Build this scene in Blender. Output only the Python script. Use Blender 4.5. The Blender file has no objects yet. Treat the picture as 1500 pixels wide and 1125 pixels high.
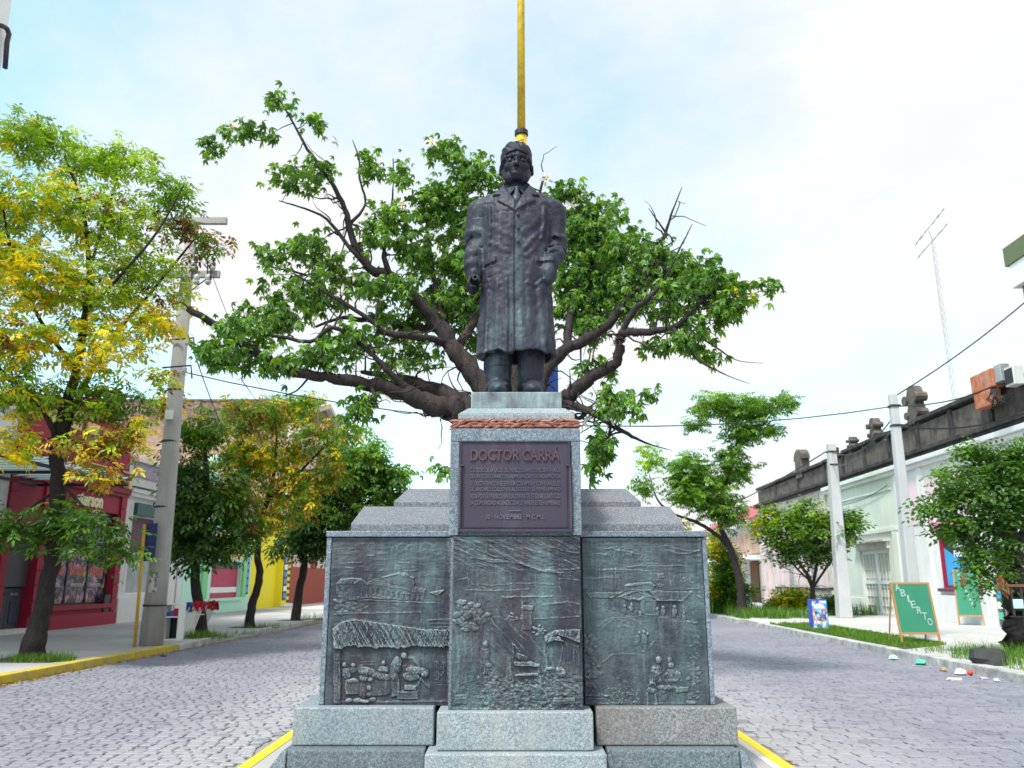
import bpy, math, random
import numpy as np
from mathutils import Vector, Matrix, Quaternion
random.seed(7); rng = np.random.default_rng(7)
R = math.radians
scene = bpy.context.scene

# ------------------------------------------------------------------ camera, sky, sun, exposure
PITCH = 13.4; FPX = 1207.0; EYE = 1.6
cam_d = bpy.data.cameras.new('camera'); cam = bpy.data.objects.new('camera', cam_d)
scene.collection.objects.link(cam); scene.camera = cam
cam.location = (0, 0, EYE); cam.rotation_euler = (R(90 + PITCH), 0, 0)
cam_d.sensor_width = 36; cam_d.lens = 36 * FPX / 1500; cam_d.clip_start = 0.1; cam_d.clip_end = 3000
cam_d.dof.use_dof = True; cam_d.dof.focus_distance = 7.5; cam_d.dof.aperture_fstop = 2.5

SUN_EL, SUN_AZ = 58.0, 215.0      # azimuth clockwise from +Y
world = bpy.data.worlds.new('World'); scene.world = world; world.use_nodes = True
wn = world.node_tree; wn.nodes.clear()
def wnode(t, **k):
    n = wn.nodes.new(t)
    for a, b in k.items(): setattr(n, a, b)
    return n
out = wnode('ShaderNodeOutputWorld'); bg = wnode('ShaderNodeBackground'); bg.inputs[1].default_value = 0.13
sky = wnode('ShaderNodeTexSky', sky_type='NISHITA'); sky.sun_disc = False
sky.sun_elevation = R(SUN_EL); sky.sun_rotation = R(SUN_AZ); sky.dust_density = 1.5; sky.ozone_density = 1.0
tc = wnode('ShaderNodeTexCoord'); sep = wnode('ShaderNodeSeparateXYZ'); wn.links.new(tc.outputs['Generated'], sep.inputs[0])
# project the view direction on a cloud layer: (x, y) / (z + k)
addz = wnode('ShaderNodeMath', operation='ADD'); wn.links.new(sep.outputs[2], addz.inputs[0]); addz.inputs[1].default_value = 0.30
mx = wnode('ShaderNodeMath', operation='MAXIMUM'); wn.links.new(addz.outputs[0], mx.inputs[0]); mx.inputs[1].default_value = 0.03
dx = wnode('ShaderNodeMath', operation='DIVIDE'); wn.links.new(sep.outputs[0], dx.inputs[0]); wn.links.new(mx.outputs[0], dx.inputs[1])
dy = wnode('ShaderNodeMath', operation='DIVIDE'); wn.links.new(sep.outputs[1], dy.inputs[0]); wn.links.new(mx.outputs[0], dy.inputs[1])
cmb = wnode('ShaderNodeCombineXYZ'); wn.links.new(dx.outputs[0], cmb.inputs[0]); wn.links.new(dy.outputs[0], cmb.inputs[1])
cmb.inputs[2].default_value = 3.7
n1 = wnode('ShaderNodeTexNoise'); n1.inputs['Scale'].default_value = 0.9; n1.inputs['Detail'].default_value = 9; n1.inputs['Roughness'].default_value = 0.6
n1.inputs['Distortion'].default_value = 0.15
wn.links.new(cmb.outputs[0], n1.inputs['Vector'])
# a wider drift: the veil is thicker towards the right of the street
gx = wnode('ShaderNodeMath', operation='MULTIPLY_ADD'); wn.links.new(sep.outputs[0], gx.inputs[0]); gx.inputs[1].default_value = 0.20
wn.links.new(n1.outputs[0], gx.inputs[2])
gz = wnode('ShaderNodeMath', operation='MULTIPLY_ADD'); wn.links.new(sep.outputs[2], gz.inputs[0]); gz.inputs[1].default_value = -0.14
wn.links.new(gx.outputs[0], gz.inputs[2])
ramp = wnode('ShaderNodeValToRGB'); ramp.color_ramp.elements[0].position = 0.33; ramp.color_ramp.elements[1].position = 0.55
ramp.color_ramp.elements[0].color = (.12, .12, .12, 1); ramp.color_ramp.elements[1].color = (1, 1, 1, 1)
wn.links.new(gz.outputs[0], ramp.inputs[0])
mix = wnode('ShaderNodeMixRGB'); wn.links.new(ramp.outputs[0], mix.inputs[0]); wn.links.new(sky.outputs[0], mix.inputs[1])
# cloud radiance (grey-white), a little uneven
n2 = wnode('ShaderNodeTexNoise'); n2.inputs['Scale'].default_value = 2.2; n2.inputs['Detail'].default_value = 6
wn.links.new(cmb.outputs[0], n2.inputs['Vector'])
cr = wnode('ShaderNodeValToRGB'); cr.color_ramp.elements[0].position = .3; cr.color_ramp.elements[1].position = .7
cr.color_ramp.elements[0].color = (4.95, 5.1, 5.2, 1); cr.color_ramp.elements[1].color = (5.5, 5.5, 5.5, 1)
wn.links.new(n2.outputs[0], cr.inputs[0]); wn.links.new(cr.outputs[0], mix.inputs[2])
SKY_GAIN = wnode('ShaderNodeMixRGB', blend_type='MULTIPLY'); SKY_GAIN.inputs[0].default_value = 1.0
wn.links.new(sky.outputs[0], SKY_GAIN.inputs[1]); SKY_GAIN.inputs[2].default_value = (1.9, 2.35, 1.95, 1)
wn.links.new(SKY_GAIN.outputs[0], mix.inputs[1])
wn.links.new(mix.outputs[0], bg.inputs[0]); wn.links.new(bg.outputs[0], out.inputs[0])

sun_d = bpy.data.lights.new('sun', 'SUN'); sun_d.energy = 3.0; sun_d.angle = R(9); sun_d.color = (1, .96, .9)
sun = bpy.data.objects.new('sun', sun_d); scene.collection.objects.link(sun)
az = R(SUN_AZ); el = R(SUN_EL)
sdir = Vector((math.sin(az) * math.cos(el), math.cos(az) * math.cos(el), math.sin(el)))
sun.rotation_euler = sdir.to_track_quat('Z', 'Y').to_euler(); sun.location = sdir * 60
vs = scene.view_settings; vs.view_transform = 'Standard'; vs.look = 'None'; vs.gamma = 1; vs.use_curve_mapping = False
vs.exposure = 0.56
scene.cycles.max_bounces = 7; scene.cycles.transparent_max_bounces = 8; scene.cycles.use_denoising = True

# ------------------------------------------------------------------ helpers
CT, ST = math.cos(R(PITCH)), math.sin(R(PITCH))
def ray(px, py):
    u, v = px - 750, 562.5 - py
    return u, FPX * CT - v * ST, FPX * ST + v * CT
def W(px, py, Y):
    """the point of the place that lies Y metres down the street in that direction"""
    u, y, z = ray(px, py); return Vector((u / y * Y, Y, EYE + z / y * Y))
DRIFT = .03                                   # the street runs slightly to the right
def S(off, Y): return off + DRIFT * (Y - 20)
LF, RF = -14.3, 15.6                          # facade lines
LK, RK = -7.83, 8.35                          # kerb lines
def onf(off, px, py):
    """where that direction meets the facade line: (distance down the street, height)"""
    u, y, z = ray(px, py)
    Y = (off - DRIFT * 20) / (u / y - DRIFT)
    return Y, EYE + z / y * Y
def FL(px, py): return onf(LF, px, py)
def FR(px, py): return onf(RF, px, py)

COL = scene.collection
def link(o): COL.objects.link(o); return o
def tag(o, label=None, cat=None, group=None, kind=None):
    if label: o['label'] = label
    if cat: o['category'] = cat
    if group: o['group'] = group
    if kind: o['kind'] = kind
    return o
def thing(name, label, cat, loc=(0, 0, 0), group=None):
    o = link(bpy.data.objects.new(name, None)); o.location = loc; o.empty_display_size = .2
    return tag(o, label, cat, group)
def wloc(o):
    v = Vector((0, 0, 0))
    while o: v += o.location; o = o.parent
    return v
def put(name, me, parent=None, loc=None):
    o = link(bpy.data.objects.new(name, me))
    if parent: o.parent = parent; o.location = -wloc(parent) + Vector(loc or (0, 0, 0))
    elif loc: o.location = loc
    return o
def copy_tree(o, parent=None):
    c = o.copy(); COL.objects.link(c)
    if parent: c.parent = parent
    for ch in list(o.children): copy_tree(ch, c)
    return c

class MB:
    def __init__(s): s.v = []; s.f = []; s.m = []
    def add(s, vs, fs, mi=0):
        b = len(s.v); s.v += [tuple(p) for p in vs]; s.f += [tuple(i + b for i in f) for f in fs]; s.m += [mi] * len(fs); return s
    def hexa(s, p, mi=0):           # 8 points: bottom ring 0-3, top ring 4-7
        return s.add(p, [(3, 2, 1, 0), (4, 5, 6, 7), (0, 1, 5, 4), (1, 2, 6, 5), (2, 3, 7, 6), (3, 0, 4, 7)], mi)
    def box(s, x0, x1, y0, y1, z0, z1, mi=0):
        return s.hexa([(x0, y0, z0), (x1, y0, z0), (x1, y1, z0), (x0, y1, z0), (x0, y0, z1), (x1, y0, z1), (x1, y1, z1), (x0, y1, z1)], mi)
    def prism(s, poly, axis, a0, a1, mi=0):
        def P(p, a): return {'x': (a, p[0], p[1]), 'y': (p[0], a, p[1]), 'z': (p[0], p[1], a)}[axis]
        n = len(poly)
        return s.add([P(p, a0) for p in poly] + [P(p, a1) for p in poly],
                     [tuple(range(n - 1, -1, -1)), tuple(range(n, 2 * n))] + [(i, (i + 1) % n, n + (i + 1) % n, n + i) for i in range(n)], mi)
    def tube(s, pts, rad, n=8, cap=True, mi=0):
        pts = [Vector(p) for p in pts]
        if not hasattr(rad, '__len__'): rad = [rad] * len(pts)
        vs = []; a = None
        for i, p in enumerate(pts):
            d = (pts[min(i + 1, len(pts) - 1)] - pts[max(i - 1, 0)]).normalized()
            if a is None: a = d.orthogonal().normalized()
            a = (a - d * a.dot(d)); a = a.normalized() if a.length > 1e-6 else d.orthogonal().normalized()
            b = d.cross(a)
            for k in range(n):
                t = 2 * math.pi * k / n; vs.append(p + (a * math.cos(t) + b * math.sin(t)) * rad[i])
        fs = [(i * n + k, i * n + (k + 1) % n, (i + 1) * n + (k + 1) % n, (i + 1) * n + k) for i in range(len(pts) - 1) for k in range(n)]
        if cap: fs += [tuple(range(n - 1, -1, -1)), tuple((len(pts) - 1) * n + k for k in range(n))]
        return s.add(vs, fs, mi)
    def lathe(s, c, prof, n=16, mi=0):  # prof: (r, z)
        vs = [(c[0] + r * math.cos(2 * math.pi * k / n), c[1] + r * math.sin(2 * math.pi * k / n), c[2] + z) for r, z in prof for k in range(n)]
        fs = [(i * n + k, i * n + (k + 1) % n, (i + 1) * n + (k + 1) % n, (i + 1) * n + k) for i in range(len(prof) - 1) for k in range(n)]
        fs += [tuple(range(n - 1, -1, -1)), tuple((len(prof) - 1) * n + k for k in range(n))]
        return s.add(vs, fs, mi)
    def mesh(s, name, mats, smooth=False):
        me = bpy.data.meshes.new(name); me.from_pydata(s.v, [], s.f); 
        if not isinstance(mats, (list, tuple)): mats = [mats]
        for m in mats: me.materials.append(m)
        if len(mats) > 1: me.polygons.foreach_set('material_index', s.m)
        if smooth: me.polygons.foreach_set('use_smooth', [True] * len(me.polygons))
        me.update(); return me
    def build(s, name, mats, parent=None, bevel=0, smooth=False, loc=None):
        o = put(name, s.mesh(name, mats, smooth), parent, loc)
        if bevel:
            b = o.modifiers.new('bevel', 'BEVEL'); b.width = bevel; b.segments = 2; b.limit_method = 'ANGLE'
        return o

def np_mesh(name, verts, faces, mats, smooth=False, mat_idx=None, col=None, pt=None):
    """fast mesh from arrays; faces (n, k)"""
    me = bpy.data.meshes.new(name); faces = np.asarray(faces, dtype=np.int32); n, k = faces.shape
    me.vertices.add(len(verts)); me.vertices.foreach_set('co', np.asarray(verts, dtype=np.float32).ravel())
    me.loops.add(n * k); me.loops.foreach_set('vertex_index', faces.ravel())
    me.polygons.add(n); me.polygons.foreach_set('loop_start', np.arange(0, n * k, k, dtype=np.int32))
    me.polygons.foreach_set('loop_total', np.full(n, k, dtype=np.int32))
    if not isinstance(mats, (list, tuple)): mats = [mats]
    for m in mats: me.materials.append(m)
    if mat_idx is not None: me.polygons.foreach_set('material_index', np.asarray(mat_idx, dtype=np.int32))
    me.polygons.foreach_set('use_smooth', np.full(n, smooth))
    if col is not None:
        a = me.color_attributes.new('tint', 'FLOAT_COLOR', 'POINT'); c = np.ones((len(verts), 4), dtype=np.float32); c[:, :3] = col
        a.data.foreach_set('color', c.ravel())
    if pt is not None:
        a = me.attributes.new('wear_shade', 'FLOAT', 'POINT'); a.data.foreach_set('value', np.asarray(pt, dtype=np.float32))
    me.update(calc_edges=True); return me

# ------------------------------------------------------------------ materials
class NT:
    def __init__(s, name):
        s.m = bpy.data.materials.new(name); s.m.use_nodes = True; s.t = s.m.node_tree
        s.b = s.t.nodes['Principled BSDF']; s.o = s.t.nodes['Material Output']
        s.b.inputs['Specular IOR Level'].default_value = .35
    def n(s, t, ins=None, **k):
        x = s.t.nodes.new(t)
        for a, b in k.items(): setattr(x, a, b)
        for a, b in (ins or {}).items():
            if hasattr(b, 'links') or isinstance(b, bpy.types.NodeSocket): s.t.links.new(b, x.inputs[a])
            else: x.inputs[a].default_value = b
        return x
    def pos(s, scale=(1, 1, 1), obj=False, loc=(0, 0, 0)):
        if obj: v = s.n('ShaderNodeTexCoord').outputs['Object']
        else: v = s.n('ShaderNodeNewGeometry').outputs['Position']
        return s.n('ShaderNodeMapping', {'Vector': v, 'Scale': scale, 'Location': loc}).outputs[0]
    def noise(s, vec, scale, detail=5, rough=.6, dist=0):
        return s.n('ShaderNodeTexNoise', {'Vector': vec, 'Scale': scale, 'Detail': detail, 'Roughness': rough, 'Distortion': dist}).outputs[0]
    def ramp(s, fac, stops):
        r = s.n('ShaderNodeValToRGB', {0: fac}); e = r.color_ramp.elements
        while len(e) < len(stops): e.new(.5)
        for i, (p, c) in enumerate(stops):
            e[i].position = p; e[i].color = (*c, 1) if hasattr(c, '__len__') else (c, c, c, 1)
        return r.outputs[0]
    def mix(s, f, a, b, mode='MIX'):
        x = s.n('ShaderNodeMixRGB', blend_type=mode)
        for i, q in enumerate((f, a, b)):
            if isinstance(q, bpy.types.NodeSocket): s.t.links.new(q, x.inputs[i])
            else: x.inputs[i].default_value = (*q, 1) if hasattr(q, '__len__') else q
        return x.outputs[0]
    def math(s, op, a, b=0, c=0):
        x = s.n('ShaderNodeMath', operation=op)
        for i, q in enumerate((a, b, c)):
            if isinstance(q, bpy.types.NodeSocket): s.t.links.new(q, x.inputs[i])
            else: x.inputs[i].default_value = q
        return x.outputs[0]
    def fin(s, color=None, rough=.7, bump=None, strength=.3, dist=.01, metal=0, **k):
        if color is not None:
            if isinstance(color, bpy.types.NodeSocket): s.t.links.new(color, s.b.inputs['Base Color'])
            else: s.b.inputs['Base Color'].default_value = (*color, 1)
        if isinstance(rough, bpy.types.NodeSocket): s.t.links.new(rough, s.b.inputs['Roughness'])
        else: s.b.inputs['Roughness'].default_value = rough
        s.b.inputs['Metallic'].default_value = metal
        if bump is not None:
            bp = s.n('ShaderNodeBump', {'Height': bump, 'Strength': strength, 'Distance': dist})
            s.t.links.new(bp.outputs[0], s.b.inputs['Normal'])
        return s.m
_cache = {}
def paint(name, c, rough=.65, dirt=.25, dirtc=None, scale=1.2, bump=.15, metal=0, streak=True, fine=30):
    """weathered painted or plain surface with blotches, run-down streaks and grain"""
    if name in _cache: return _cache[name]
    t = NT(name); p = t.pos()
    a = t.noise(p, scale, 6, .65)
    sv = t.pos((6, 6, .45)) if streak else t.pos((3, 3, 3))
    b = t.noise(sv, 1.0, 5, .6)
    g = t.noise(p, fine, 3, .6)
    dc = dirtc or tuple(x * .45 for x in c)
    f = t.math('MULTIPLY', t.ramp(a, [(.42, 0.0), (.72, 1.0)]), dirt)
    col = t.mix(f, c, dc)
    f2 = t.math('MULTIPLY', t.ramp(b, [(.5, 0.0), (.75, 1.0)]), dirt * .8)
    col = t.mix(f2, col, dc)
    col = t.mix(t.ramp(g, [(.3, 0.0), (.7, .25)]), col, tuple(min(1, x * 1.18) for x in c))
    t.fin(col, rough, t.mix(.5, a, g), bump, .01, metal)
    _cache[name] = t.m; return t.m

def granite(name, base, dark, light, stain=None, stain_amt=.4, seed=0.):
    t = NT(name); p = t.pos(loc=(seed, seed * .7, seed * 1.3))
    g1 = t.n('ShaderNodeTexVoronoi', {'Vector': p, 'Scale': 130.0}); g2 = t.noise(p, 75, 4, .7); blot = t.noise(p, 2.2, 6, .6)
    col = t.ramp(g2, [(.33, dark), (.5, base), (.68, light)])
    col = t.mix(t.ramp(g1.outputs['Color'], [(.15, .75), (.3, 0.0)]), col, dark)
    col = t.mix(t.math('MULTIPLY', t.ramp(blot, [(.35, 0.0), (.7, 1.0)]), .35), col, tuple(x * .6 for x in base))
    if stain:
        st = t.noise(t.pos((7, 7, 1.6), loc=(seed * 3, 0, 0)), 1.0, 8, .72, .6)
        big = t.noise(t.pos((1.3, 1.3, .3), loc=(seed * 5, 1, 0)), 1.0, 3, .5)
        f = t.math('MULTIPLY', t.ramp(st, [(.36, 0.0), (.70, 1.0)]), t.ramp(big, [(.38, 0.0), (.6, stain_amt)]))
        col = t.mix(f, col, stain)
    return t.fin(col, .62, t.mix(.5, g2, blot), .25, .004)

M = {}

M['granite'] = granite('granite', (.165, .21, .27), (.045, .06, .08), (.36, .40, .45), (.10, .10, .11), .3)
M['granite_pale'] = granite('granite_pale', (.26, .31, .35), (.08, .10, .12), (.45, .50, .53), (.42, .385, .34), .55, 3.1)
M['granite_green'] = granite('granite_green', (.205, .26, .305), (.06, .08, .10), (.38, .44, .48), (.40, .36, .33), .5, 5.2)
M['granite_brown'] = granite('granite_brown', (.205, .21, .22), (.07, .07, .08), (.38, .38, .39), (.185, .145, .125), .8, 8.4)
M['granite_dark'] = granite('granite_dark', (.13, .165, .19), (.04, .05, .06), (.28, .32, .35), (.08, .08, .08), .4, 9.4)
M['granite_cap'] = granite('granite_cap', (.175, .185, .215), (.05, .052, .06), (.36, .36, .39), (.15, .14, .15), .4, 2.4)

def bronze(name, base, warm, green, green_amt, streak_scale=7., rough=.5, wear_shade=False, bias=.5, zspan=None, metal=.25):
    t = NT(name); p = t.pos()
    a = t.noise(p, 3.1, 7, .65, .4); s1 = t.noise(t.pos((streak_scale, streak_scale, .7)), 1.0, 6, .6, .2); g = t.noise(p, 60, 4, .65)
    s2 = t.noise(t.pos((28, 28, 1.6)), 1.0, 4, .6)
    col = t.mix(t.ramp(a, [(.4, 0.0), (.62, 1.0)]), base, warm)
    f = t.math('MULTIPLY', t.ramp(t.mix(.45, s1, a), [(bias - .07, 0.0), (bias + .12, 1.0)]), green_amt)
    if zspan:   # verdigris strongest between two heights, nearer the middle of the figure
        zz = t.n('ShaderNodeSeparateXYZ', {0: t.pos()}); 
        zf = t.n('ShaderNodeMapRange', {'Value': zz.outputs[2], 'From Min': zspan[0], 'From Max': zspan[1], 'To Min': 1.0, 'To Max': .12}).outputs[0]
        f = t.math('MULTIPLY', f, zf)
    f = t.math('MULTIPLY', f, t.ramp(g, [(.3, .55), (.6, 1.0)]))
    col = t.mix(f, col, green)
    col = t.mix(t.math('MULTIPLY', t.math('MULTIPLY', t.ramp(s2, [(.58, 0.0), (.74, 1.0)]), t.ramp(a, [(.4, .2), (.6, 1.0)])), green_amt * .6), col, tuple(min(1, x * 1.4) for x in green))
    bump = t.mix(.5, a, g)
    if wear_shade:
        w = t.n('ShaderNodeAttribute', attribute_name='wear_shade').outputs['Fac']
        col = t.mix(t.ramp(w, [(.52, 0.0), (.90, .65)]), col, (.22, .275, .285))  # raised edges paler: rubbed patina, and relief shading painted into the colour
        col = t.mix(t.ramp(w, [(.12, .7), (.46, 0.0)]), col, tuple(x * .6 for x in base))  # hollows darkened in the base colour, as painted shade
    return t.fin(col, t.ramp(g, [(.3, rough - .08), (.7, rough + .15)]), bump, .22, .006, metal)
M['bronze_statue'] = bronze('bronze_statue', (.024, .025, .043), (.038, .032, .046), (.12, .20, .22), .65, 7., .54, bias=.55, zspan=(3.9, 5.6))
M['bronze_head'] = bronze('bronze_head', (.016, .015, .028), (.024, .020, .03), (.12, .15, .18), .25, 9., .5, bias=.6)
M['bronze_panel'] = bronze('bronze_panel', (.034, .036, .052), (.062, .036, .048), (.115, .20, .215), .78, 3.2, .48, wear_shade=True, bias=.48)
M['bronze_plaque'] = bronze('bronze_plaque', (.050, .042, .072), (.060, .042, .064), (.14, .17, .20), .35, 5., .48, bias=.6)
M['bronze_letter'] = bronze('bronze_letter', (.085, .048, .064), (.105, .06, .074), (.22, .22, .25), .3, 5., .42, bias=.6)
M['bronze_letter2'] = bronze('bronze_letter2', (.10, .095, .13), (.125, .11, .14), (.24, .26, .3), .4, 5., .42, bias=.55)
M['bronze_base'] = bronze('bronze_base', (.10, .095, .12), (.13, .11, .13), (.34, .48, .48), .95, 4., .6, bias=.49)

t = NT('red_stone'); p = t.pos(); a = t.noise(p, 9, 6, .65, .5); g = t.noise(p, 70, 4, .6)
M['red_stone'] = t.fin(t.mix(t.ramp(g, [(.35, 0.0), (.65, .45)]), t.ramp(a, [(.32, (.10, .022, .02)), (.5, (.24, .07, .05)), (.68, (.42, .19, .14))]), (.42, .24, .2)), .7, g, .4, .004)

# cobbles: one material, each stone its own tone
t = NT('cobble'); p = t.pos()
rnd = t.n('ShaderNodeNewGeometry').outputs['Random Per Island']; big = t.noise(p, .45, 5, .6); g = t.noise(p, 45, 4, .65); big2 = t.noise(t.pos((.5, 1.6, 1)), 1.2, 5, .6)
col = t.ramp(rnd, [(0, (.160, .160, .200)), (.5, (.192, .190, .232)), (1, (.225, .223, .265))])
col = t.mix(t.ramp(big, [(.38, 0.0), (.66, .5)]), col, (.285, .28, .31))
col = t.mix(t.ramp(big2, [(.42, 0.0), (.64, .35)]), col, (.165, .165, .215))
col = t.mix(t.ramp(g, [(.3, .35), (.55, 0.0)]), col, (.17, .165, .19))
ax_ = t.math('ABSOLUTE', t.n('ShaderNodeSeparateXYZ', {0: p}).outputs[0]); sand = t.math('MULTIPLY', t.n('ShaderNodeMapRange', {'Value': ax_, 'From Min': 2.3, 'From Max': 4.4, 'To Min': 1.0, 'To Max': 0.0}).outputs[0], t.ramp(t.noise(p, 1.7, 6, .7), [(.3, .35), (.6, .9)]))
col = t.mix(sand, col, (.37, .355, .365))
odd = t.ramp(rnd, [(.93, 0.0), (.95, .55)]); col = t.mix(odd, col, (.11, .11, .135))
M['cobble'] = t.fin(col, .72, g, .35, .004)
t = NT('road_bed'); p = t.pos()
br = t.n('ShaderNodeTexBrick', {'Vector': p, 'Scale': 1.0, 'Color1': (.18, .18, .225, 1), 'Color2': (.215, .212, .255, 1), 'Mortar': (.165, .16, .18, 1), 'Mortar Size': .012, 'Brick Width': .15, 'Row Height': .12})
big = t.noise(p, .45, 5, .6); big2 = t.noise(t.pos((.5, 1.6, 1)), 1.2, 5, .6); g = t.noise(p, 12, 5, .65)
col = t.mix(t.ramp(big, [(.38, 0.0), (.66, .55)]), br.outputs[0], (.29, .285, .315))
col = t.mix(t.ramp(big2, [(.42, 0.0), (.64, .35)]), col, (.18, .178, .225))
M['road_far'] = t.fin(col, .75, g, .3, .01)
M['road_joint'] = paint('road_joint', (.22, .21, .225), .9, .5, (.34, .325, .31), 2.0, .3, streak=False)
def brickwall():
    t = NT('brick_wall'); p = t.pos(); q = t.n('ShaderNodeCombineXYZ', {0: t.math('ADD', t.n('ShaderNodeSeparateXYZ', {0: p}).outputs[0], t.n('ShaderNodeSeparateXYZ', {0: p}).outputs[1]), 1: t.n('ShaderNodeSeparateXYZ', {0: p}).outputs[2]}).outputs[0]
    br = t.n('ShaderNodeTexBrick', {'Vector': q, 'Scale': 1.0, 'Color1': (.42, .21, .15, 1), 'Color2': (.34, .155, .105, 1), 'Mortar': (.46, .37, .30, 1), 'Mortar Size': .022, 'Brick Width': .30, 'Row Height': .16})
    a = t.noise(p, .55, 7, .7, .6); b = t.noise(p, 2.1, 6, .7); zz = t.n('ShaderNodeSeparateXYZ', {0: p}).outputs[2]
    col = t.mix(t.ramp(a, [(.38, 0.0), (.6, .75)]), br.outputs[0], (.56, .40, .31)); col = t.mix(t.ramp(b, [(.45, 0.0), (.68, .65)]), col, (.22, .105, .085))
    dirt = t.math('MULTIPLY', t.n('ShaderNodeMapRange', {'Value': zz, 'From Min': 9.6, 'From Max': 11.6}).outputs[0], t.ramp(b, [(.3, .3), (.6, 1.0)])); col = t.mix(dirt, col, (.15, .09, .085))
    return t.fin(col, .9, t.mix(.5, b, br.outputs['Fac']), .4, .02)
M['concrete'] = paint('concrete', (.36, .355, .36), .85, .35, (.24, .235, .24), .8, .25, streak=False)
M['concrete_warm'] = paint('concrete_warm', (.52, .50, .485), .85, .3, (.36, .34, .32), .7, .25, streak=False)
M['kerb'] = paint('kerb', (.50, .49, .49), .85, .95, (.15, .145, .15), 3.4, .5, streak=False)
M['kerb_yellow'] = paint('kerb_yellow', (.60, .45, .03), .85, .85, (.27, .235, .17), 4.0, .6, streak=False)
M['line_yellow'] = paint('line_yellow', (.82, .62, .02), .7, .25, (.62, .5, .2), 6.0, .3, streak=False)
M['median'] = paint('median', (.37, .36, .365), .85, .5, (.34, .32, .33), 1.6, .3, streak=False)
M['soil'] = paint('soil', (.10, .075, .05), .95, .5, (.05, .04, .03), 3., .5, streak=False)
M['pole'] = paint('pole', (.40, .385, .385), .8, .5, (.22, .21, .215), 1.5, .3)
M['pole_pale'] = paint('pole_pale', (.50, .50, .52), .8, .3, (.3, .3, .32), 1.5, .3)
M['yellow_paint'] = paint('yellow_paint', (.66, .46, .03), .6, .75, (.30, .15, .04), 7., .2)
M['orange_paint'] = paint('orange_paint', (.62, .33, .03), .5, .3, (.35, .2, .04), 5., .1)
M['sign_blue'] = paint('sign_blue', (.03, .09, .38), .45, .15, (.05, .1, .3), 2., .05)
M['sign_navy'] = paint('sign_navy', (.012, .03, .14), .5, .2, (.03, .05, .12), 2., .05)
M['white'] = paint('white', (.78, .78, .78), .6, .12, (.55, .54, .52), 1.5, .1)
M['white_wall'] = paint('white_wall', (.72, .71, .72), .85, .42, (.48, .46, .46), .8, .2)
M['white_old'] = paint('white_old', (.66, .65, .65), .85, .5, (.36, .33, .32), 1.1, .3)
M['black'] = paint('black', (.018, .018, .022), .5, .2, (.05, .05, .05), 3, .1)
M['dark_metal'] = paint('dark_metal', (.045, .045, .055), .5, .4, (.1, .06, .04), 3, .15, .4)
M['maroon'] = paint('maroon', (.31, .012, .042), .6, .2, (.17, .02, .035), .8, .15)
M['maroon_trim'] = paint('maroon_trim', (.24, .010, .033), .6, .2, (.12, .02, .03), .8, .1)
M['cream_trim'] = paint('cream_trim', (.72, .56, .25), .7, .2, (.5, .38, .2), 2, .2)
M['shutter'] = paint('shutter', (.10, .095, .125), .5, .2, (.06, .06, .08), 2, .1, .3)
M['door_grey'] = paint('door_grey', (.055, .06, .09), .5, .2, (.03, .03, .05), 2, .1)
M['awning'] = paint('awning', (.50, .62, .62), .5, .2, (.4, .5, .5), 2, .1)
M['brick_red'] = paint('brick_red', (.34, .075, .05), .8, .5, (.20, .06, .05), 1.6, .3)
M['brick_wall'] = brickwall()
M['pink_cream'] = paint('pink_cream', (.68, .56, .50), .85, .4, (.45, .34, .31), .9, .25)
M['mint'] = paint('mint', (.36, .74, .50), .75, .2, (.28, .55, .4), .9, .15)
M['mint_pale'] = paint('mint_pale', (.50, .80, .66), .75, .2, (.35, .6, .45), .9, .15)
M['green_paint'] = paint('green_paint', (.22, .60, .26), .7, .2, (.15, .45, .2), .9, .15)
M['yellow_wall'] = paint('yellow_wall', (.80, .68, .02), .7, .12, (.6, .5, .05), 1., .15)
M['buff'] = paint('buff', (.72, .56, .28), .75, .2, (.55, .42, .25), 1., .15)
M['crimson'] = paint('crimson', (.42, .03, .09), .6, .3, (.5, .2, .2), 3., .1)
M['pale_green'] = paint('pale_green', (.66, .70, .63), .85, .5, (.42, .47, .40), .7, .2)
M['pale_green2'] = paint('pale_green2', (.72, .75, .71), .85, .45, (.45, .5, .45), .7, .2)
M['pink'] = paint('pink', (.70, .53, .56), .85, .7, (.46, .38, .36), .8, .25)
M['hot_pink'] = paint('hot_pink', (.78, .26, .40), .75, .3, (.75, .5, .55), .8, .15)
M['pale_pink'] = paint('pale_pink', (.78, .60, .64), .8, .25, (.7, .4, .5), .8, .15)
M['soot'] = paint('soot', (.030, .026, .030), .95, .6, (.15, .125, .12), 2.2, .7)
M['soot_brown'] = paint('soot_brown', (.15, .12, .105), .95, 1.0, (.022, .02, .023), 2.0, .9)
M['peeling'] = paint('peeling', (.60, .55, .53), .9, .8, (.33, .26, .23), 2.2, .4)
M['roof_red'] = paint('roof_red', (.42, .09, .10), .75, .3, (.25, .07, .07), 2., .3)
M['wood_brown'] = paint('wood_brown', (.18, .075, .04), .7, .3, (.1, .04, .03), 2., .2)
M['wood_frame'] = paint('wood_frame', (.44, .22, .09), .6, .3, (.3, .15, .06), 6., .2)
M['chalk_green'] = paint('chalk_green', (.035, .22, .135), .7, .35, (.06, .27, .18), 3., .05)
M['chalk'] = paint('chalk', (.36, .47, .47), .9, .3, (.3, .4, .4), 9., .05)
M['cyan_film'] = paint('cyan_film', (.06, .36, .72), .4, .1, (.08, .4, .7), 3., .03)
M['olive'] = paint('olive', (.13, .155, .075), .7, .25, (.09, .1, .055), 2., .15)
M['rock'] = paint('rock', (.04, .04, .042), .9, .5, (.08, .08, .075), 4., .5)
M['rust'] = paint('rust', (.45, .12, .035), .85, .55, (.45, .43, .42), 5., .3)
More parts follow.
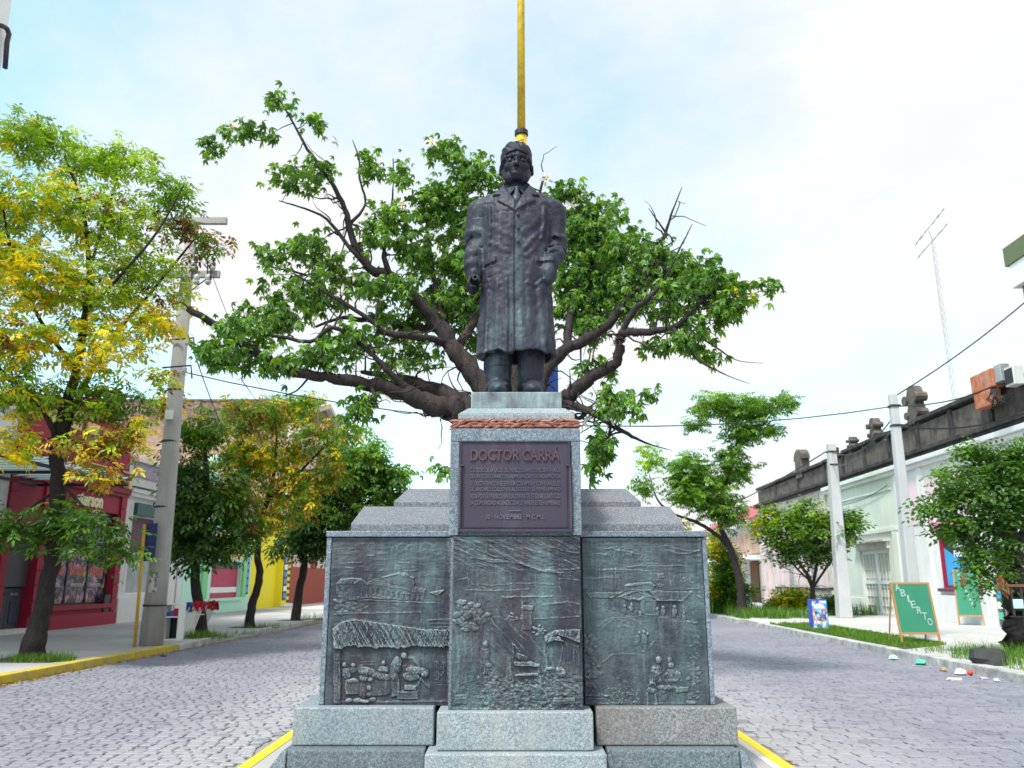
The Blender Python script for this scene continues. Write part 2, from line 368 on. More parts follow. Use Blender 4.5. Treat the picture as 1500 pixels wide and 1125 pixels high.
M['steel'] = paint('steel', (.42, .43, .46), .45, .3, (.3, .2, .15), 3., .1, .5)
M['ceramic'] = paint('ceramic', (.50, .53, .56), .3, .1, (.4, .4, .4), 3., .05)
M['red_cloth'] = paint('red_cloth', (.46, .02, .05), .8, .2, (.25, .01, .03), 9., .2)
M['blue_cloth'] = paint('blue_cloth', (.03, .07, .30), .8, .2, (.02, .04, .2), 9., .2)
M['purple_cloth'] = paint('purple_cloth', (.20, .08, .36), .8, .2, (.02, .04, .2), 9., .2)
M['plastic_green'] = paint('plastic_green', (.08, .50, .30), .35, .2, (.3, .7, .5), 9., .1)
M['plastic_mint'] = paint('plastic_mint', (.45, .70, .62), .35, .2, (.6, .8, .7), 9., .1)
M['plastic_red'] = paint('plastic_red', (.70, .06, .03), .35, .1, (.6, .1, .05), 9., .1)
M['paper'] = paint('paper', (.68, .66, .66), .8, .3, (.4, .35, .33), 12., .1)
M['paper_brown'] = paint('paper_brown', (.42, .28, .18), .8, .3, (.3, .2, .12), 12., .1)
M['concrete_b'] = paint('concrete_b', (.43, .425, .425), .85, .35, (.28, .275, .28), .9, .25, streak=False)
M['concrete_c'] = paint('concrete_c', (.46, .44, .435), .85, .4, (.3, .29, .28), .9, .25, streak=False)
M['letter_gold'] = paint('letter_gold', (.80, .72, .45), .5, .1, (.6, .5, .3), 3., .05)
M['red_letter'] = paint('red_letter', (.62, .16, .12), .5, .1, (.5, .1, .1), 3., .05)
M['sign_poster'] = paint('sign_poster', (.05, .20, .55), .5, .3, (.6, .6, .65), 9., .05, fine=14)
M['blue_notice'] = paint('blue_notice', (.10, .16, .30), .5, .4, (.6, .6, .65), 12., .05, fine=14)
M['plum'] = paint('plum', (.13, .05, .09), .6, .2, (.08, .03, .05), 2., .1)
M['dark_green'] = paint('dark_green', (.02, .10, .09), .5, .2, (.02, .05, .05), 2., .1)
M['lilac_tile'] = paint('lilac_tile', (.30, .24, .32), .8, .6, (.6, .58, .6), 9., .3, fine=14)
M['yellow_dark'] = paint('yellow_dark', (.22, .15, .01), .7, .5, (.03, .03, .04), 2., .1)
M['door_lattice'] = paint('door_lattice', (.70, .71, .68), .6, .1, (.55, .54, .52), 2., .1)
M['blue_print'] = paint('blue_print', (.02, .07, .45), .4, .1, (.03, .2, .6), 4., .05)
M['header_pale'] = paint('header_pale', (.72, .66, .76), .5, .1, (.6, .5, .6), 5., .05)
M['leaf_brown'] = paint('leaf_brown', (.25, .09, .03), .8, .2, (.15, .06, .03), 9., .1)
M['petal'] = paint('petal', (.78, .70, .66), .6, .1, (.7, .6, .5), 5., .05)
M['petal_yellow'] = paint('petal_yellow', (.75, .50, .05), .6, .1, (.6, .4, .1), 5., .05)
M['curtain'] = paint('curtain', (.62, .60, .52), .9, .3, (.4, .38, .33), 6., .1)
def glass(name, c, rough=.12):
    t = NT(name); p = t.pos(); a = t.noise(p, 1.1, 4, .6)
    t.b.inputs['Specular IOR Level'].default_value = .8
    return t.fin(t.ramp(a, [(.35, tuple(x * .5 for x in c)), (.65, c)]), rough)
M['glass'] = glass('glass', (.06, .07, .09)); M['glass_pale'] = glass('glass_pale', (.32, .38, .38), .3)
M['glass_green'] = glass('glass_green', (.05, .13, .12), .3)
# splashed paint poster
t = NT('splash'); p = t.pos((1.0, 1.0, 1.1)); v = t.n('ShaderNodeTexVoronoi', {'Vector': p, 'Scale': 1.7, 'Randomness': 1.0})
d = t.noise(p, 2.4, 7, .75, 1.6)
hue = t.ramp(t.noise(t.pos((1.6, 1.6, 1.2), loc=(5, 2, 1)), 1.0, 4, .8, 1.4), [(.3, (.02, .10, .45)), (.38, (.45, .04, .25)), (.45, (.05, .30, .30)), (.52, (.62, .12, .36)), (.58, (.65, .50, .08)), (.66, (.10, .45, .12)), (.74, (.03, .35, .6))])
for e in t.t.nodes: pass
M['splash'] = t.fin(t.mix(t.ramp(d, [(.50, 0.0), (.55, 1.0)]), (.022, .02, .05), hue), .35)
t = NT('candy'); p = t.pos((1, 1, 1)); v = t.n('ShaderNodeTexVoronoi', {'Vector': p, 'Scale': 11.0})
hue = t.ramp(v.outputs['Color'], [(.1, (.02, .10, .62)), (.35, (.03, .45, .85)), (.5, (.55, .85, .95)), (.62, (.9, .9, .95)), (.74, (.75, .25, .3)), (.85, (.5, .25, .15)), (.95, (.1, .4, .8))])
M['candy'] = t.fin(hue, .3)

def leafmat(name, trans=.5):
    t = NT(name); col = t.n('ShaderNodeAttribute', attribute_name='tint').outputs['Color']
    t.fin(col, .45); t.b.inputs['Specular IOR Level'].default_value = .45
    tr = t.n('ShaderNodeBsdfTranslucent', {'Color': t.mix(1.0, col, (1.9, 1.75, .7), 'MULTIPLY')})
    ms = t.n('ShaderNodeMixShader', {0: trans * .8, 1: t.b.outputs[0], 2: tr.outputs[0]})
    t.t.links.new(ms.outputs[0], t.o.inputs[0]); return t.m
M['leaf'] = leafmat('leaf')
def bark(name, c1, c2, sc=9.):
    t = NT(name); p = t.pos((1, 1, .35)); a = t.noise(p, sc * 2, 6, .7, .4); b = t.noise(t.pos(), sc * 5, 4, .7)
    return t.fin(t.ramp(t.mix(.4, a, b), [(.35, c1), (.65, c2)]), .9, t.mix(.5, a, b), .9, .03)
M['bark'] = bark('bark', (.012, .009, .011), (.052, .040, .040))
M['bark_ceiba'] = bark('bark_ceiba', (.010, .007, .009), (.060, .043, .043), 6.)

def text_mesh(body, size, extrude, mat, bold=0., align='CENTER', spacing=1.):
    c = bpy.data.curves.new('lettering', 'FONT'); c.body = body; c.size = size; c.extrude = extrude; c.offset = bold; c.align_x = align; c.space_character = spacing
    c.resolution_u = 3
    o = bpy.data.objects.new('tmp', c); COL.objects.link(o)
    dg = bpy.context.evaluated_depsgraph_get(); me = bpy.data.meshes.new_from_object(o.evaluated_get(dg)); COL.objects.unlink(o)
    bpy.data.objects.remove(o); me.materials.clear(); me.materials.append(mat); return me
def fit(me, w, h=None):
    """scale lettering to a given width (and height)"""
    xs = [v.co.x for v in me.vertices]; ys = [v.co.y for v in me.vertices]
    if not xs: return me
    x0, x1, y0, y1 = min(xs), max(xs), min(ys), max(ys); sx = w / (x1 - x0); sy = h / (y1 - y0) if h else sx
    for v in me.vertices: v.co.x = (v.co.x - (x0 + x1) / 2) * sx; v.co.y = (v.co.y - y0) * sy
    return me

# ------------------------------------------------------------------ the monument
MX = .045
mon = thing('granite_monument', 'grey granite monument block with bronze relief panels and an inscribed plaque, on the median', 'monument', (MX, 8.2, 0))
def mx(px, py, Y): return W(px, py, Y).x
def blockset(rows):
    for (x0, x1, y0, y1, z0, z1, m, nm) in rows:
        MB().box(x0, x1, y0, y1, z0, z1).build(nm, M[m], mon, bevel=.012)
zs1, zs2 = .295, .588
# lowest course: three blocks, the outer ends splayed
zc = .29
c1 = 6.88
MB().box(mx(622, 1098, c1), mx(889, 1098, c1), c1, 7.9, 0, zc).build('step_block', M['granite_pale'], mon, bevel=.014)
def wedge(sx, xin, xt, xb, mat, y0=7.04):
    p = [(xin, y0, 0), (xb - .0 * sx, y0, 0), (xb, 9.9, 0), (xin, 9.9, 0), (xin, y0, zc), (xt, y0, zc), (xt, 9.9, zc), (xin, 9.9, zc)]
    if sx < 0: p = [p[1], p[0], p[3], p[2], p[5], p[4], p[7], p[6]]
    MB().hexa(p).build('step_block', mat, mon, bevel=.012)
wedge(-1, mx(621, 1098, 6.98), mx(421, 1093, 7.04), mx(421, 1093, 7.04) - .002, M['granite_dark'])
wedge(1, mx(891, 1098, 6.98), mx(1083, 1093, 7.04), mx(1083, 1093, 7.04) + .002, M['granite_dark'])
# splayed end stones
xl = mx(421, 1093, 7.04) - .004
MB().hexa([(xl - .24, 6.95, 0), (xl, 6.95, 0), (xl, 9.8, 0), (xl - .24, 9.8, 0), (xl - .04, 7.05, zc - .01), (xl, 7.05, zc - .01), (xl, 9.8, zc - .01), (xl - .04, 9.8, zc - .01)]).build('end_stone', M['granite_dark'], mon, bevel=.01)
xr = mx(1083, 1093, 7.04) + .004
MB().hexa([(xr, 6.95, 0), (xr + .24, 6.95, 0), (xr + .24, 9.8, 0), (xr, 9.8, 0), (xr, 7.05, zc - .01), (xr + .04, 7.05, zc - .01), (xr + .04, 9.8, zc - .01), (xr, 9.8, zc - .01)]).build('end_stone', M['granite_dark'], mon, bevel=.01)
# second course
blockset([(mx(430, 1037, 7.18), mx(636, 1037, 7.18), 7.18, 9.7, zc + .004, zs2, 'granite_green', 'plinth_block'),
          (mx(873, 1037, 7.18), mx(1079, 1037, 7.18), 7.18, 9.7, zc + .004, zs2, 'granite_brown', 'plinth_block'),
          (mx(640, 1043, 6.97), mx(869, 1043, 6.97), 6.97, 9.5, zc + .004, zs2 - .004, 'granite_pale', 'plinth_block')])
# core of the block and its frame
YB = 7.30; z0 = zs2 + .003
bx0, bx1 = mx(479.3, 788, YB), mx(1034.5, 788, YB); zt = W(480, 787, YB).z; zl = W(480, 778, YB).z
MB().box(bx0 + .05, bx1 - .05, YB + .07, 9.4, z0, zt).build('core', M['granite'], mon)
pl0, pl1 = mx(487.5, 788, YB) - .002, mx(1027, 788, YB) + .002
MB().box(bx0, pl0 - .003, YB - .012, 9.41, z0, zt - .002).build('side_stone', M['granite'], mon, bevel=.008)
MB().box(pl1 + .003, bx1, YB - .012, 9.41, z0, zt - .002).build('side_stone', M['granite'], mon, bevel=.008)
pc0, pc1 = mx(657, 785, 7.06), mx(853, 785, 7.06)
MB().box(bx0 - .006, pc0 + .002, YB - .03, 9.43, zt + .002, zl).build('cornice_stone', M['granite'], mon, bevel=.008)
MB().box(pc1 - .002, bx1 + .006, YB - .03, 9.43, zt + .002, zl).build('cornice_stone', M['granite'], mon, bevel=.008)
# sloped caps of the wings: (px at base, px at top, py base, py arris, py top)
def cap(xo, xt, xi, y0, y1, za, zb, zc_):
    """hipped stone: vertical skirt za..zb then slope to zc_"""
    d = .42; s = 1 if xo < xi else -1
    pts = [(xo, y0, za), (xi, y0, za), (xi, y1, za), (xo, y1, za), (xo, y0, zb), (xi, y0, zb), (xi, y1, zb), (xo, y1, zb)]
    top = [(xt, y0 + d, zc_), (xi, y0 + d, zc_), (xi, y1 - d, zc_), (xt, y1 - d, zc_)]
    if s < 0:
        f = lambda q: [q[1], q[0], q[3], q[2]]
        pts = f(pts[:4]) + f(pts[4:]); top = f(top)
    m = MB(); m.add(pts + top, [(3, 2, 1, 0), (0, 1, 5, 4), (1, 2, 6, 5), (2, 3, 7, 6), (3, 0, 4, 7), (4, 5, 9, 8), (5, 6, 10, 9), (6, 7, 11, 10), (7, 4, 8, 11), (8, 9, 10, 11)])
    m.build('cap_stone', M['granite_cap'], mon, bevel=.008)
ya = 7.42
cap(mx(514, 767, ya), mx(533, 742, ya + .42), pc0 + .02, ya, 9.3, zl + .002, W(520, 767, ya).z, W(520, 742, ya + .42).z)
cap(mx(1001, 767, ya), mx(981, 742, ya + .42), pc1 - .02, ya, 9.3, zl + .002, W(520, 767, ya).z, W(520, 742, ya + .42).z)
yb = 7.9; zb0 = W(520, 742, ya + .42).z + .002
cap(mx(577, 738, yb), mx(598, 716, yb + .42), pc0 + .02, yb, 9.1, zb0, W(520, 739, yb).z + .03, W(520, 716, yb + .42).z)
cap(mx(939, 738, yb), mx(917, 716, yb + .42), pc1 - .02, yb, 9.1, zb0, W(520, 739, yb).z + .03, W(520, 716, yb + .42).z)
# pedestal of the statue
YP = 7.06; zp0, zp1 = W(757, 785, YP).z, W(757, 627, YP).z
MB().box(pc0, pc1, YP + .03, 8.45, zp0, zp1).build('pedestal_shaft', M['granite'], mon, bevel=.012)
fr = .082
MB().box(pc0 + .004, pc0 + fr, YP, YP + .032, zp0 + .004, zp1 - .12).build('shaft_border', M['granite'], mon, bevel=.006)
MB().box(pc1 - fr, pc1 - .004, YP, YP + .032, zp0 + .004, zp1 - .12).build('shaft_border', M['granite'], mon, bevel=.006)
MB().box(pc0 + .004, pc1 - .004, YP, YP + .032, zp1 - .118, zp1 - .004).build('shaft_border', M['granite'], mon, bevel=.006)
MB().box(pc0 + .02, pc1 - .02, YP + .012, 8.4, z0, zp0 - .012).build('pedestal_core', M['granite_dark'], mon)
# the carved leaf garland round the top
zg0, zg1 = zp1 + .002, W(757, 613, YP).z
gx0, gx1 = mx(665, 620, YP), mx(849, 620, YP)
MB().box(gx0 + .02, gx1 - .02, YP + .05, 8.42, zg0, zg1).build('garland_course', M['red_stone'], mon)
def lobe(c, L, hgt, dep, tilt, twist):
    vs = []; fs = []; nu, nv = 8, 6
    for i in range(nu + 1):
        u = i / nu; w = math.sin(math.pi * min(.97, max(.03, u)) ** .8)
        for k in range(nv):
            a = 2 * math.pi * k / nv; vs.append(((u - .5) * L, math.cos(a) * dep * w, math.sin(a) * hgt * w * (1 + .25 * math.sin(a * 2 + twist))))
    for i in range(nu):
        for k in range(nv): fs.append((i * nv + k, i * nv + (k + 1) % nv, (i + 1) * nv + (k + 1) % nv, (i + 1) * nv + k))
    m = Matrix.Translation(c) @ Matrix.Rotation(tilt, 4, 'Y') @ Matrix.Rotation(random.uniform(-.25, .25), 4, 'Z')
    return [m @ Vector(v) for v in vs], fs
hz = (zg1 - zg0)
for i in range(20):
    m = MB(); x = gx0 + .03 + (gx1 - gx0 - .06) * i / 19
    for j in range(3):
        zz = zg0 + hz * (.25 + .27 * j) + random.uniform(-.004, .004)
        v, f = lobe((x + random.uniform(-.02, .02), YP + .035, zz), random.uniform(.10, .15), hz * .21, .035, random.uniform(-.55, .25), j); m.add(v, f)
    m.build('carved_leaf', M['red_stone'], mon, smooth=True)
for sx in (gx0 + .02, gx1 - .02):
    for i in range(9):
        m = MB(); y = YP + .08 + i * .15
        for j in range(3):
            v, f = lobe((0, 0, 0), .13, hz * .21, .03, random.uniform(-.5, .3), j)
            m.add([(sx + q.y, y + q.x, zg0 + hz * (.25 + .27 * j) + q.z) for q in v], f)
        m.build('carved_leaf', M['red_stone'], mon, smooth=True)
# granite cap under the bronze base
zk1 = W(757, 606, YP + .06).z
cx0, cx1 = mx(671, 608, YP + .06), mx(842, 608, YP + .06)
zk2 = W(757, 598, YP + .22).z; tx0, tx1 = mx(686, 598, YP + .22), mx(828, 598, YP + .22)
MB().hexa([(cx0, YP + .06, zk1), (cx1, YP + .06, zk1), (cx1, 8.4, zk1), (cx0, 8.4, zk1), (tx0, YP + .22, zk2), (tx1, YP + .22, zk2), (tx1, 8.25, zk2), (tx0, 8.25, zk2)]).box(cx0, cx1, YP + .06, 8.4, zg1 + .002, zk1 - .0005).build('pedestal_cap', M['granite_pale'], mon, bevel=.008)

# inscription plaque
qx0, qx1 = mx(671, 778, YP), mx(838, 778, YP); qz0, qz1 = W(757, 779, YP).z, W(757, 646, YP).z
plaque = MB().box(qx0 + .012, qx1 - .012, YP - .010, YP + .034, qz0 + .012, qz1 - .012).build('inscription_plaque', M['bronze_plaque'], mon)
qc = (qx0 + qx1) / 2; qw = qx1 - qx0; qh = qz1 - qz0
m = MB(); b = .022; yf = YP - .034
m.box(qx0, qx1, yf, YP - .002, qz0, qz0 + b); m.box(qx0, qx0 + b, yf, YP - .002, qz0 + b + .001, qz0 + qh * .72); m.box(qx1 - b, qx1, yf, YP - .002, qz0 + b + .001, qz0 + qh * .72)
m.box(qx0 + .008, qx0 + .020, yf + .012, YP - .002, qz0 + qh * .722, qz1); m.box(qx1 - .020, qx1 - .008, yf + .012, YP - .002, qz0 + qh * .722, qz1)
m.box(qx0 + .021, qx1 - .021, yf + .012, YP - .002, qz1 - .012, qz1)
for sx in (qx0 + b + .016, qx1 - b - .020): m.box(sx, sx + .004, YP - .018, YP - .009, qz0 + b + .018, qz0 + qh * .72)
m.box(qx0 + b + .0165, qx1 - b - .0165, YP - .0185, YP - .0095, qz0 + b + .012, qz0 + b + .0175)
m.box(qx0 + .002, qx0 + b + .02, yf - .006, YP - .003, qz0 + qh * .715, qz0 + qh * .73); m.box(qx1 - b - .02, qx1 - .002, yf - .006, YP - .003, qz0 + qh * .715, qz0 + qh * .73)
m.build('plaque_frame', M['bronze_plaque'], plaque, loc=None)
m = MB()
for i in range(30):
    z = qz0 + .03 + i * (qh * .69 - .03) / 30
    for sx in (qx0 + .004, qx1 - .014): m.box(sx, sx + .010, yf - .007, yf + .003, z, z + .009)
m.build('beading', M['bronze_letter2'], plaque)
def plaque_text(body, zc_, h, w, ex, mat, bold, name='inscription_line'):
    me = fit(text_mesh(body, 1.0, ex / (h / .72) if False else .5, mat, bold), w, h)
    for v in me.vertices:
        z = v.co.z; v.co.z = v.co.y; v.co.y = -ex * (z + .5)
    o = put(name, me, plaque); o.location += Vector((qc, YP - .009, zc_)); return o
plaque_text('DOCTOR CARRÁ', qz0 + qh * .775, .125, qw * .80, .014, M['bronze_letter'], .02, 'title_lettering')
lines = ['CUSTODIO DE LA SALUD DEL PUEBLO DURANTE CINCUENTA AÑOS', 'DEL ARTE DE CURAR CON ALMA, VALOR Y HONDA MÍSTICA', 'SU DOCTA FUNCIÓN ES SERVIDA CON AMOR Y CON EVANGELIO',
         'DEL ANCIANO Y DEL JOVEN, AL DOLIENTE SU PRIMER AMPARO', 'VIDA POR SU PUEBLO, EN SUS OBRAS DE ETERNA GRATITUD', 'LA COMUNIDAD AGRADECIDA LE RINDE ESTE HOMENAJE']
for i, L in enumerate(lines): plaque_text(L, qz0 + qh * (.648 - i * .0745), .048, qw * .80, .008, M['bronze_letter2'], .012)
plaque_text('30 · NOVIEMBRE · M C M L', qz0 + qh * .135, .040, qw * .52, .008, M['bronze_letter2'], .012)
MB().box(qc - .05, qc + .05, YP - .018, YP - .0095, qz0 + qh * .222, qz0 + qh * .232).build('dividing_bar', M['bronze_letter2'], plaque)

# ------------------------------------------------------------------ cast reliefs as height fields
def fbm(shape, sx, sy, oct=4, seed=0, ang=0.):
    """value noise; sx, sy = feature size in cells"""
    r = np.random.default_rng(seed); H, Wd = shape; yy, xx = np.mgrid[0:H, 0:Wd].astype(float)
    if ang: c, s = math.cos(ang), math.sin(ang); xx, yy = xx * c + yy * s, -xx * s + yy * c
    o = np.zeros(shape); amp = 1; tot = 0
    for k in range(oct):
        fx, fy = xx / (sx / 2 ** k), yy / (sy / 2 ** k); ix, iy = np.floor(fx).astype(int), np.floor(fy).astype(int)
        tx, ty = fx - ix, fy - iy; tx = tx * tx * (3 - 2 * tx); ty = ty * ty * (3 - 2 * ty)
        g = r.random((256, 256)); q = lambda a, b: g[b % 256, a % 256]
        o += amp * ((q(ix, iy) * (1 - tx) + q(ix + 1, iy) * tx) * (1 - ty) + (q(ix, iy + 1) * (1 - tx) + q(ix + 1, iy + 1) * tx) * ty); tot += amp; amp *= .55
    return o / tot
class Relief:
    def __init__(s, x0, x1, y0, y1, k=1.9):
        s.x0, s.x1, s.y0, s.y1 = x0, x1, y0, y1; s.nx, s.ny = int((x1 - x0) * k), int((y1 - y0) * k)
        s.X, s.Y = np.meshgrid(np.linspace(x0, x1, s.nx), np.linspace(y0, y1, s.ny)); s.X = 750 + (s.X - 750) * (FPX * CT - (562.5 - s.Y) * ST) / (FPX * CT - (562.5 - y0) * ST); s.h = np.zeros(s.X.shape); s.k = k; s.sd = 1
    def noise(s, fx, fy, oct=4, ang=0.):
        s.sd += 1; return fbm(s.h.shape, fx * s.k, fy * s.k, oct, s.sd, ang) - .5
    def sdf(s, P):
        d = np.full(s.h.shape, 1e9); ins = np.zeros(s.h.shape, bool); n = len(P)
        for i in range(n):
            (ax, ay), (bx, by) = P[i], P[(i + 1) % n]; ex, ey = bx - ax, by - ay; wx, wy = s.X - ax, s.Y - ay
            t = np.clip((wx * ex + wy * ey) / (ex * ex + ey * ey + 1e-9), 0, 1); d = np.minimum(d, (wx - ex * t) ** 2 + (wy - ey * t) ** 2)
            c = (ay <= s.Y) != (by <= s.Y); xs = ax + (s.Y - ay) * ex / (ey if abs(ey) > 1e-9 else 1e-9); ins ^= c & (s.X < xs)
        d = np.sqrt(d); return np.where(ins, d, -d)
    def poly(s, P, h, soft=1.0, tex=None, mode='max'):
        f = np.clip(s.sdf(P) / soft + .5, 0, 1); v = h * .8 + (tex if tex is not None else 0)
        if mode == 'max': s.h = np.where(f > 0, np.maximum(s.h, s.h * (1 - f) + v * f), s.h)
        elif mode == 'set': s.h = s.h * (1 - f) + v * f
        else: s.h = s.h + f * v
        return s
    def line(s, pts, h, w=1.0, mode='add'):
        d = np.full(s.h.shape, 1e9)
        for (ax, ay), (bx, by) in zip(pts[:-1], pts[1:]):
            ex, ey = bx - ax, by - ay; wx, wy = s.X - ax, s.Y - ay; t = np.clip((wx * ex + wy * ey) / (ex * ex + ey * ey + 1e-9), 0, 1)
            d = np.minimum(d, (wx - ex * t) ** 2 + (wy - ey * t) ** 2)
        f = np.exp(-d / (w * w * 1.3)); s.h = s.h + f * h * .62 if mode == 'add' else np.maximum(s.h, f * h); return s
    def blob(s, cx, cy, rx, ry, h, ang=0., base=0.):
        c, n = math.cos(ang), math.sin(ang); dx, dy = s.X - cx, s.Y - cy; u, v = (dx * c + dy * n) / rx, (-dx * n + dy * c) / ry
        q = np.clip(1 - u * u - v * v, 0, 1) ** .5; s.h = np.where(q > 0, np.maximum(s.h, base + q * h * .8), s.h); return s
    def lumps(s, cx, cy, rx, ry, n, r0, h, seed):
        g = random.Random(seed)
        for _ in range(n):
            a = g.random() * 6.28; q = math.sqrt(g.random()); r = r0 * g.uniform(.6, 1.3)
            s.blob(cx + math.cos(a) * q * rx, cy + math.sin(a) * q * ry, r * 1.3, r * .75, h * g.uniform(.6, 1.1), g.uniform(-.7, .7))
        return s
    def fig(s, x, y, hh, wd, h, lean=0.):     # a standing or seated draped figure: head, shoulders, skirt folds
        s.blob(x + lean * 1.2, y - hh * .42, wd * .36, wd * .42, h * 1.15)
        s.blob(x + lean * .5, y - hh * .12, wd * .62, hh * .26, h); s.blob(x, y + hh * .25, wd * .7, hh * .32, h * .85)
        for k in (-.35, 0, .35): s.line([(x + k * wd, y), (x + k * wd * 1.3, y + hh * .5)], h * .22, .7)
        return s
    def build(s, YF, parent, seed):
        # hand-modelled unevenness: bend every outline a little
        H0, W0 = s.h.shape; dx_ = s.noise(10, 10, 3) * 6.0 + s.noise(3, 3, 2) * 1.4; dy_ = s.noise(10, 10, 3) * 5.0 + s.noise(3, 3, 2) * 1.4
        yy, xx = np.mgrid[0:H0, 0:W0]; e = np.minimum(np.minimum(xx, W0 - 1 - xx), np.minimum(yy, H0 - 1 - yy)); e = np.clip(e / 14, 0, 1)
        xq = np.clip(xx + dx_ * e, 0, W0 - 1.001); yq = np.clip(yy + dy_ * e, 0, H0 - 1.001); xi, yi = xq.astype(int), yq.astype(int); fx_, fy_ = xq - xi, yq - yi; a = s.h
        s.h = (a[yi, xi] * (1 - fx_) + a[yi, xi + 1] * fx_) * (1 - fy_) + (a[yi + 1, xi] * (1 - fx_) + a[yi + 1, xi + 1] * fx_) * fy_
        s.h = s.h * 1.1 + s.noise(7, 6, 4) * 3.2 * np.clip(s.h / 12, .5, .9) + s.noise(2.4, 2.4, 2) * 4.4 * np.clip(s.h / 10, .15, 1.4) + s.noise(2.2, 10, 3) * 1.8 + s.noise(11, 2.4, 3) * 2.4 + s.noise(4.5, 4.5, 3) * 3.0 + (s.noise(2.0, 8, 2, ang=.25) + s.noise(2.0, 7, 2, ang=-.5)) * np.clip(s.h - 6, 0, 14) * .55
        h = s.h; H, Wd = h.shape
        # blur for tone map: rubbed patina plus relief shading put into the colour
        def blur(a, n):
            k = np.ones(n) / n
            a = np.apply_along_axis(lambda r: np.convolve(np.pad(r, n // 2, 'edge'), k, 'valid')[:len(r)], 1, a)
            return np.apply_along_axis(lambda r: np.convolve(np.pad(r, n // 2, 'edge'), k, 'valid')[:len(r)], 0, a)
        wear_shade = np.clip(.46 + (h - blur(h, 7)) * .085 + (h - blur(h, 31)) * .026 + s.noise(7, 16, 4) * .30, 0, 1)
        c0, c1, c2, c3 = W(s.x0, s.y0, YF), W(s.x1, s.y0, YF), W(s.x1, s.y1, YF), W(s.x0, s.y1, YF)
        xm0, xm1 = c0.x, c1.x; zt_, zb_ = c0.z, c3.z
        xs = np.linspace(xm0, xm1, Wd); zs = zt_ + (zb_ - zt_) * (s.Y[:, 0] - s.y0) / (s.y1 - s.y0)
        V = np.empty((H, Wd, 3)); V[..., 0] = xs[None, :]; V[..., 2] = zs[:, None]; V[..., 1] = YF - h * .001
        i = np.arange(H * Wd).reshape(H, Wd); F = np.stack([i[:-1, :-1], i[1:, :-1], i[1:, 1:], i[:-1, 1:]], -1).reshape(-1, 4)
        # side skirts so the plate has thickness
        def skirt(idx, n0):
            q = V.reshape(-1, 3)[idx].copy(); q[:, 1] = YF + .035; m = len(idx); j = np.arange(m - 1)
            return q, np.stack([idx[:-1], idx[1:], n0 + j + 1, n0 + j], -1)
        VV = V.reshape(-1, 3); n0 = len(VV); vs_ = [VV]; fs_ = [F]; ws_ = [wear_shade.ravel()]
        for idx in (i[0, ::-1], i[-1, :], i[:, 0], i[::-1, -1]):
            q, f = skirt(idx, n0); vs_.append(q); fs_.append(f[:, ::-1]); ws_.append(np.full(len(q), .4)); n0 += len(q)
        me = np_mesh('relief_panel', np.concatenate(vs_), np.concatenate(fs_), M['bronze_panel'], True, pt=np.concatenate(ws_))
        return put('relief_panel', me, parent)
rects = lambda x0, y0, x1, y1: [(x0, y0), (x1, y0), (x1, y1), (x0, y1)]

# left panel
r = Relief(487.5, 661, 788, 1033.5)
r.h += r.noise(14, 9) * 5 + r.noise(3.5, 26, 3) * 2.2
r.h += np.clip((793 - r.Y) / 4, 0, 1) * 6 + np.clip((r.X - 654) / 5, 0, 1) * 9
for (x, y, w_) in ((523, 826, 12), (545, 815, 10), (560, 812, 14), (513, 826, 8), (555, 838, 14), (592, 826, 16), (600, 838, 20), (512, 833, 10), (572, 802, 10)): r.line([(x - w_ / 2, y), (x + w_ / 2, y + random.uniform(-1, 1))], 4, 1.0)
for (x, y, rr) in ((523, 800, 7), (516, 812, 7), (590, 805, 8), (602, 806, 7), (625, 805, 9), (545, 803, 6)):
    r.line([(x + rr * math.cos(a), y + rr * math.sin(a)) for a in np.linspace(2.4, 5.8, 9)], 3.5, 1.0)
r.h += r.noise(22, 3.2, 3) * 4 * (r.Y < 850)
r.poly(rects(489, 880, 650, 925), 1.5, 3, tex=r.noise(12, 4) * 5)
r.poly([(492, 858), (520, 858), (519, 881), (505, 880), (492, 872)], 7).poly([(519, 857), (529, 850), (539, 858), (538.5, 879), (519, 881)], 9)
r.poly([(491.5, 857.5), (500, 849), (529, 848.5), (520, 858)], 13, .8).line([(519, 858.5), (529, 850), (540, 858.5)], 7, 1.1)
r.poly([(540, 857), (550, 854), (622, 867.5), (622, 883), (540, 879)], 7).line([(540, 855.5), (549, 852.5), (580, 858), (622, 866.5)], 8, 1.2).line([(550, 857.5), (622, 870.5)], 4, .8)
r.poly([(562, 847), (583, 842), (607, 848), (606, 864), (562, 855)], 8).line([(560, 848.5), (584, 841.5), (595, 843.5), (607, 848.5)], 8, 1.2).line([(592, 846), (594, 840), (599, 846)], 6, 1.2)
for x, y in ((547, 868), (554, 869), (562, 870), (570, 872), (577, 873.5), (585, 875), (593, 876), (601, 877), (609, 878), (616, 879)): r.poly(rects(x - 1.4, y - 4, x + 1.4, y + 5), -5, 1.0, mode='add')
for x, y in ((498, 866), (507, 867), (528, 868)): r.poly(rects(x - 1.5, y - 3, x + 1.5, y + 4), -5, 1, mode='add')
r.poly([(641, 875), (650, 868), (659, 876), (658, 902), (643, 897)], 6).poly([(628, 871), (652, 866), (650, 869), (640, 875)], 11, .8).line([(640, 875.5), (650, 867.5), (660, 876.5)], 6, 1.0)
r.line([(512, 881), (560, 883), (636, 886)], 6, 1.1).line([(524, 877), (560, 879)], 4, .9).line([(592, 872), (600, 872)], 5, 1.2)
r.lumps(501, 890, 11, 14, 26, 3.6, 10, 1); r.lumps(520, 893, 16, 6, 14, 3, 6, 2)
r.line([(488, 903), (530, 901), (617, 900)], 5, 1.0).line([(617, 900), (617, 925)], 3, 1.0)
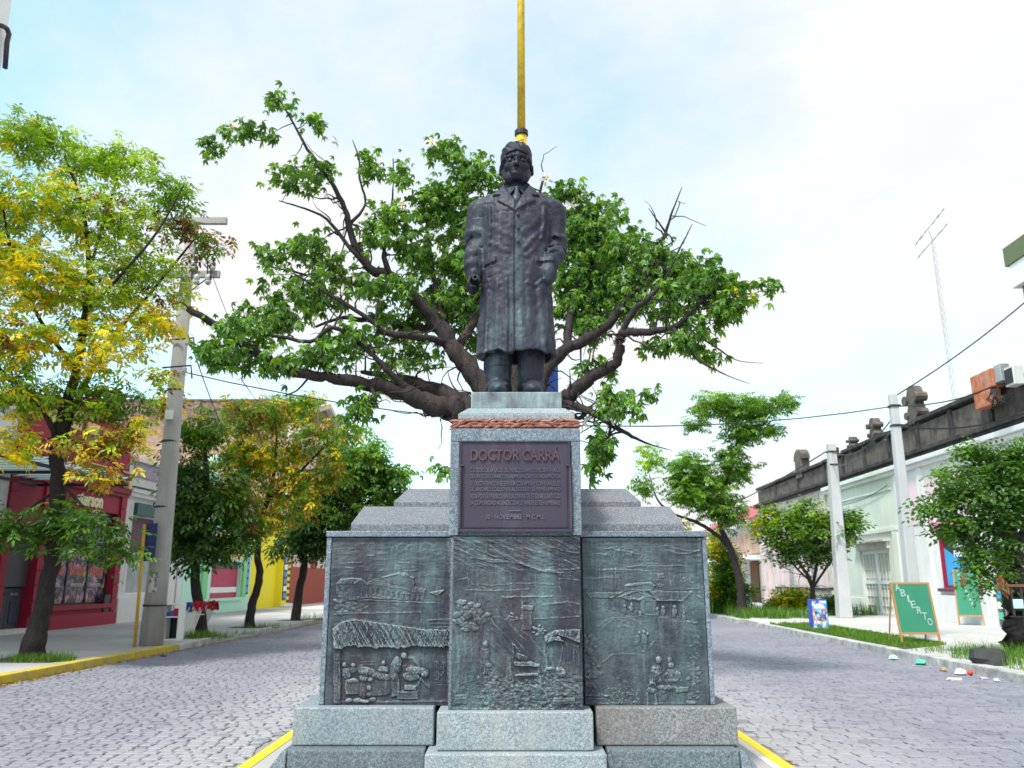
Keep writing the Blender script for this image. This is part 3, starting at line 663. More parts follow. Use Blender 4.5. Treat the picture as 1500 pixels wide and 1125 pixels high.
r.poly(rects(625, 911, 659, 923), 4, 1).poly(rects(630, 913, 659, 921), -4, 1, mode='add').line([(625, 911), (659, 910)], 5, 1).line([(630, 917), (659, 917)], 4, .8)
# thatched roof
th = r.noise(2.8, 34, 3, ang=-.55) * 22 + r.noise(9, 9) * 5
rb = 951 + 1.0 * np.sin(r.X * .13) + r.noise(5, 400, 3)[0][None, :] * 8
ft = np.clip(np.minimum(r.sdf([(488, 924), (500, 914), (512, 910), (535, 911), (600, 921), (625, 924.5), (662, 925), (662, 960), (488, 960)]), rb - r.Y) / 1.4 + .4, 0, 1)
r.h = r.h * (1 - ft) + (24 + th + (r.Y - 930) * .18) * ft
r.line([(492, 920), (500, 914), (512, 910), (535, 911), (600, 921), (625, 924.5), (660, 925)], 7, 1.5)
# room below
fr_ = np.clip((r.Y - rb) / 1.5, 0, 1) * np.clip((r.X - 498) / 2, 0, 1) * np.clip((656 - r.X) / 2, 0, 1); r.h = r.h * (1 - fr_) + (-4 + r.noise(10, 14) * 4) * fr_
r.poly(rects(489, 952, 499, 1031), 12, 2, tex=r.noise(5, 16) * 10)
for x in (506, 563, 572, 613, 620): r.line([(x, 953), (x, 1026)], 4, 1.0)
for a_ in (0, 3, 6): r.line([(636 + a_, 958 + a_), (656 - a_, 958 + a_), (655 - a_, 1005 - a_), (637 + a_, 1005 - a_), (636 + a_, 958 + a_)], 5, .9)
for a_ in (5, 8, 11): r.line([(645.5 + a_ * .7 * math.cos(q), 972 + a_ * math.sin(q)) for q in np.linspace(0, 3.2, 8)], 4, .8)
r.line([(640, 985), (652, 998)], 4, .9).line([(652, 985), (640, 998)], 4, .9)
for yy in (972, 976): r.line([(526, yy + 2), (536, yy), (548, yy)], 4, 1.0)
r.blob(505, 976, 3.4, 4, 17).blob(507.5, 988, 7, 8.5, 15).line([(512, 993), (525, 982), (530, 978)], 9, 1.8).blob(517, 977, 3.4, 3.4, 12).blob(517, 984, 5, 5, 9)
r.blob(516, 999, 11, 4, 17).poly([(505, 1000), (527, 1000), (526, 1018), (507, 1018)], 9, 2, tex=r.noise(2.4, 14) * 9).blob(511, 1026, 6, 3, 14).blob(524, 1026, 7, 3, 12)
r.blob(538, 986, 14, 7.5, 20, .15).blob(556, 992, 20, 6, 19, .12).blob(534, 994, 8, 6, 22).blob(543, 997, 6, 3.5, 24)
for k in range(9): r.line([(530 + k * 4.5, 983 + k), (534 + k * 4.6, 990 + k)], 4, .8)
r.blob(562, 974, 3.5, 4, 17).blob(562, 983, 8, 5, 15).line([(554, 984), (570, 984)], 6, 1.6)
r.poly([(528, 995), (572, 997), (572, 1018), (530, 1022)], 6, 2, tex=r.noise(2.2, 20) * 6).blob(532, 1012, 7, 12, 14).blob(541, 1009, 5, 4, 22).blob(541, 1018, 5, 3, 12).blob(534, 1027, 8, 3, 14).blob(546, 1025, 6, 3, 10)
r.blob(592, 963, 4.6, 5.2, 26).blob(580, 978, 8.5, 15, 24, .25).blob(577, 990, 7, 10, 22).poly([(572, 990), (584, 990), (586, 1018), (574, 1022)], 9, 2, tex=r.noise(2, 16) * 6)
r.line([(597, 966), (604, 966), (611, 973), (613, 979)], 13, 2.6).line([(588, 975), (592, 983), (600, 986)], 10, 2.2).line([(591, 978), (606, 978)], 8, 1.2)
r.blob(611, 984, 17, 5.5, 21, .1).blob(602, 992, 13, 7, 18).blob(622, 988, 7, 6, 22).line([(592, 980), (600, 987), (612, 987)], 6, 1.2)
for k in range(7): r.line([(590 + k * 4, 988), (594 + k * 3.6, 998)], 4, .8)
r.line([(610, 990), (628, 1007)], 12, 1.7).line([(620, 990), (608, 1011)], 9, 1.6).line([(624, 993), (629, 1004)], 6, 1.1)
r.poly(rects(592, 1005, 610, 1012), 14, 1.5).poly(rects(583, 1014, 612, 1024), 5, 1.2).line([(583, 1014), (612, 1013)], 7, 1.1).line([(584, 1024), (613, 1023)], 4, 1)
r.line([(500, 1029), (656, 1028)], 8, 1.6)
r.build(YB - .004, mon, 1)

# centre panel
r = Relief(664.5, 849.5, 786, 1041)
r.h += r.noise(12, 10) * 5 + r.noise(4, 24, 3) * 2
top = np.clip((838 - r.Y + (r.X - 700) * .12) / 6, 0, 1)
r.h += top * (r.noise(18, 3, 4, ang=-.0) * 5 + r.noise(26, 3.6, 4, ang=.45) * 15) + np.clip((797 - r.Y) / 5, 0, 1) * 5
for q in (((685, 812), (712, 824), (760, 826), (790, 838), (835, 842)), ((690, 819), (730, 822), (745, 824)), ((765, 828), (790, 836), (812, 838), (848, 835)), ((795, 798), (820, 806), (848, 812)), ((770, 803), (790, 810), (800, 815), (818, 824)), ((720, 800), (735, 815), (752, 824)), ((742, 798), (752, 808)), ((700, 806), (712, 812), (728, 818)), ((828, 822), (843, 832))): r.line(q, 8, 1.1)
for q in (((683, 867), (720, 868), (775, 866)), ((690, 858), (720, 860), (750, 857)), ((757, 857), (812, 858)), ((820, 850), (848, 852)), ((670, 852), (685, 849), (695, 860), (712, 865))): r.line(q, 5, 1.0)
for x in (686, 700, 738, 748, 775, 785, 820, 834): r.line([(x, 842), (x + 1, 866)], 3.5, .9)
r.line([(736, 878), (762, 877), (808, 876)], 9, 1.2).line([(795, 889), (830, 885), (848, 888)], 8, 1.4).line([(664, 908), (748, 907)], 3, 1).line([(783, 910), (849, 906)], 6, 1)
r.h += np.clip((r.Y - 880) / 4, 0, 1) * np.clip((912 - r.Y) / 4, 0, 1) * r.noise(3, 14, 3, ang=-.5) * 7
# field rows running to the horizon
r.poly([(714, 908), (748, 910), (800, 985), (790, 1015), (700, 1015), (705, 950)], 3, 3, tex=r.noise(3.2, 40, 3, ang=-.75) * 11)
r.poly([(664, 940), (715, 912), (712, 1010), (690, 1040), (664, 1040)], 2, 3, tex=r.noise(4.5, 22, 3, ang=.12) * 9)
r.line([(748, 912), (775, 935), (800, 965)], 6, 1.4).line([(722, 912), (745, 950), (760, 972)], 4, 1.1).line([(712, 915), (706, 955)], 3.5, 1.1)
r.line([(668, 925), (671, 950), (673, 985)], 7, 2.0).line([(681, 925), (682, 965)], 6, 1.6).line([(690, 928), (691, 955)], 4, 1.1)
r.lumps(684, 905, 20, 22, 46, 5.0, 16, 3); r.lumps(705, 906, 10, 9, 14, 3.4, 11, 31)
r.poly(rects(765, 896, 779, 925), 9, 1).poly([(763, 893), (767, 889), (782, 890), (780, 896), (764, 896.5)], 16, 1).lumps(755, 907, 14, 5, 16, 2.6, 9, 4)
r.line([(765, 893), (765, 885), (774, 884)], 6, 1.2)
# seated figures, bench and well
r.fig(710, 965, 44, 12, 15, .8); r.blob(712, 945, 3.6, 4.4, 18); r.blob(715, 977, 6, 4, 20)
r.poly([(752, 972), (778, 971), (791, 975), (790, 979), (754, 978)], 24, 1).poly([(754, 989), (789, 988), (789, 991.5), (754, 992)], 18, 1).blob(745, 985, 5, 20, 14).line([(747, 966), (751, 1010), (758, 1035)], 9, 2.2).line([(789, 976), (792, 1005), (808, 1035)], 8, 1.9)
r.poly([(752, 993), (790, 992), (791, 1004), (754, 1005)], -6, 1.5, mode='add')
r.line([(751, 946), (752, 966)], 10, 1.3).line([(753, 947), (763, 960), (770, 966)], 9, 1.3); r.blob(765, 966, 11, 6, 20, .4); 
for k in range(4): r.line([(757 + k * 3.4, 960 + k), (768 + k * 2.4, 962 + k * 1.6)], 5, .8)
# thatched shelter
tt = r.noise(2.6, 18, 4, ang=.3) * 9
r.poly([(798, 944), (798, 935), (806, 930), (815, 925), (850, 925), (850, 945), (832, 938), (816, 934), (806, 940)], 22, 1.3, tex=tt)
r.poly([(800, 946), (806, 937), (818, 935), (827, 943), (811, 941)], 28, 1.3); r.line([(798, 944), (798, 960), (802, 990)], 10, 2.2).line([(820, 942), (824, 950), (820, 975), (815, 982)], 8, 1.4)
r.poly([(827, 944), (849, 948), (849, 1000), (822, 990)], 4, 2, tex=r.noise(2.6, 30, 3) * 9)
r.lumps(790, 928, 10, 9, 14, 3, 13, 5); r.line([(808, 955), (810, 985)], 9, 2.4).line([(802, 960), (800, 985)], 6, 1.4).blob(806, 981, 8, 3.2, 20).blob(822, 986, 9, 7, 18, .5)
r.line([(812, 995), (833, 1008), (848, 1016)], 7, 1.6).line([(825, 988), (849, 1010)], 5, 1.2)
gr = np.clip((r.Y - 985 - 8 * np.sin(r.X * .06)) / 6, 0, 1); r.h += gr * (r.noise(5.5, 4, 4) * 17 + r.noise(2.5, 2.2, 2) * 6) * np.where((r.X > 700), 1, .45)
r.poly(rects(666, 1019, 684, 1031), 9, 1).line([(667, 1024), (683, 1023)], 5, .9).poly(rects(811, 1023, 843, 1032), 8, 1).line([(813, 1027), (841, 1027)], 5, .9)
r.h += np.clip((r.Y - 1036) / 2, 0, 1) * 5
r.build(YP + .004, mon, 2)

# right panel
r = Relief(852.5, 1027, 788, 1033.5)
r.h += r.noise(14, 10) * 5 + r.noise(3.5, 30, 3) * 2.6 + np.clip((795 - r.Y) / 4, 0, 1) * 6 + np.clip((r.X - 1021) / 3, 0, 1) * 7
r.h += np.clip((855 - r.Y) / 12, 0, 1) * r.noise(24, 3.4, 4) * 5
for q in (((898, 805), (915, 808), (935, 813)), ((975, 800), (990, 804), (1010, 808), (1024, 808)), ((975, 806), (990, 811), (1003, 812), (1022, 808)), ((920, 832), (945, 830)), ((950, 831), (1000, 830)), ((878, 838), (900, 836), (950, 838)), ((855, 848), (880, 849), (905, 848)), ((870, 802), (888, 805), (905, 802)), ((858, 815), (875, 811), (890, 815)), ((948, 828), (965, 827))): r.line(q, 6, 1.1)
for x, y in ((905, 815), (912, 810), (918, 820), (930, 815), (944, 822), (875, 812), (890, 820)): r.line([(x + 6 * math.cos(a), y + 8 * math.sin(a)) for a in np.linspace(2.2, 5.6, 8)], 4.5, 1.0)
for x in (873, 878, 897, 902): r.line([(x, 835), (x - 1, 866)], 4, 1.0)
r.line([(901, 842), (908, 852), (907, 865)], 5, 1.2); r.lumps(968, 852, 6, 10, 18, 2.4, 7, 6); r.lumps(1008, 852, 9, 9, 16, 2.6, 6, 7); r.line([(981, 842), (984, 862)], 5, 1).line([(988, 842), (987, 864)], 5, 1).lumps(860, 862, 8, 6, 8, 3, 5, 8)
r.poly([(914, 862), (956, 857), (960, 861), (955, 868), (914, 868)], 7).poly([(914, 861), (921, 856.5), (954, 854.5), (961, 860), (958, 861), (953, 858), (916, 862)], 13, .9)
r.poly([(864, 879), (940, 882), (940, 905), (866, 895)], 3, 1).poly([(858, 870), (914, 869.5), (896, 879.5), (865, 878.5)], 10, 1)
r.poly([(850, 877), (858, 871.5), (866, 879), (866, 900), (850, 905)], 7).line([(847, 877.5), (858, 870.5), (867, 879)], 8, 1.1)
r.poly([(952, 868), (1014, 868), (999, 883), (962, 882.5)], 12, 1).poly([(999, 883), (1014, 869), (1024, 877), (1024, 915), (1000, 908)], 7).line([(960, 882.5), (999, 883), (1014, 868.5), (1026, 878)], 8, 1.1).line([(950, 867), (1022, 865)], 5, 1)
r.poly([(907, 876), (932, 867), (954, 876), (938, 881.5), (920, 881)], 12, 1).poly([(915, 875.5), (932, 869.5), (947, 875.5), (935, 879)], -5, .8, mode='add').line([(895, 879.5), (907, 875.5), (930, 866), (941, 868), (965, 882)], 8, 1.2).line([(907, 876), (920, 881), (938, 881.5), (955, 877)], 6, 1)
r.poly([(898, 880), (908, 876), (916, 882), (916, 900), (897, 896)], 8).poly([(938, 882), (950, 877), (961, 883), (961, 906), (940, 902)], 8).poly(rects(944, 884, 957, 902), -5, 1, mode='add').poly(rects(918, 883, 938, 898), -4, 1, mode='add').poly(rects(963, 884, 982, 905), -4, 1, mode='add').poly(rects(984, 884, 996, 905), -4, 1, mode='add')
for x in (870, 876, 883, 890): r.line([(x, 881), (x + 1, 893)], 4, .9)
for x, y, q in ((915, 896, 12), (925, 893, 10), (972, 898, 12), (988, 898, 14), (963, 900, 12), (1002, 906, 12), (938, 906, 10)): r.blob(x, y - q * .45, 2.6, 3, 13).blob(x, y + q * .1, 3.8, q * .5, 11)
r.lumps(878, 886, 12, 3, 12, 2, 7, 9)
sq = 897 + (r.X - 865) * .09 + 2.5 * np.sin(r.X * .09); f = np.clip((r.Y - sq) / 1.5, 0, 1); r.h = r.h * (1 - f) + (5 + r.noise(3.4, 42, 4) * 3.4 + r.noise(24, 24) * 5) * f
r.line([(x, 897 + (x - 865) * .09 + 2.5 * math.sin(x * .09)) for x in range(866, 1000, 6)], 4, 1.2).line([(1008, 914), (1021, 915)], 8, 1.3)
r.line([(910 + 44 * math.cos(a), 945 + 38 * math.sin(a)) for a in np.linspace(3.3, 5.9, 14)], 3.4, 1).line([(905 + 24 * math.cos(a), 935 + 25 * math.sin(a)) for a in np.linspace(3.5, 5.9, 12)], 3, 1)
r.line([(905, 921), (912, 919), (920, 921)], 5, 1.4).line([(883, 972), (898, 961), (930, 960)], 6, 1.2).line([(941, 957), (950, 953), (958, 942)], 6, 1.2)
r.blob(937, 929, 2.8, 3, 16).blob(934, 940, 4.6, 10, 14, .2).blob(943, 928, 2.8, 3, 17).blob(948, 930, 2.6, 3, 17).blob(944, 939, 5, 11, 17).blob(945, 948, 3.4, 9, 14)
r.lumps(860, 950, 12, 22, 34, 4.6, 15, 10); r.lumps(864, 982, 14, 22, 34, 4.6, 16, 11); r.line([(851, 987), (862, 995), (872, 1008)], 8, 1.6)
r.lumps(1020, 945, 8, 25, 30, 3.0, 10, 12); r.lumps(1016, 985, 10, 22, 34, 3.4, 12, 13); r.lumps(1016, 1015, 10, 14, 24, 3.0, 12, 14)
r.blob(965, 968.5, 5.2, 5.6, 26).blob(962, 988, 9.5, 15, 23).blob(956, 1000, 6, 10, 18)
for k in range(5): r.line([(953 + k * 3.6, 992), (952 + k * 3.2, 1003)], 5, .8)
r.line([(955, 985), (966, 989), (972, 984)], 8, 2).line([(955, 980), (968, 979)], 6, 1.5)
r.blob(980.5, 969, 4, 4.4, 22).blob(983, 976.5, 5.6, 6, 28).blob(986, 990, 11.5, 12, 25).line([(994, 988), (997, 997), (980, 999), (968, 999)], 11, 2.8).line([(975, 988), (968, 998)], 8, 2)
for k in range(8): r.line([(968 + k * 3, 1003), (966 + k * 3.8, 1030)], 6, .9)
r.blob(973, 1016, 9, 14, 15).blob(978, 1008, 18, 4.5, 22).poly([(990, 1007), (1008, 1007), (1008, 1014), (990, 1015)], 20, 1).poly([(993, 1016), (1003, 1016), (1003, 1032), (993, 1032)], 10, 1.3).blob(1013, 1029, 9, 3.4, 17)
r.blob(955, 1012, 8, 5.5, 20).line([(950, 1006), (953, 1001.5), (959, 1002), (961, 1007)], 12, 1.1).line([(948, 1017), (950, 1032)], 8, 1.8).line([(961, 1017), (961, 1032)], 8, 1.8)
r.poly([(866, 1012), (880, 1008), (935, 1010), (938, 1030), (862, 1032)], 8, 2, tex=r.noise(2.2, 2.2, 2) * 15); r.lumps(912, 1000, 18, 10, 40, 2.0, 9, 15)
r.poly(rects(857, 1019, 892, 1031), 10, 1).line([(857, 1019), (892, 1019)], 7, 1.1).line([(861, 1024), (888, 1024)], 5, .8)
r.line([(853, 1031), (1024, 1031)], 5, 1.8)
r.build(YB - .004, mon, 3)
# thin joint strips between the panels
MB().box(mx(661.5, 900, YB), mx(664, 900, YB), YB - .0, YB + .06, z0, zt).build('panel_joint', M['bronze_plaque'], mon)
MB().box(mx(850, 900, YB), mx(852, 900, YB), YB - .0, YB + .06, z0, zt).build('panel_joint', M['bronze_plaque'], mon)

# ------------------------------------------------------------------ the bronze figure
ZF = W(757, 574, 7.30).z          # top of the bronze base
YC = 7.72
bronze_thing = thing('bronze_statue', 'dark bronze statue of a man in a long overcoat and round spectacles', 'statue', (MX, YC, ZF - .16))
MB().box(mx(690, 590, 7.30), mx(823, 590, 7.30), 7.30, 8.2, zk2 + .001, ZF).build('bronze_base', M['bronze_base'], bronze_thing, bevel=.008)

class SDF:
    def __init__(s, lo, hi, h):
        s.lo = np.array(lo, float); s.h = h; n = np.ceil((np.array(hi) - s.lo) / h).astype(int) + 1; s.n = n
        s.ax = [s.lo[i] + h * np.arange(n[i]) for i in range(3)]; s.d = np.full(tuple(n), 9., dtype=np.float32)
    def win(s, lo, hi, pad):
        sl = []
        for i in range(3):
            a = int(max(0, math.floor((lo[i] - pad - s.lo[i]) / s.h))); b = int(min(s.n[i], math.ceil((hi[i] + pad - s.lo[i]) / s.h) + 1)); sl.append(slice(a, max(a + 1, b)))
        X = s.ax[0][sl[0]][:, None, None]; Y = s.ax[1][sl[1]][None, :, None]; Z = s.ax[2][sl[2]][None, None, :]
        return tuple(sl), X, Y, Z
    def smin(s, sl, v, k):
        a = s.d[sl]
        if k <= 0: s.d[sl] = np.minimum(a, v)
        else:
            hh = np.clip(.5 + .5 * (a - v) / k, 0, 1); s.d[sl] = a * (1 - hh) + v * hh - k * hh * (1 - hh)
    def smax(s, sl, v, k):
        a = s.d[sl]; hh = np.clip(.5 - .5 * (a - v) / k, 0, 1); s.d[sl] = a * (1 - hh) + v * hh + k * hh * (1 - hh)
    def cap(s, a, b, ra, rb, k=.03, sub=False, sy=1.):
        a, b = np.array(a, float), np.array(b, float); m = max(ra, rb) * max(1, sy)
        sl, X, Y, Z = s.win(np.minimum(a, b) - m, np.maximum(a, b) + m, k + .03); e = b - a
        px_, py_, pz_ = X - a[0], (Y - a[1]) / 1., Z - a[2]; t = np.clip((px_ * e[0] + py_ * e[1] + pz_ * e[2]) / (e @ e), 0, 1)
        v = np.sqrt((px_ - e[0] * t) ** 2 + ((py_ - e[1] * t) / sy) ** 2 + (pz_ - e[2] * t) ** 2) - (ra + (rb - ra) * t)
        if sub: s.smax(sl, -v, k)
        else: s.smin(sl, v, k)
    def ell(s, c, r, k=.03, sub=False, rot=None):
        c, r_ = np.array(c, float), np.array(r, float); m = np.full(3, r_.max()) if rot is not None else r_
        sl, X, Y, Z = s.win(c - m, c + m, k + .03); x, y, z = X - c[0], Y - c[1], Z - c[2]
        if rot is not None:
            Rm = np.array(rot.to_matrix()).T; x, y, z = (Rm[0, 0] * x + Rm[0, 1] * y + Rm[0, 2] * z), (Rm[1, 0] * x + Rm[1, 1] * y + Rm[1, 2] * z), (Rm[2, 0] * x + Rm[2, 1] * y + Rm[2, 2] * z)
        q = np.sqrt((x / r_[0]) ** 2 + (y / r_[1]) ** 2 + (z / r_[2]) ** 2); v = (q - 1) * r_.min()
        if sub: s.smax(sl, -v, k)
        else: s.smin(sl, v, k)
    def nets(s):
        d = s.d; ins = d < 0; nx, ny, nz = d.shape
        C = sum(ins[i:nx - 1 + i, j:ny - 1 + j, k:nz - 1 + k].astype(np.int8) for i in (0, 1) for j in (0, 1) for k in (0, 1))
        ci = np.argwhere((C > 0) & (C < 8)); idm = np.full((nx - 1, ny - 1, nz - 1), -1, np.int32); idm[tuple(ci.T)] = np.arange(len(ci))
        acc = np.zeros((len(ci), 3)); cnt = np.zeros(len(ci))
        cor = [(i, j, k) for i in (0, 1) for j in (0, 1) for k in (0, 1)]
        for a in cor:
            for ax in range(3):
                if a[ax]: continue
                b = list(a); b[ax] = 1
                va = d[ci[:, 0] + a[0], ci[:, 1] + a[1], ci[:, 2] + a[2]]; vb = d[ci[:, 0] + b[0], ci[:, 1] + b[1], ci[:, 2] + b[2]]
                m = (va < 0) != (vb < 0); t = va / np.where(np.abs(va - vb) < 1e-9, 1, va - vb)
                p = np.array(a, float)[None, :].repeat(len(ci), 0); p[:, ax] += t; acc[m] += p[m]; cnt[m] += 1
        V = s.lo + s.h * (ci + acc / cnt[:, None]); F = []
        for ax in range(3):
            b, c = [(1, 2), (2, 0), (0, 1)][ax]
            A = np.moveaxis(ins, ax, 0); ch = np.argwhere(A[:-1] != A[1:]); full = np.zeros((len(ch), 3), int)
            oth = [q for q in range(3) if q != ax]; full[:, ax] = ch[:, 0]; full[:, oth[0]] = ch[:, 1]; full[:, oth[1]] = ch[:, 2]
            ok = (full[:, b] > 0) & (full[:, c] > 0) & (full[:, b] < d.shape[b] - 1) & (full[:, c] < d.shape[c] - 1); full = full[ok]
            def cell(db, dc):
                q = full.copy(); q[:, b] -= db; q[:, c] -= dc; return idm[tuple(q.T)]
            quad = np.stack([cell(1, 1), cell(0, 1), cell(0, 0), cell(1, 0)], 1); s0 = ins[tuple(full.T)]
            quad[~s0] = quad[~s0][:, ::-1]; F.append(quad)
        return V, np.concatenate(F)

def poly_sd(X, Z, P):
    d = np.full(np.broadcast(X, Z).shape, 1e9); ins = np.zeros(d.shape, bool); n = len(P)
    for i in range(n):
        (ax, ay), (bx, by) = P[i], P[(i + 1) % n]; ex, ey = bx - ax, by - ay; wx, wy = X - ax, Z - ay
        t = np.clip((wx * ex + wy * ey) / (ex * ex + ey * ey + 1e-12), 0, 1); d = np.minimum(d, (wx - ex * t) ** 2 + (wy - ey * t) ** 2)
        c = (ay <= Z) != (by <= Z); ins ^= c & (X < ax + (Z - ay) * ex / (ey if abs(ey) > 1e-9 else 1e-9))
    return np.where(ins, 1, -1) * np.sqrt(d)
def seg_d(X, Z, pts):
    d = None
    for (ax, ay), (bx, by) in zip(pts[:-1], pts[1:]):
        ex, ey = bx - ax, by - ay; wx, wy = X - ax, Z - ay; t = np.clip((wx * ex + wy * ey) / (ex * ex + ey * ey), 0, 1)
        q = (wx - ex * t) ** 2 + (wy - ey * t) ** 2; d = q if d is None else np.minimum(d, q)
    return np.sqrt(d)

hgt = .0085
B = SDF((-.60, -.42, ZF - .02), (.58, .36, 5.62), hgt)
# shoes and legs
for sx, cx_ in ((-1, -.172), (1, .142)):
    B.ell((cx_ + sx * .01, -.20, ZF + .045), (.088, .20, .085), .02); B.ell((cx_, -.02, ZF + .05), (.085, .16, .09), .03)
    B.cap((cx_, -.005, ZF + .13), (cx_ * .98, .0, 3.95), .120, .138, .03, sy=1.05)
    B.ell((cx_, -.06, ZF + .125), (.118, .16, .055), .03)
# coat body: stacked superellipse sections
zs_ = np.array([3.60, 3.67, 3.9, 4.2, 4.5, 4.75, 5.0, 5.15, 5.27, 5.36, 5.44]); aa = np.array([.388, .386, .372, .356, .345, .345, .352, .362, .350, .27, .15]); bb = np.array([.305, .30, .285, .268, .255, .252, .255, .25, .215, .165, .12])
sl, X, Y, Z = B.win((-.6, -.42, 3.60), (.6, .36, 5.5), 0)
A_, B_ = np.interp(Z, zs_, aa), np.interp(Z, zs_, bb)
ang = np.arctan2(Y, X)
fl = np.clip((4.75 - Z) / 1.0, 0, 1)         # skirt folds get deeper towards the hem
fold = .35 * fl * (.010 * np.sin(ang * 9 + 1.2) + .007 * np.sin(ang * 17 + .4 + Z * 1.2) + .005 * np.sin(ang * 26 + Z * 2))
q = (np.abs(X / A_) ** 2.5 + np.abs((Y - .0) / B_) ** 2.3) ** (1 / 2.4)
body = (q - 1) * np.minimum(A_, B_) * .95 - fold
hem = 3.70 + .012 * np.sin(ang * 5 + .5) + .008 * np.sin(ang * 11)
body = np.maximum(body, hem - Z)
inner = (q - .90) * .28
body = np.where(Z < 3.92, np.maximum(body, -np.maximum(inner, Z - 3.90)), body)
B.smin(sl, body, .012)
# shoulders and neck root
for sx in (-1, 1):
    B.cap((sx * .08, .02, 5.38), (sx * .34, .02, 5.255), .10, .115, .06, sy=1.2)
B.cap((0, .03, 5.3), (0, .02, 5.42), .15, .125, .06)
# arms.  -x: hanging, hand closed on a rolled paper;  +x: hand in the coat pocket
B.cap((-.375, .02, 5.235), (-.405, .045, 4.86), .128, .118, .03, sy=1.1); B.cap((-.405, .045, 4.86), (-.418, -.07, 4.60), .113, .098, .03, sy=1.05)
B.ell((-.42, -.02, 4.73), (.105, .13, .09), .03); B.ell((-.425, -.055, 4.62), (.098, .11, .06), .02); B.ell((-.405, .03, 4.97), (.118, .13, .06), .03)
B.cap((-.417, -.085, 4.575), (-.412, -.12, 4.515), .072, .062, .012)
B.cap((.375, .02, 5.235), (.395, .05, 4.86), .126, .112, .03, sy=1.1); B.cap((.395, .05, 4.85), (.372, -.10, 4.695), .112, .095, .03, sy=1.05)
B.ell((.40, .0, 4.80), (.108, .14, .07), .02); B.ell((.385, -.07, 4.715), (.102, .115, .055), .02); B.ell((.392, .03, 4.93), (.112, .13, .05), .02)
B.cap((.365, -.12, 4.675), (.345, -.17, 4.62), .078, .075, .012)
B.ell((.315, -.165, 4.53), (.085, .085, .15), .03); B.ell((.30, -.20, 4.47), (.06, .055, .09), .03)
# deep creases: armpits, sleeves
for a, b, ra in (((-.285, -.22, 5.16), (-.300, -.20, 4.62), .012), ((.288, -.22, 5.16), (.285, -.20, 4.74), .013)): B.cap(a, b, ra, ra * .8, .02, True, 2.)
def ring(c, nrm, rad, t, k=.012, sub=True, squash=1.):
    c = Vector(c); n_ = Vector(nrm).normalized(); u = n_.orthogonal().normalized(); v = n_.cross(u); pts = [c + (u * math.cos(a) + v * math.sin(a)) * rad for a in np.linspace(0, 2 * math.pi, 13)]
    for p, q_ in zip(pts[:-1], pts[1:]): B.cap(p, q_, t, t, k, sub)
for c, n_, rd in (((-.415, .0, 4.80), (.35, .3, 1), .122), ((-.42, -.045, 4.675), (-.3, .2, 1), .108), ((-.40, .04, 4.90), (-.5, .3, 1), .128), ((.395, .03, 4.865), (.5, .4, 1), .124), ((.40, -.02, 4.765), (-.35, .6, 1), .118), ((.38, -.09, 4.735), (-.5, .9, 1), .108)):
    ring(c, n_, rd, .011, .02)
for c, n_, rd in (((-.422, -.075, 4.585), (0, .35, 1), .088), ((.362, -.13, 4.685), (-.5, .9, 1), .086)): ring(c, n_, rd, .013, .02, False)
# surface work on the front of the coat
sl, X, Y, Z = B.win((-.5, -.42, 3.6), (.5, .02, 5.55), 0); X2, Z2 = X[:, 0, :], Z[:, 0, :]
off = np.zeros(np.broadcast(X2, Z2).shape)
ss = lambda d_, w: np.clip(d_ / w + .5, 0, 1)
lapL = [(-.13, 5.47), (-.012, 5.235), (-.015, 5.118), (-.19, 5.25), (-.165, 5.325), (-.235, 5.335), (-.19, 5.46)]
lapR = [(.125, 5.47), (.02, 5.235), (-.015, 5.118), (.19, 5.255), (.155, 5.325), (.232, 5.33), (.18, 5.46)]
for P in (lapL, lapR): off += .020 * ss(poly_sd(X2, Z2, P), .010)
V_ = [(-.125, 5.50), (.0, 5.215), (.12, 5.50)]
off -= .030 * ss(poly_sd(X2, Z2, V_), .014)
off -= .012 * np.exp(-(seg_d(X2, Z2, [(-.165, 5.328), (-.24, 5.332)]) / .007) ** 2) + .012 * np.exp(-(seg_d(X2, Z2, [(.155, 5.325), (.235, 5.328)]) / .007) ** 2)
front = .5 + .5 * np.tanh((X2 - (-.018 + .0 * Z2)) / .006); off += np.where(Z2 < 5.11, .011 * (1 - front), 0)
off -= .010 * np.exp(-((X2 + .018) / .006) ** 2) * (Z2 < 5.11)
# pocket flaps
for P, hh in (([(-.31, 4.64), (-.20, 4.665), (-.20, 4.60), (-.31, 4.575)], .012), ([(.19, 4.655), (.36, 4.66), (.37, 4.60), (.19, 4.60)], .016)): off += hh * ss(poly_sd(X2, Z2, P), .008)
off -= .010 * np.exp(-(seg_d(X2, Z2, [(-.31, 4.57), (-.19, 4.60)]) / .007) ** 2) + .008 * np.exp(-(seg_d(X2, Z2, [(-.27, 4.45), (-.20, 4.47)]) / .01) ** 2)
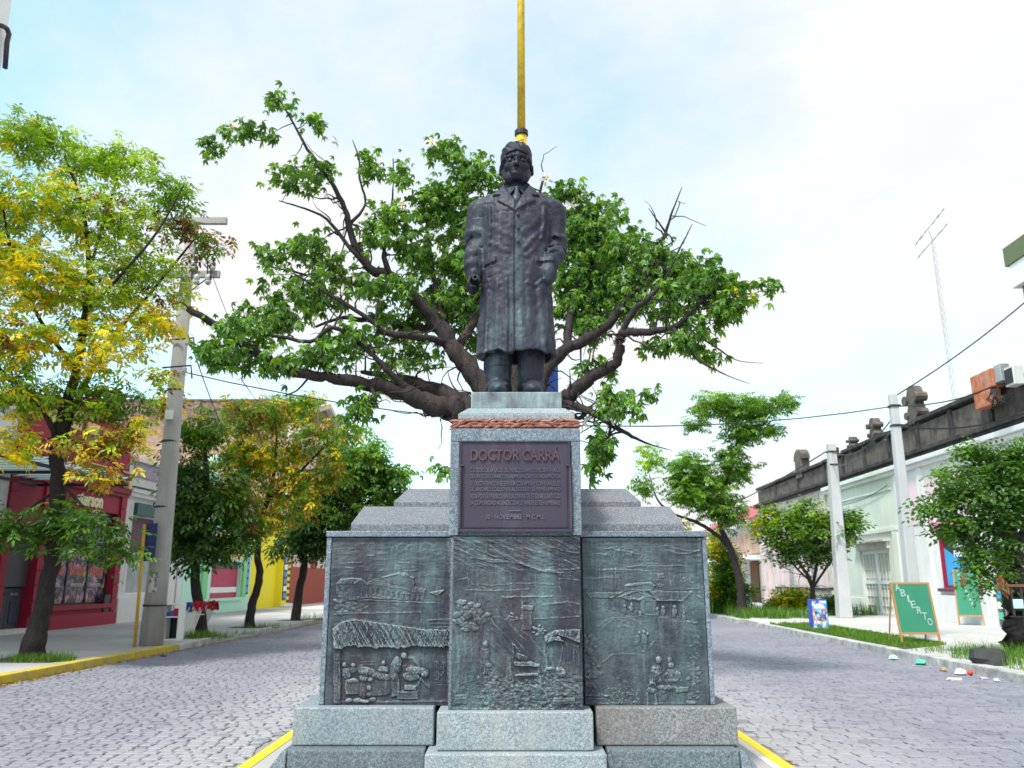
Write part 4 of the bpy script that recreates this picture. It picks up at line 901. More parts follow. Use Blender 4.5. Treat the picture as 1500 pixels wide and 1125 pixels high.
# drapery lines pulled across the chest and the skirt
for pts, a_, w_ in (([(-.24, 4.98), (-.14, 4.90), (-.05, 4.86)], .005, .03), ([(.25, 5.10), (.16, 4.98), (.06, 4.90)], .005, .03), ([(.25, 4.95), (.17, 4.84), (.08, 4.74)], .007, .026), ([(.24, 4.86), (.17, 4.74), (.10, 4.66)], .006, .022), ([(-.25, 4.80), (-.15, 4.73), (-.08, 4.70)], .005, .024),
                   ([(-.20, 4.50), (-.19, 4.1), (-.21, 3.68)], .006, .026), ([(-.10, 4.4), (-.09, 4.0), (-.10, 3.68)], .008, .018), ([(.12, 4.5), (.13, 4.1), (.15, 3.68)], .006, .026), ([(.22, 4.35), (.25, 4.0), (.27, 3.68)], .007, .026), ([(-.28, 4.3), (-.29, 3.9), (-.31, 3.68)], .009, .02), ([(.25, 4.42), (.18, 4.36), (.10, 4.38)], .008, .018), ([(.28, 5.2), (.27, 5.0), (.25, 4.85)], .012, .02), ([(-.27, 5.2), (-.265, 5.0), (-.27, 4.8)], .012, .02)):
    dd = seg_d(X2, Z2, pts); off += a_ * np.exp(-(dd / w_) ** 2) - a_ * .5 * np.exp(-((dd - w_ * 1.6) / w_) ** 2)
B.d[sl] -= (off[:, None, :] * np.clip((-.02 - Y) / .08, 0, 1)).astype(np.float32)
# hammered wax-modelled surface
def noise3(shape, cell, seed):
    r_ = np.random.default_rng(seed); g = r_.random(tuple(int(n / cell) + 3 for n in shape)).astype(np.float32)
    for ax in range(3):
        t = np.arange(shape[ax]) / cell; i = t.astype(int); f = (t - i); f = f * f * (3 - 2 * f); sh = [1, 1, 1]; sh[ax] = -1
        g = np.take(g, i, ax) * (1 - f).reshape(sh) + np.take(g, i + 1, ax) * f.reshape(sh)
    return g - .5
B.d += (.012 * noise3(B.d.shape, 10, 1) + .007 * noise3(B.d.shape, 4, 2) + .003 * noise3(B.d.shape, 2, 3)).astype(np.float32)
# shirt front and collar ring (kept smooth)
B.cap((0, .015, 5.36), (0, .0, 5.485), .125, .112, .012)
V, F = B.nets(); V = V + np.array([MX, YC, 0]); 
put('overcoat_figure', np_mesh('overcoat_figure', V, F, M['bronze_statue'], True), bronze_thing)

# head, finer
Hd = SDF((-.21, -.29, 5.38), (.21, .24, 6.03), .0048)
Hd.ell((0, .02, 5.815), (.150, .190, .165), .02)                       # skull
Hd.ell((0, -.045, 5.66), (.128, .140, .150), .04)                      # face
Hd.cap((-.055, -.09, 5.545), (.055, -.09, 5.545), .052, .052, .04)      # jaw
Hd.ell((0, -.150, 5.535), (.045, .035, .035), .03)                     # chin
for sx in (-1, 1):
    Hd.cap((sx * .120, .02, 5.65), (sx * .080, -.080, 5.55), .038, .042, .05)    # jaw line
    Hd.ell((sx * .078, -.128, 5.655), (.045, .04, .038), .03)           # cheek
    Hd.ell((sx * .066, -.205, 5.712), (.044, .058, .030), .012, True)   # eye socket
    Hd.ell((sx * .064, -.160, 5.708), (.026, .022, .018), .006)         # eyeball
    Hd.cap((sx * .034, -.168, 5.697), (sx * .096, -.150, 5.696), .007, .006, .008)   # lower lid
    Hd.cap((sx * .020, -.185, 5.756), (sx * .110, -.150, 5.748), .022, .018, .02)    # brow
    Hd.ell((sx * .162, .035, 5.695), (.020, .042, .060), .006, rot=Quaternion((0, 0, 1), sx * .35))
    Hd.ell((sx * .176, .018, 5.700), (.010, .022, .036), .006, True)
    Hd.cap((sx * .008, -.200, 5.607), (sx * .058, -.172, 5.580), .010, .007, .012)   # moustache
    Hd.ell((sx * .022, -.203, 5.632), (.015, .020, .013), .008)         # nostril wing
    Hd.cap((sx * .030, -.205, 5.628), (sx * .068, -.170, 5.575), .006, .006, .012, True)   # cheek fold
Hd.cap((0, -.178, 5.735), (0, -.220, 5.650), .015, .023, .015)          # nose
Hd.ell((0, -.225, 5.640), (.022, .022, .017), .01)
Hd.cap((-.034, -.192, 5.567), (0, -.200, 5.574), .004, .004, .006, True); Hd.cap((.034, -.192, 5.567), (0, -.200, 5.574), .004, .004, .006, True)
Hd.cap((-.026, -.184, 5.556), (.026, -.184, 5.556), .013, .013, .014); Hd.ell((0, -.165, 5.575), (.055, .035, .045), .02)

Hd.cap((-.07, -.170, 5.812), (.07, -.170, 5.812), .005, .005, .010, True)   # furrow of the forehead
Hd.cap((-.05, -.176, 5.835), (.05, -.174, 5.835), .004, .004, .010, True)
# hair cap: swept back, edge across the top of the forehead and down the temples
Hd.cap((0, .03, 5.36), (0, .015, 5.60), .118, .108, .03)
sl, X, Y, Z = Hd.win((-.2, -.25, 5.66), (.2, .24, 6.0), 0)
hq = ((np.abs(X) / .163) ** 2.4 + (np.abs(Y - .025) / .205) ** 2.3 + (np.abs(Z - 5.80) / .185) ** 2.3) ** (1 / 2.35); hv = (hq - 1) * .163
edge = 5.822 - np.clip((Y + .14) * .95, 0, .22) - .30 * np.abs(X) * (Y < -.05); hv = np.maximum(hv, (edge - Z) * .8)
hv = hv - .004 * np.sin(X * 90 + 3 * np.sin(Z * 30)) * np.clip((Z - 5.75) * 8, 0, 1)
Hd.smin(sl, hv, .006)
for i_, pts in enumerate((((-.142, -.03, 5.74), (-.148, .02, 5.70)), ((.142, -.03, 5.74), (.148, .02, 5.70)))): Hd.cap(pts[0], pts[1], .018, .016, .012)
Hd.d += (.0022 * noise3(Hd.d.shape, 6, 5) + .0012 * noise3(Hd.d.shape, 3, 6)).astype(np.float32)
V, F = Hd.nets(); V = V * 1.0 + np.array([MX, YC - .02, 0])
head = put('head', np_mesh('head', V, F, M['bronze_head'], True), bronze_thing)
def L(x, y, z): return Vector((MX + x, YC - .02 + y, z))
m = MB()
for sx in (-1, 1): m.tube([L(sx * .064 + .043 * math.cos(a), -.222 - .018 * math.cos(a) * sx * -1 * 0 + .022 * abs(math.cos(a)) * (1 if math.cos(a) * sx > 0 else 0), 5.712 + .036 * math.sin(a)) for a in np.linspace(0, 2 * math.pi, 21)], .0048, 6)
m.tube([L(-.022, -.222, 5.722), L(-.01, -.232, 5.730), L(.01, -.232, 5.730), L(.022, -.222, 5.722)], .0048, 6)
for sx in (-1, 1): m.tube([L(sx * .107, -.198, 5.72), L(sx * .15, -.08, 5.735), L(sx * .165, .02, 5.74)], .004, 6)
m.build('spectacles', M['bronze_head'], head, smooth=True)
# shirt collar wings, tie, buttons
def Lb(x, y, z): return Vector((MX + x, YC + y, z))
m = MB()
for sx in (-1, 1):
    a = [Lb(sx * .008, -.150, 5.438), Lb(sx * .112, -.055, 5.505), Lb(sx * .128, -.075, 5.42), Lb(sx * .075, -.165, 5.335)]
    b_ = [p + Vector((0, .016, 0)) for p in a]; q_ = a + b_
    m.add(q_, [(0, 1, 2, 3), (7, 6, 5, 4), (0, 4, 5, 1), (1, 5, 6, 2), (2, 6, 7, 3), (3, 7, 4, 0)] if sx > 0 else [(3, 2, 1, 0), (4, 5, 6, 7), (1, 5, 4, 0), (2, 6, 5, 1), (3, 7, 6, 2), (0, 4, 7, 3)])
m.build('shirt_collar', M['bronze_statue'], bronze_thing, bevel=.004)
T = SDF((-.07, -.30, 5.18), (.07, -.05, 5.46), .005)
T.ell((0, -.170, 5.415), (.026, .022, .024), .01); T.cap((0, -.185, 5.38), (0, -.215, 5.27), .022, .040, .01, sy=.6); T.cap((0, -.20, 5.30), (0, -.225, 5.21), .040, .012, .02, sy=.6)
V, F = T.nets(); put('tie', np_mesh('tie', V + np.array([MX + .002, YC + .012, 0]), F, M['bronze_statue'], True), bronze_thing)
for zb_ in (5.085, 4.945, 4.805):
    MB().lathe((0, 0, 0), [(.016, 0), (.0185, .006), (.016, .012), (.006, .013)], 14).build('coat_button', M['bronze_statue'], bronze_thing, smooth=True)
    o = COL.objects[-1] if False else bpy.data.objects[[x.name for x in bronze_thing.children if x.name.startswith('coat_button')][-1]]
    bq = float(np.interp(zb_, zs_, bb)); o.rotation_euler = (R(90), 0, 0); o.location = Vector((MX + .012, YC - bq - .008, zb_)) - bronze_thing.location
# right hand of the figure: palm, four curled fingers and a thumb round a rolled paper that points forwards
Hn = SDF((-.54, -.34, 4.20), (-.30, .02, 4.62), .005)
Hn.cap((-.414, -.10, 4.545), (-.414, -.135, 4.48), .052, .055, .02); Hn.ell((-.432, -.150, 4.425), (.040, .075, .075), .02)
for i_ in range(4):
    y_ = -.225 + .038 * i_; zk = 4.395 - .008 * i_
    p0 = (-.448, y_, zk + .045); p1 = (-.462, y_ - .008, zk - .012); p2 = (-.432, y_ - .010, zk - .052); p3 = (-.398, y_ - .006, zk - .048 + .004 * i_)
    Hn.cap(p0, p1, .0205, .019, .010); Hn.cap(p1, p2, .019, .0175, .006); Hn.cap(p2, p3, .0175, .014, .006)
Hn.cap((-.405, -.170, 4.470), (-.375, -.215, 4.452), .023, .020, .012); Hn.cap((-.375, -.215, 4.452), (-.362, -.235, 4.405), .020, .015, .006)
V, F = Hn.nets(); put('hand', np_mesh('hand', V + np.array([MX, YC, 0]), F, M['bronze_head'], True), bronze_thing)
a_ = Vector((MX - .398, YC - .285, 4.425)); b_ = Vector((MX - .412, YC - .02, 4.395))
m = MB(); m.tube([a_, a_.lerp(b_, .5), b_], [.031, .031, .030], 16, cap=False); m.tube([b_, a_.lerp(b_, .5), a_], [.014, .014, .013], 16, cap=False)
d_ = (b_ - a_).normalized(); u_ = d_.orthogonal().normalized(); w_ = d_.cross(u_)
for c_, s_ in ((a_, 1), (b_, -1)):
    vs_ = [c_ + (u_ * math.cos(t_) + w_ * math.sin(t_)) * rr for rr in (.031, .014) for t_ in np.linspace(0, 2 * math.pi, 17)[:16]]
    m.add(vs_, [(k, (k + 1) % 16, 16 + (k + 1) % 16, 16 + k) if s_ < 0 else (16 + k, 16 + (k + 1) % 16, (k + 1) % 16, k) for k in range(16)])
m.build('rolled_paper', M['bronze_head'], bronze_thing, smooth=True)

# ------------------------------------------------------------------ ground, road, pavements
def slab(x0, x1, y0, y1, z0, z1, nx=1, drift=True):
    """a box that follows the street line"""
    f = (lambda o, y: S(o, y)) if drift else (lambda o, y: o)
    return [(f(x0, y0), y0, z0), (f(x1, y0), y0, z0), (f(x1, y1), y1, z0), (f(x0, y1), y1, z0), (f(x0, y0), y0, z1), (f(x1, y0), y0, z1), (f(x1, y1), y1, z1), (f(x0, y1), y1, z1)]
tag(MB().add([(-400, -60, -.06), (400, -60, -.06), (400, 900, -.06), (-400, 900, -.06)], [(0, 1, 2, 3)]).build('ground', M['concrete']), kind='structure')
NEAR0, NEAR1 = 5.2, 27.0
road = tag(MB().add([(S(LK, -20) , -20, -.016), (S(RK, -20), -20, -.016), (S(RK, 27), 27, -.016), (S(LK, 27), 27, -.016)], [(0, 1, 2, 3)]).build('road', M['road_joint']), kind='structure')
MB().add([(S(LK, NEAR1), NEAR1, -.004), (S(RK, NEAR1), NEAR1, -.004), (S(RK, 160), 160, -.004), (S(LK, 160), 160, -.004)], [(0, 1, 2, 3)]).build('far_paving', M['road_far'], road)
MED = 2.27
# cobbles
g = random.Random(3); stones = []
y = NEAR0
while y < NEAR1 - .13:
    dyr = g.uniform(.112, .135) if y < 16 else g.uniform(.13, .15)
    x = S(LK, y) + g.uniform(.0, .1)
    while x < S(RK, y) - .16:
        w_ = g.uniform(.12, .185)
        if not (-MED - .18 < x + w_ / 2 < MED + .26): stones.append((x + w_ / 2, y + dyr / 2 + .025 * math.sin(x * .8 + y * .3), w_ - g.uniform(.008, .02), dyr - g.uniform(.008, .018), g.uniform(-.05, .05), g.uniform(-.006, .006)))
        x += w_
    y += dyr
def stone_geo(w_, d_, h, tilt, jit):
    hw, hd = w_ / 2, d_ / 2; c = .016; r_ = lambda: g.uniform(-.007, .007) * jit
    lo = [(-hw, -hd, -.03), (hw, -hd, -.03), (hw, hd, -.03), (-hw, hd, -.03)]; md = [(-hw + r_(), -hd + r_(), h - .008), (hw + r_(), -hd + r_(), h - .008), (hw + r_(), hd + r_(), h - .008), (-hw + r_(), hd + r_(), h - .008)]
    tp = [(p[0] * (1 - c / hw), p[1] * (1 - c / hd), h + .002 + r_() * .3) for p in md]
    return lo + md + tp
SF = [(0, 1, 5, 4), (1, 2, 6, 5), (2, 3, 7, 6), (3, 0, 4, 7), (4, 5, 9, 8), (5, 6, 10, 9), (6, 7, 11, 10), (7, 4, 8, 11), (8, 9, 10, 11)]
def seen(x, y):
    return abs(x) < y * .66 and y > 7.4
near = sorted([s_ for s_ in stones if seen(s_[0], s_[1])], key=lambda s_: s_[1] + abs(s_[0]) * .12)[:300]; nearset = set(near)
protos = []
for k in range(6):
    mb = MB().add(stone_geo(.14, .11, .004, 0, 1), SF); protos.append(mb.mesh('cobble', M['cobble']))
for i, s_ in enumerate(near):
    o = put('cobble', protos[i % 6], road); o.location = (s_[0], s_[1], s_[5]); o.rotation_euler = (0, 0, s_[4]); o.scale = (s_[2] / .14, s_[3] / .11, 1)
SV = []; 
for s_ in stones:
    if s_ in nearset: continue
    cs, sn = math.cos(s_[4]), math.sin(s_[4])
    SV += [(s_[0] + p[0] * cs - p[1] * sn, s_[1] + p[0] * sn + p[1] * cs, p[2] + s_[5]) for p in stone_geo(s_[2], s_[3], .004, 0, 1)]
SV = np.array(SV); nS = len(SV) // 12; FF = (np.array(SF)[None] + (np.arange(nS) * 12)[:, None, None]).reshape(-1, 4)
tag(put('cobbles', np_mesh('cobbles', SV, FF, M['cobble']), road), kind='stuff')
# median strip with its yellow edge
tag(MB().add(slab(-MED, MED, 4.0, 62, -.05, .012, drift=False), [(4, 5, 6, 7), (0, 1, 5, 4), (1, 2, 6, 5), (2, 3, 7, 6), (3, 0, 4, 7)]).build('median_strip', M['median']), kind='structure')
for sx in (-1, 1):
    xa, xb = sorted((sx * (MED + .01), sx * (MED + .125)))
    if sx > 0: xa, xb = xa + .07, xb + .07
    tag(MB().box(xa, xb, 4.0, 62, -.02, .014).build('painted_line', M['line_yellow']), kind='structure')
MB()
tag(MB().box(MED + .002, MED + .075, 4.0, 62, -.03, .0135).build('median_edge', M['white_old']), kind='structure')

# kerbs made of single stones
def kerb(off, w_, y0, y1, L_, mat_at, name='kerb'):
    k = tag(MB().add(slab(off + .01, off + w_ - .01, y0, y1, -.05, .02), [(4, 5, 6, 7)]).build(name, M['road_joint']), kind='structure'); y = y0
    while y < y1:
        l = L_ * g.uniform(.85, 1.15); ye = min(y + l, y1); dz = g.uniform(-.006, .006); dxx = g.uniform(-.012, .012)
        m_ = MB().hexa(slab(off + dxx, off + w_ + dxx, y + .006, ye - .006, -.05, .142 + dz)); m_.build('kerb_stone', mat_at(y), k, bevel=.018 if y < 30 else 0); y = ye
    return k
kerb(LK - .24, .24, 8, 60, 1.25, lambda y: M['kerb_yellow'] if y < 19.4 else M['kerb'])
kerb(RK, .24, 8, 30.3, 1.1, lambda y: M['kerb'])
kerb(RK - .1, .24, 32.6, 70, 1.2, lambda y: M['kerb'])
# pavements of cast slabs
def pavement(x0, x1, y0, y1, sx, sy, mat):
    base = tag(MB().add(slab(x0, x1, y0, y1, -.05, .112), [(4, 5, 6, 7), (0, 1, 5, 4), (1, 2, 6, 5), (2, 3, 7, 6), (3, 0, 4, 7)]).build('pavement', M['kerb']), kind='structure')
    nx = max(1, round((x1 - x0) / sx)); ny = max(1, round((y1 - y0) / sy))
    for i in range(nx):
        for j in range(ny):
            a0, a1 = x0 + (x1 - x0) * i / nx, x0 + (x1 - x0) * (i + 1) / nx; b0, b1 = y0 + (y1 - y0) * j / ny, y0 + (y1 - y0) * (j + 1) / ny
            MB().hexa(slab(a0 + .006, a1 - .006, b0 + .006, b1 - .006, .05, .124 + g.uniform(-.004, .004))).build('paving_slab', mat(i, j), base)
pavement(LF - .0, LK - .245, 8, 45, 2.1, 2.6, lambda i, j: M['concrete'] if g.random() < .45 else M['concrete_b'])
pavement(LF, LK - .245, 45.01, 75, 3.1, 5, lambda i, j: M['concrete_warm'])
pavement(RK + .245, RF, 8, 30.3, 2.3, 2.8, lambda i, j: M['concrete_warm'] if g.random() < .6 else M['concrete_c'])
pavement(RK + .245, RF, 30.31, 34, 3.3, 1.8, lambda i, j: M['concrete_warm'])
pavement(RK + .245, RF, 34.01, 75, 3.3, 5, lambda i, j: M['concrete_c'])

# ------------------------------------------------------------------ buildings
class Fac:
    """boxes measured along a facade: a = distance down the street, b = towards the road, z = up"""
    def __init__(s, off, sgn): s.off, s.sgn = off, sgn
    def P(s, a, b, z): return (S(s.off, a) + s.sgn * b, a, z)
    def bx(s, mb, a0, a1, b0, b1, z0, z1, mi=0):
        b0, b1 = (b0, b1) if s.sgn > 0 else (b1, b0)
        return mb.hexa([s.P(a0, b0, z0), s.P(a0, b1, z0), s.P(a1, b1, z0), s.P(a1, b0, z0), s.P(a0, b0, z1), s.P(a0, b1, z1), s.P(a1, b1, z1), s.P(a1, b0, z1)][::1] if False else
                       [s.P(a0, b0, z0), s.P(a0, b1, z0), s.P(a1, b1, z0), s.P(a1, b0, z0), s.P(a0, b0, z1), s.P(a0, b1, z1), s.P(a1, b1, z1), s.P(a1, b0, z1)], mi)
    def part(s, name, mat, par, *boxes, bevel=0):
        if len(boxes) > 1 and name in ('side_wall', 'corner_pilaster', 'base_course', 'surround', 'door_frame', 'window_frame', 'cornice', 'door_hood'):
            for q in boxes: o_ = s.part(name, mat, par, q, bevel=bevel)
            return o_
        m = MB()
        for q in boxes: s.bx(m, *q)
        return m.build(name, M[mat], par, bevel=bevel)
    def wall(s, name, mat, par, a0, a1, z0, z1, holes, depth=.35, b=0.):
        """wall with real openings (a0, a1, z0, z1)"""
        m = MB(); cuts = sorted({a0, a1} | {h[0] for h in holes} | {h[1] for h in holes})
        for c0, c1 in zip(cuts[:-1], cuts[1:]):
            hs = sorted([h for h in holes if h[0] <= c0 + 1e-6 and h[1] >= c1 - 1e-6], key=lambda h: h[2]); z = z0
            for h in hs:
                if h[2] > z + 1e-4: s.bx(m, c0, c1, b - depth, b, z, h[2])
                z = h[3]
            if z < z1 - 1e-4: s.bx(m, c0, c1, b - depth, b, z, z1)
        return m.build(name, M[mat], par)
    def tex(s, me, a, z, b, par, name, flip=False):
        """lettering flat on the facade, centred at a"""
        o = put(name, me, par); ang = math.atan2(1, DRIFT) if s.sgn > 0 else math.atan2(-1, -DRIFT)
        o.rotation_euler = (R(90), 0, ang); o.location += Vector(s.P(a, b, z)); return o
Lf, Rf = Fac(LF, 1), Fac(RF, -1)
Z0 = .118
def house(label, a, side, cat='building', name='terraced_building'):
    return thing(name, label, cat, (S(LF if side < 0 else RF, a), a, 0))

# --- maroon corner shop (left)
aL, aR = FL(-16, 925)[0], FL(165, 915)[0]; zc1 = FL(165, 655)[1]
ro = house('maroon shop with cream frieze panels, a grey roller shutter and paint splashed window posters', aL, -1)
dA = (FL(-2, 900)[0], FL(41, 900)[0]); wA = (FL(66, 880)[0], FL(160, 880)[0])
zdoor = FL(20, 770)[1]; zw0, zw1 = FL(120, 886)[1], FL(120, 745)[1]
ztop_l, ztop_r = 7.35, FL(189, 650)[1] + .1
Lf.wall('wall', 'maroon', ro, aL, aR, Z0, 6.9, [(dA[0], dA[1], Z0, zdoor), (wA[0], wA[1], zw0, zw1)])
Lf.part('side_wall', 'maroon', ro, (aL, aL + .3, -9, -.352, Z0, 6.9), (aR - .3, aR, -9, -.352, Z0, 6.9))
Lf.part('roof', 'soot', ro, (aL + .31, aR - .31, -9, -.352, 6.1, 6.2)); Lf.part('rear_room', 'black', ro, (aL + .31, aR - .31, -3.2, -3.1, Z0, 6.0))
Lf.part('cornice', 'maroon_trim', ro, (aL - .05, aR + .03, 0, .16, 4.62, 4.78), (aL - .03, aR + .02, 0, .10, 4.5, 4.618), (aL - .05, aR + .02, 0, .22, 5.22, 5.34), (aL - .03, aR + .01, 0, .12, 5.1, 5.218))
Lf.part('parapet_coping', 'maroon_trim', ro, (aL - .06, aR + .04, -.4, .16, 6.9, 7.02), (aL + 2.5, aR - 1.5, -.35, .05, 7.022, 7.2))
Lf.part('gold_line', 'cream_trim', ro, (aL, aR - .1, 0, .09, 5.36, 5.42))
n_ = 6
for i in range(n_):
    a = aL + (aR - aL) * (i + .16) / n_; Lf.part('frieze_panel', 'cream_trim', ro, (a, a + (aR - aL) / n_ * .68, 0, .06, 6.35, 6.72))
for a in (aL + .1, (dA[1] + wA[0]) / 2 - .1, aR - .32): Lf.part('cream_bracket', 'cream_trim', ro, (a, a + .2, 0, .24, 4.80, 5.09), bevel=.03)
for a0_, a1_ in ((aL, dA[0] - .02), (dA[1] + .02, wA[0] - .03), (wA[1] + .03, aR - .01)):
    zz = Z0 + .45
    while zz < 4.4:
        Lf.part('pilaster_course', 'maroon', ro, (a0_, a1_, 0, .07, zz, zz + .42), bevel=.01); zz += .44
sh = Lf.part('roller_shutter', 'shutter', ro, (dA[0] + .02, dA[1] - .02, -.22, -.18, FL(20, 860)[1], zdoor))
zz = FL(20, 858)[1]
while zz < zdoor - .05: Lf.part('slat', 'shutter', sh, (dA[0] + .03, dA[1] - .03, -.178, -.155, zz, zz + .055)); zz += .075
dz = FL(20, 862)[1]; dm = (dA[0] + dA[1]) / 2
for a0_, a1_ in ((dA[0] + .03, dm - .01), (dm + .01, dA[1] - .03)):
    d = Lf.part('door', 'door_grey', ro, (a0_, a1_, -.30, -.25, Z0 + .14, Z0 + 1.05), (a0_, a0_ + .12, -.30, -.25, Z0 + 1.052, dz), (a1_ - .12, a1_, -.30, -.25, Z0 + 1.052, dz), (a0_ + .121, a1_ - .121, -.30, -.25, dz - .12, dz))
    Lf.part('door_panel', 'door_grey', d, (a0_ + .14, a1_ - .14, -.248, -.225, Z0 + .3, Z0 + .92), bevel=.02)
    Lf.part('pane', 'glass_pale' if a0_ > dm - .1 else 'glass', d, (a0_ + .12, a1_ - .12, -.285, -.27, Z0 + 1.055, dz - .123))
Lf.part('doorstep', 'white_old', ro, (dA[0] - .2, dA[1] + .2, -.34, .12, Z0 - .02, Z0 + .13), bevel=.01)
Lf.part('window_sill', 'maroon', ro, (wA[0] - .15, wA[1] + .1, 0, .12, zw0 - .14, zw0), bevel=.01)
Lf.part('base_course', 'maroon', ro, (dA[1] + .3, aR - .01, 0.072, .10, Z0, Z0 + .42), bevel=.01)
wf = Lf.part('window', 'black', ro, (wA[0], wA[1], -.22, -.15, zw0, zw0 + .06), (wA[0], wA[1], -.22, -.15, FL(120, 796)[1], FL(120, 796)[1] + .07), (wA[0], wA[0] + .07, -.22, -.15, zw0 + .062, zw1), (wA[1] - .07, wA[1], -.22, -.15, zw0 + .062, zw1))
np_ = 3; zt_ = FL(120, 797)[1]
for i in range(np_):
    a0_ = wA[0] + .08 + (wA[1] - wA[0] - .16) * i / np_; a1_ = wA[0] + .08 + (wA[1] - wA[0] - .16) * (i + 1) / np_
    Lf.part('pane', 'splash', wf, (a0_ + .03, a1_ - .03, -.20, -.185, zw0 + .07, zt_ - .01))
    Lf.part('mullion', 'black', wf, (a1_ - .028, a1_ + .028, -.22, -.155, zw0 + .062, zt_))
    Lf.part('upper_pane', 'glass', wf, (a0_ + .03, a1_ - .03, -.20, -.185, zt_ + .08, zw1 - .01))
    Lf.tex(fit(text_mesh('BAncour', 1, .004, M['red_letter'], .02), (a1_ - a0_) * .74, .42), (a0_ + a1_) / 2, zw0 + (zt_ - zw0) * .48, -.178, wf, 'poster_lettering')
    Lf.tex(fit(text_mesh('eventos', 1, .004, M['paper'], .0), (a1_ - a0_) * .5, .12), (a0_ + a1_) / 2, zw0 + (zt_ - zw0) * .30, -.178, wf, 'poster_lettering')
Lf.part('meter_box', 'dark_metal', ro, (FL(150, 890)[0], FL(158, 890)[0] , 0, .05, Z0 + .25, Z0 + 1.0))
a_s = (FL(112, 728)[0], FL(150, 728)[0])
Lf.tex(fit(text_mesh('sterson', 1, .03, M['letter_gold'], .04), a_s[1] - a_s[0], .42), sum(a_s) / 2, 3.98, .02, ro, 'sign_lettering')
Lf.tex(fit(text_mesh('Boutique', 1, .02, M['letter_gold'], .02), (a_s[1] - a_s[0]) * .32, .13), a_s[1] - .45, 3.78, .02, ro, 'sign_lettering')
MB().tube([Lf.P(FL(130, 715)[0], 0, 4.5), Lf.P(FL(130, 715)[0], .35, 4.62)], .04, 8).lathe(Lf.P(FL(130, 715)[0], .42, 4.3), [(.12, 0), (.1, .2), (.05, .34)], 10).build('wall_lamp', M['black'], ro)
# --- pale building to its left with the slatted canopy
wa = (14.5, aL - .02)
pb = house('white rendered building with a pale green slatted canopy over the pavement', wa[0], -1)
Lf.wall('wall', 'white_wall', pb, wa[0], wa[1], Z0, 6.4, [(wa[0] + 2, wa[0] + 4.2, 1.0, 3.2), (wa[1] - 2.8, wa[1] - 1.2, Z0, 3.1)])
Lf.part('side_wall', 'white_wall', pb, (wa[0], wa[0] + .3, -9, -.352, Z0, 6.4), (wa[1] - .3, wa[1], -9, -.352, Z0, 6.4)); Lf.part('roof', 'soot', pb, (wa[0] + .31, wa[1] - .31, -9, -.352, 5.9, 6.0))
Lf.part('cornice', 'white_old', pb, (wa[0], wa[1], 0, .18, 5.5, 5.68), (wa[0], wa[1], 0, .12, 6.3, 6.42))
wn_ = Lf.part('window', 'glass', pb, (wa[0] + 2, wa[0] + 4.2, -.25, -.2, 1.0, 3.2)); Lf.part('door', 'door_grey', pb, (wa[1] - 2.8, wa[1] - 1.2, -.3, -.22, Z0, 3.1))
can = thing('slatted_canopy', 'pale green slatted metal canopy jutting over the pavement beside the maroon shop', 'canopy', Lf.P(21.5, 0, 4.4))
za = 4.45
fr0 = Lf.part('canopy_frame', 'dark_metal', can, (18.6, 24.6, 2.66, 2.72, za - .12, za - .04), (18.6, 24.6, .01, .07, za - .12, za - .04), (18.6, 18.68, .071, 2.659, za - .13, za - .05), (24.52, 24.6, .071, 2.659, za - .13, za - .05), (21.5, 21.58, .071, 2.659, za - .13, za - .05))
for i in range(13):
    a = 18.7 + i * .46; m = MB(); z1_ = za + .02
    m.hexa([Lf.P(a, .05, z1_), Lf.P(a, 2.75, z1_), Lf.P(a + .40, 2.75, z1_ + .12), Lf.P(a + .40, .05, z1_ + .12), Lf.P(a, .05, z1_ + .02), Lf.P(a, 2.75, z1_ + .02), Lf.P(a + .40, 2.75, z1_ + .14), Lf.P(a + .40, .05, z1_ + .14)])
    m.build('canopy_slat', M['awning'], can)
# --- white shop right of it
wb = (aR + .03, FL(262, 905)[0]); zwb = 5.5
wh = house('white shop with a purple tiled eave, glazed shopfront and dark green roller box', wb[0], -1)
gl = (wb[0] + .6, wb[0] + 3.9); dr = (gl[1] + .9, wb[1] - .5)
Lf.wall('wall', 'white_wall', wh, wb[0], wb[1], Z0, 5.9, [(gl[0], gl[1], 1.1, 3.9), (dr[0], dr[1], Z0, 3.3)])
Lf.part('side_wall', 'white_wall', wh, (wb[0], wb[0] + .3, -9, -.352, Z0, 5.9), (wb[1] - .3, wb[1], -9, -.352, Z0, 5.9)); Lf.part('roof', 'soot', wh, (wb[0] + .31, wb[1] - .31, -9, -.352, 5.2, 5.3))
Lf.part('cornice', 'white_wall', wh, (wb[0], wb[1], 0, .22, 4.75, 4.9), (wb[0], wb[1], 0, .14, 4.6, 4.748), (wb[0], wb[1], 0, .16, 5.9, 6.02)); Lf.part('roof_edge', 'soot', wh, (wb[0], wb[1], .0, .26, 4.902, 4.95))
Lf.part('tiled_eave', 'lilac_tile', wh, (wb[0] + .3, wb[1] - .3, -.2, .06, 5.35, 5.85))
w_ = Lf.part('shop_window', 'white', wh, (gl[0], gl[1], -.2, -.12, 1.1, 1.16), (gl[0], gl[0] + .07, -.2, -.12, 1.162, 3.9), (gl[1] - .07, gl[1], -.2, -.12, 1.162, 3.9)); Lf.part('pane', 'glass_pale', w_, (gl[0] + .08, gl[1] - .08, -.18, -.165, 1.17, 2.6)); Lf.part('upper_panel', 'plum', w_, (gl[0] + .08, gl[1] - .08, -.18, -.165, 2.61, 3.89))
Lf.part('roller_box', 'dark_green', wh, (gl[0], gl[1], .0, .16, 3.95, 4.4)); Lf.part('base_course', 'white_wall', wh, (wb[0] + .05, gl[1] + .5, 0, .08, Z0, 1.0), bevel=.01)
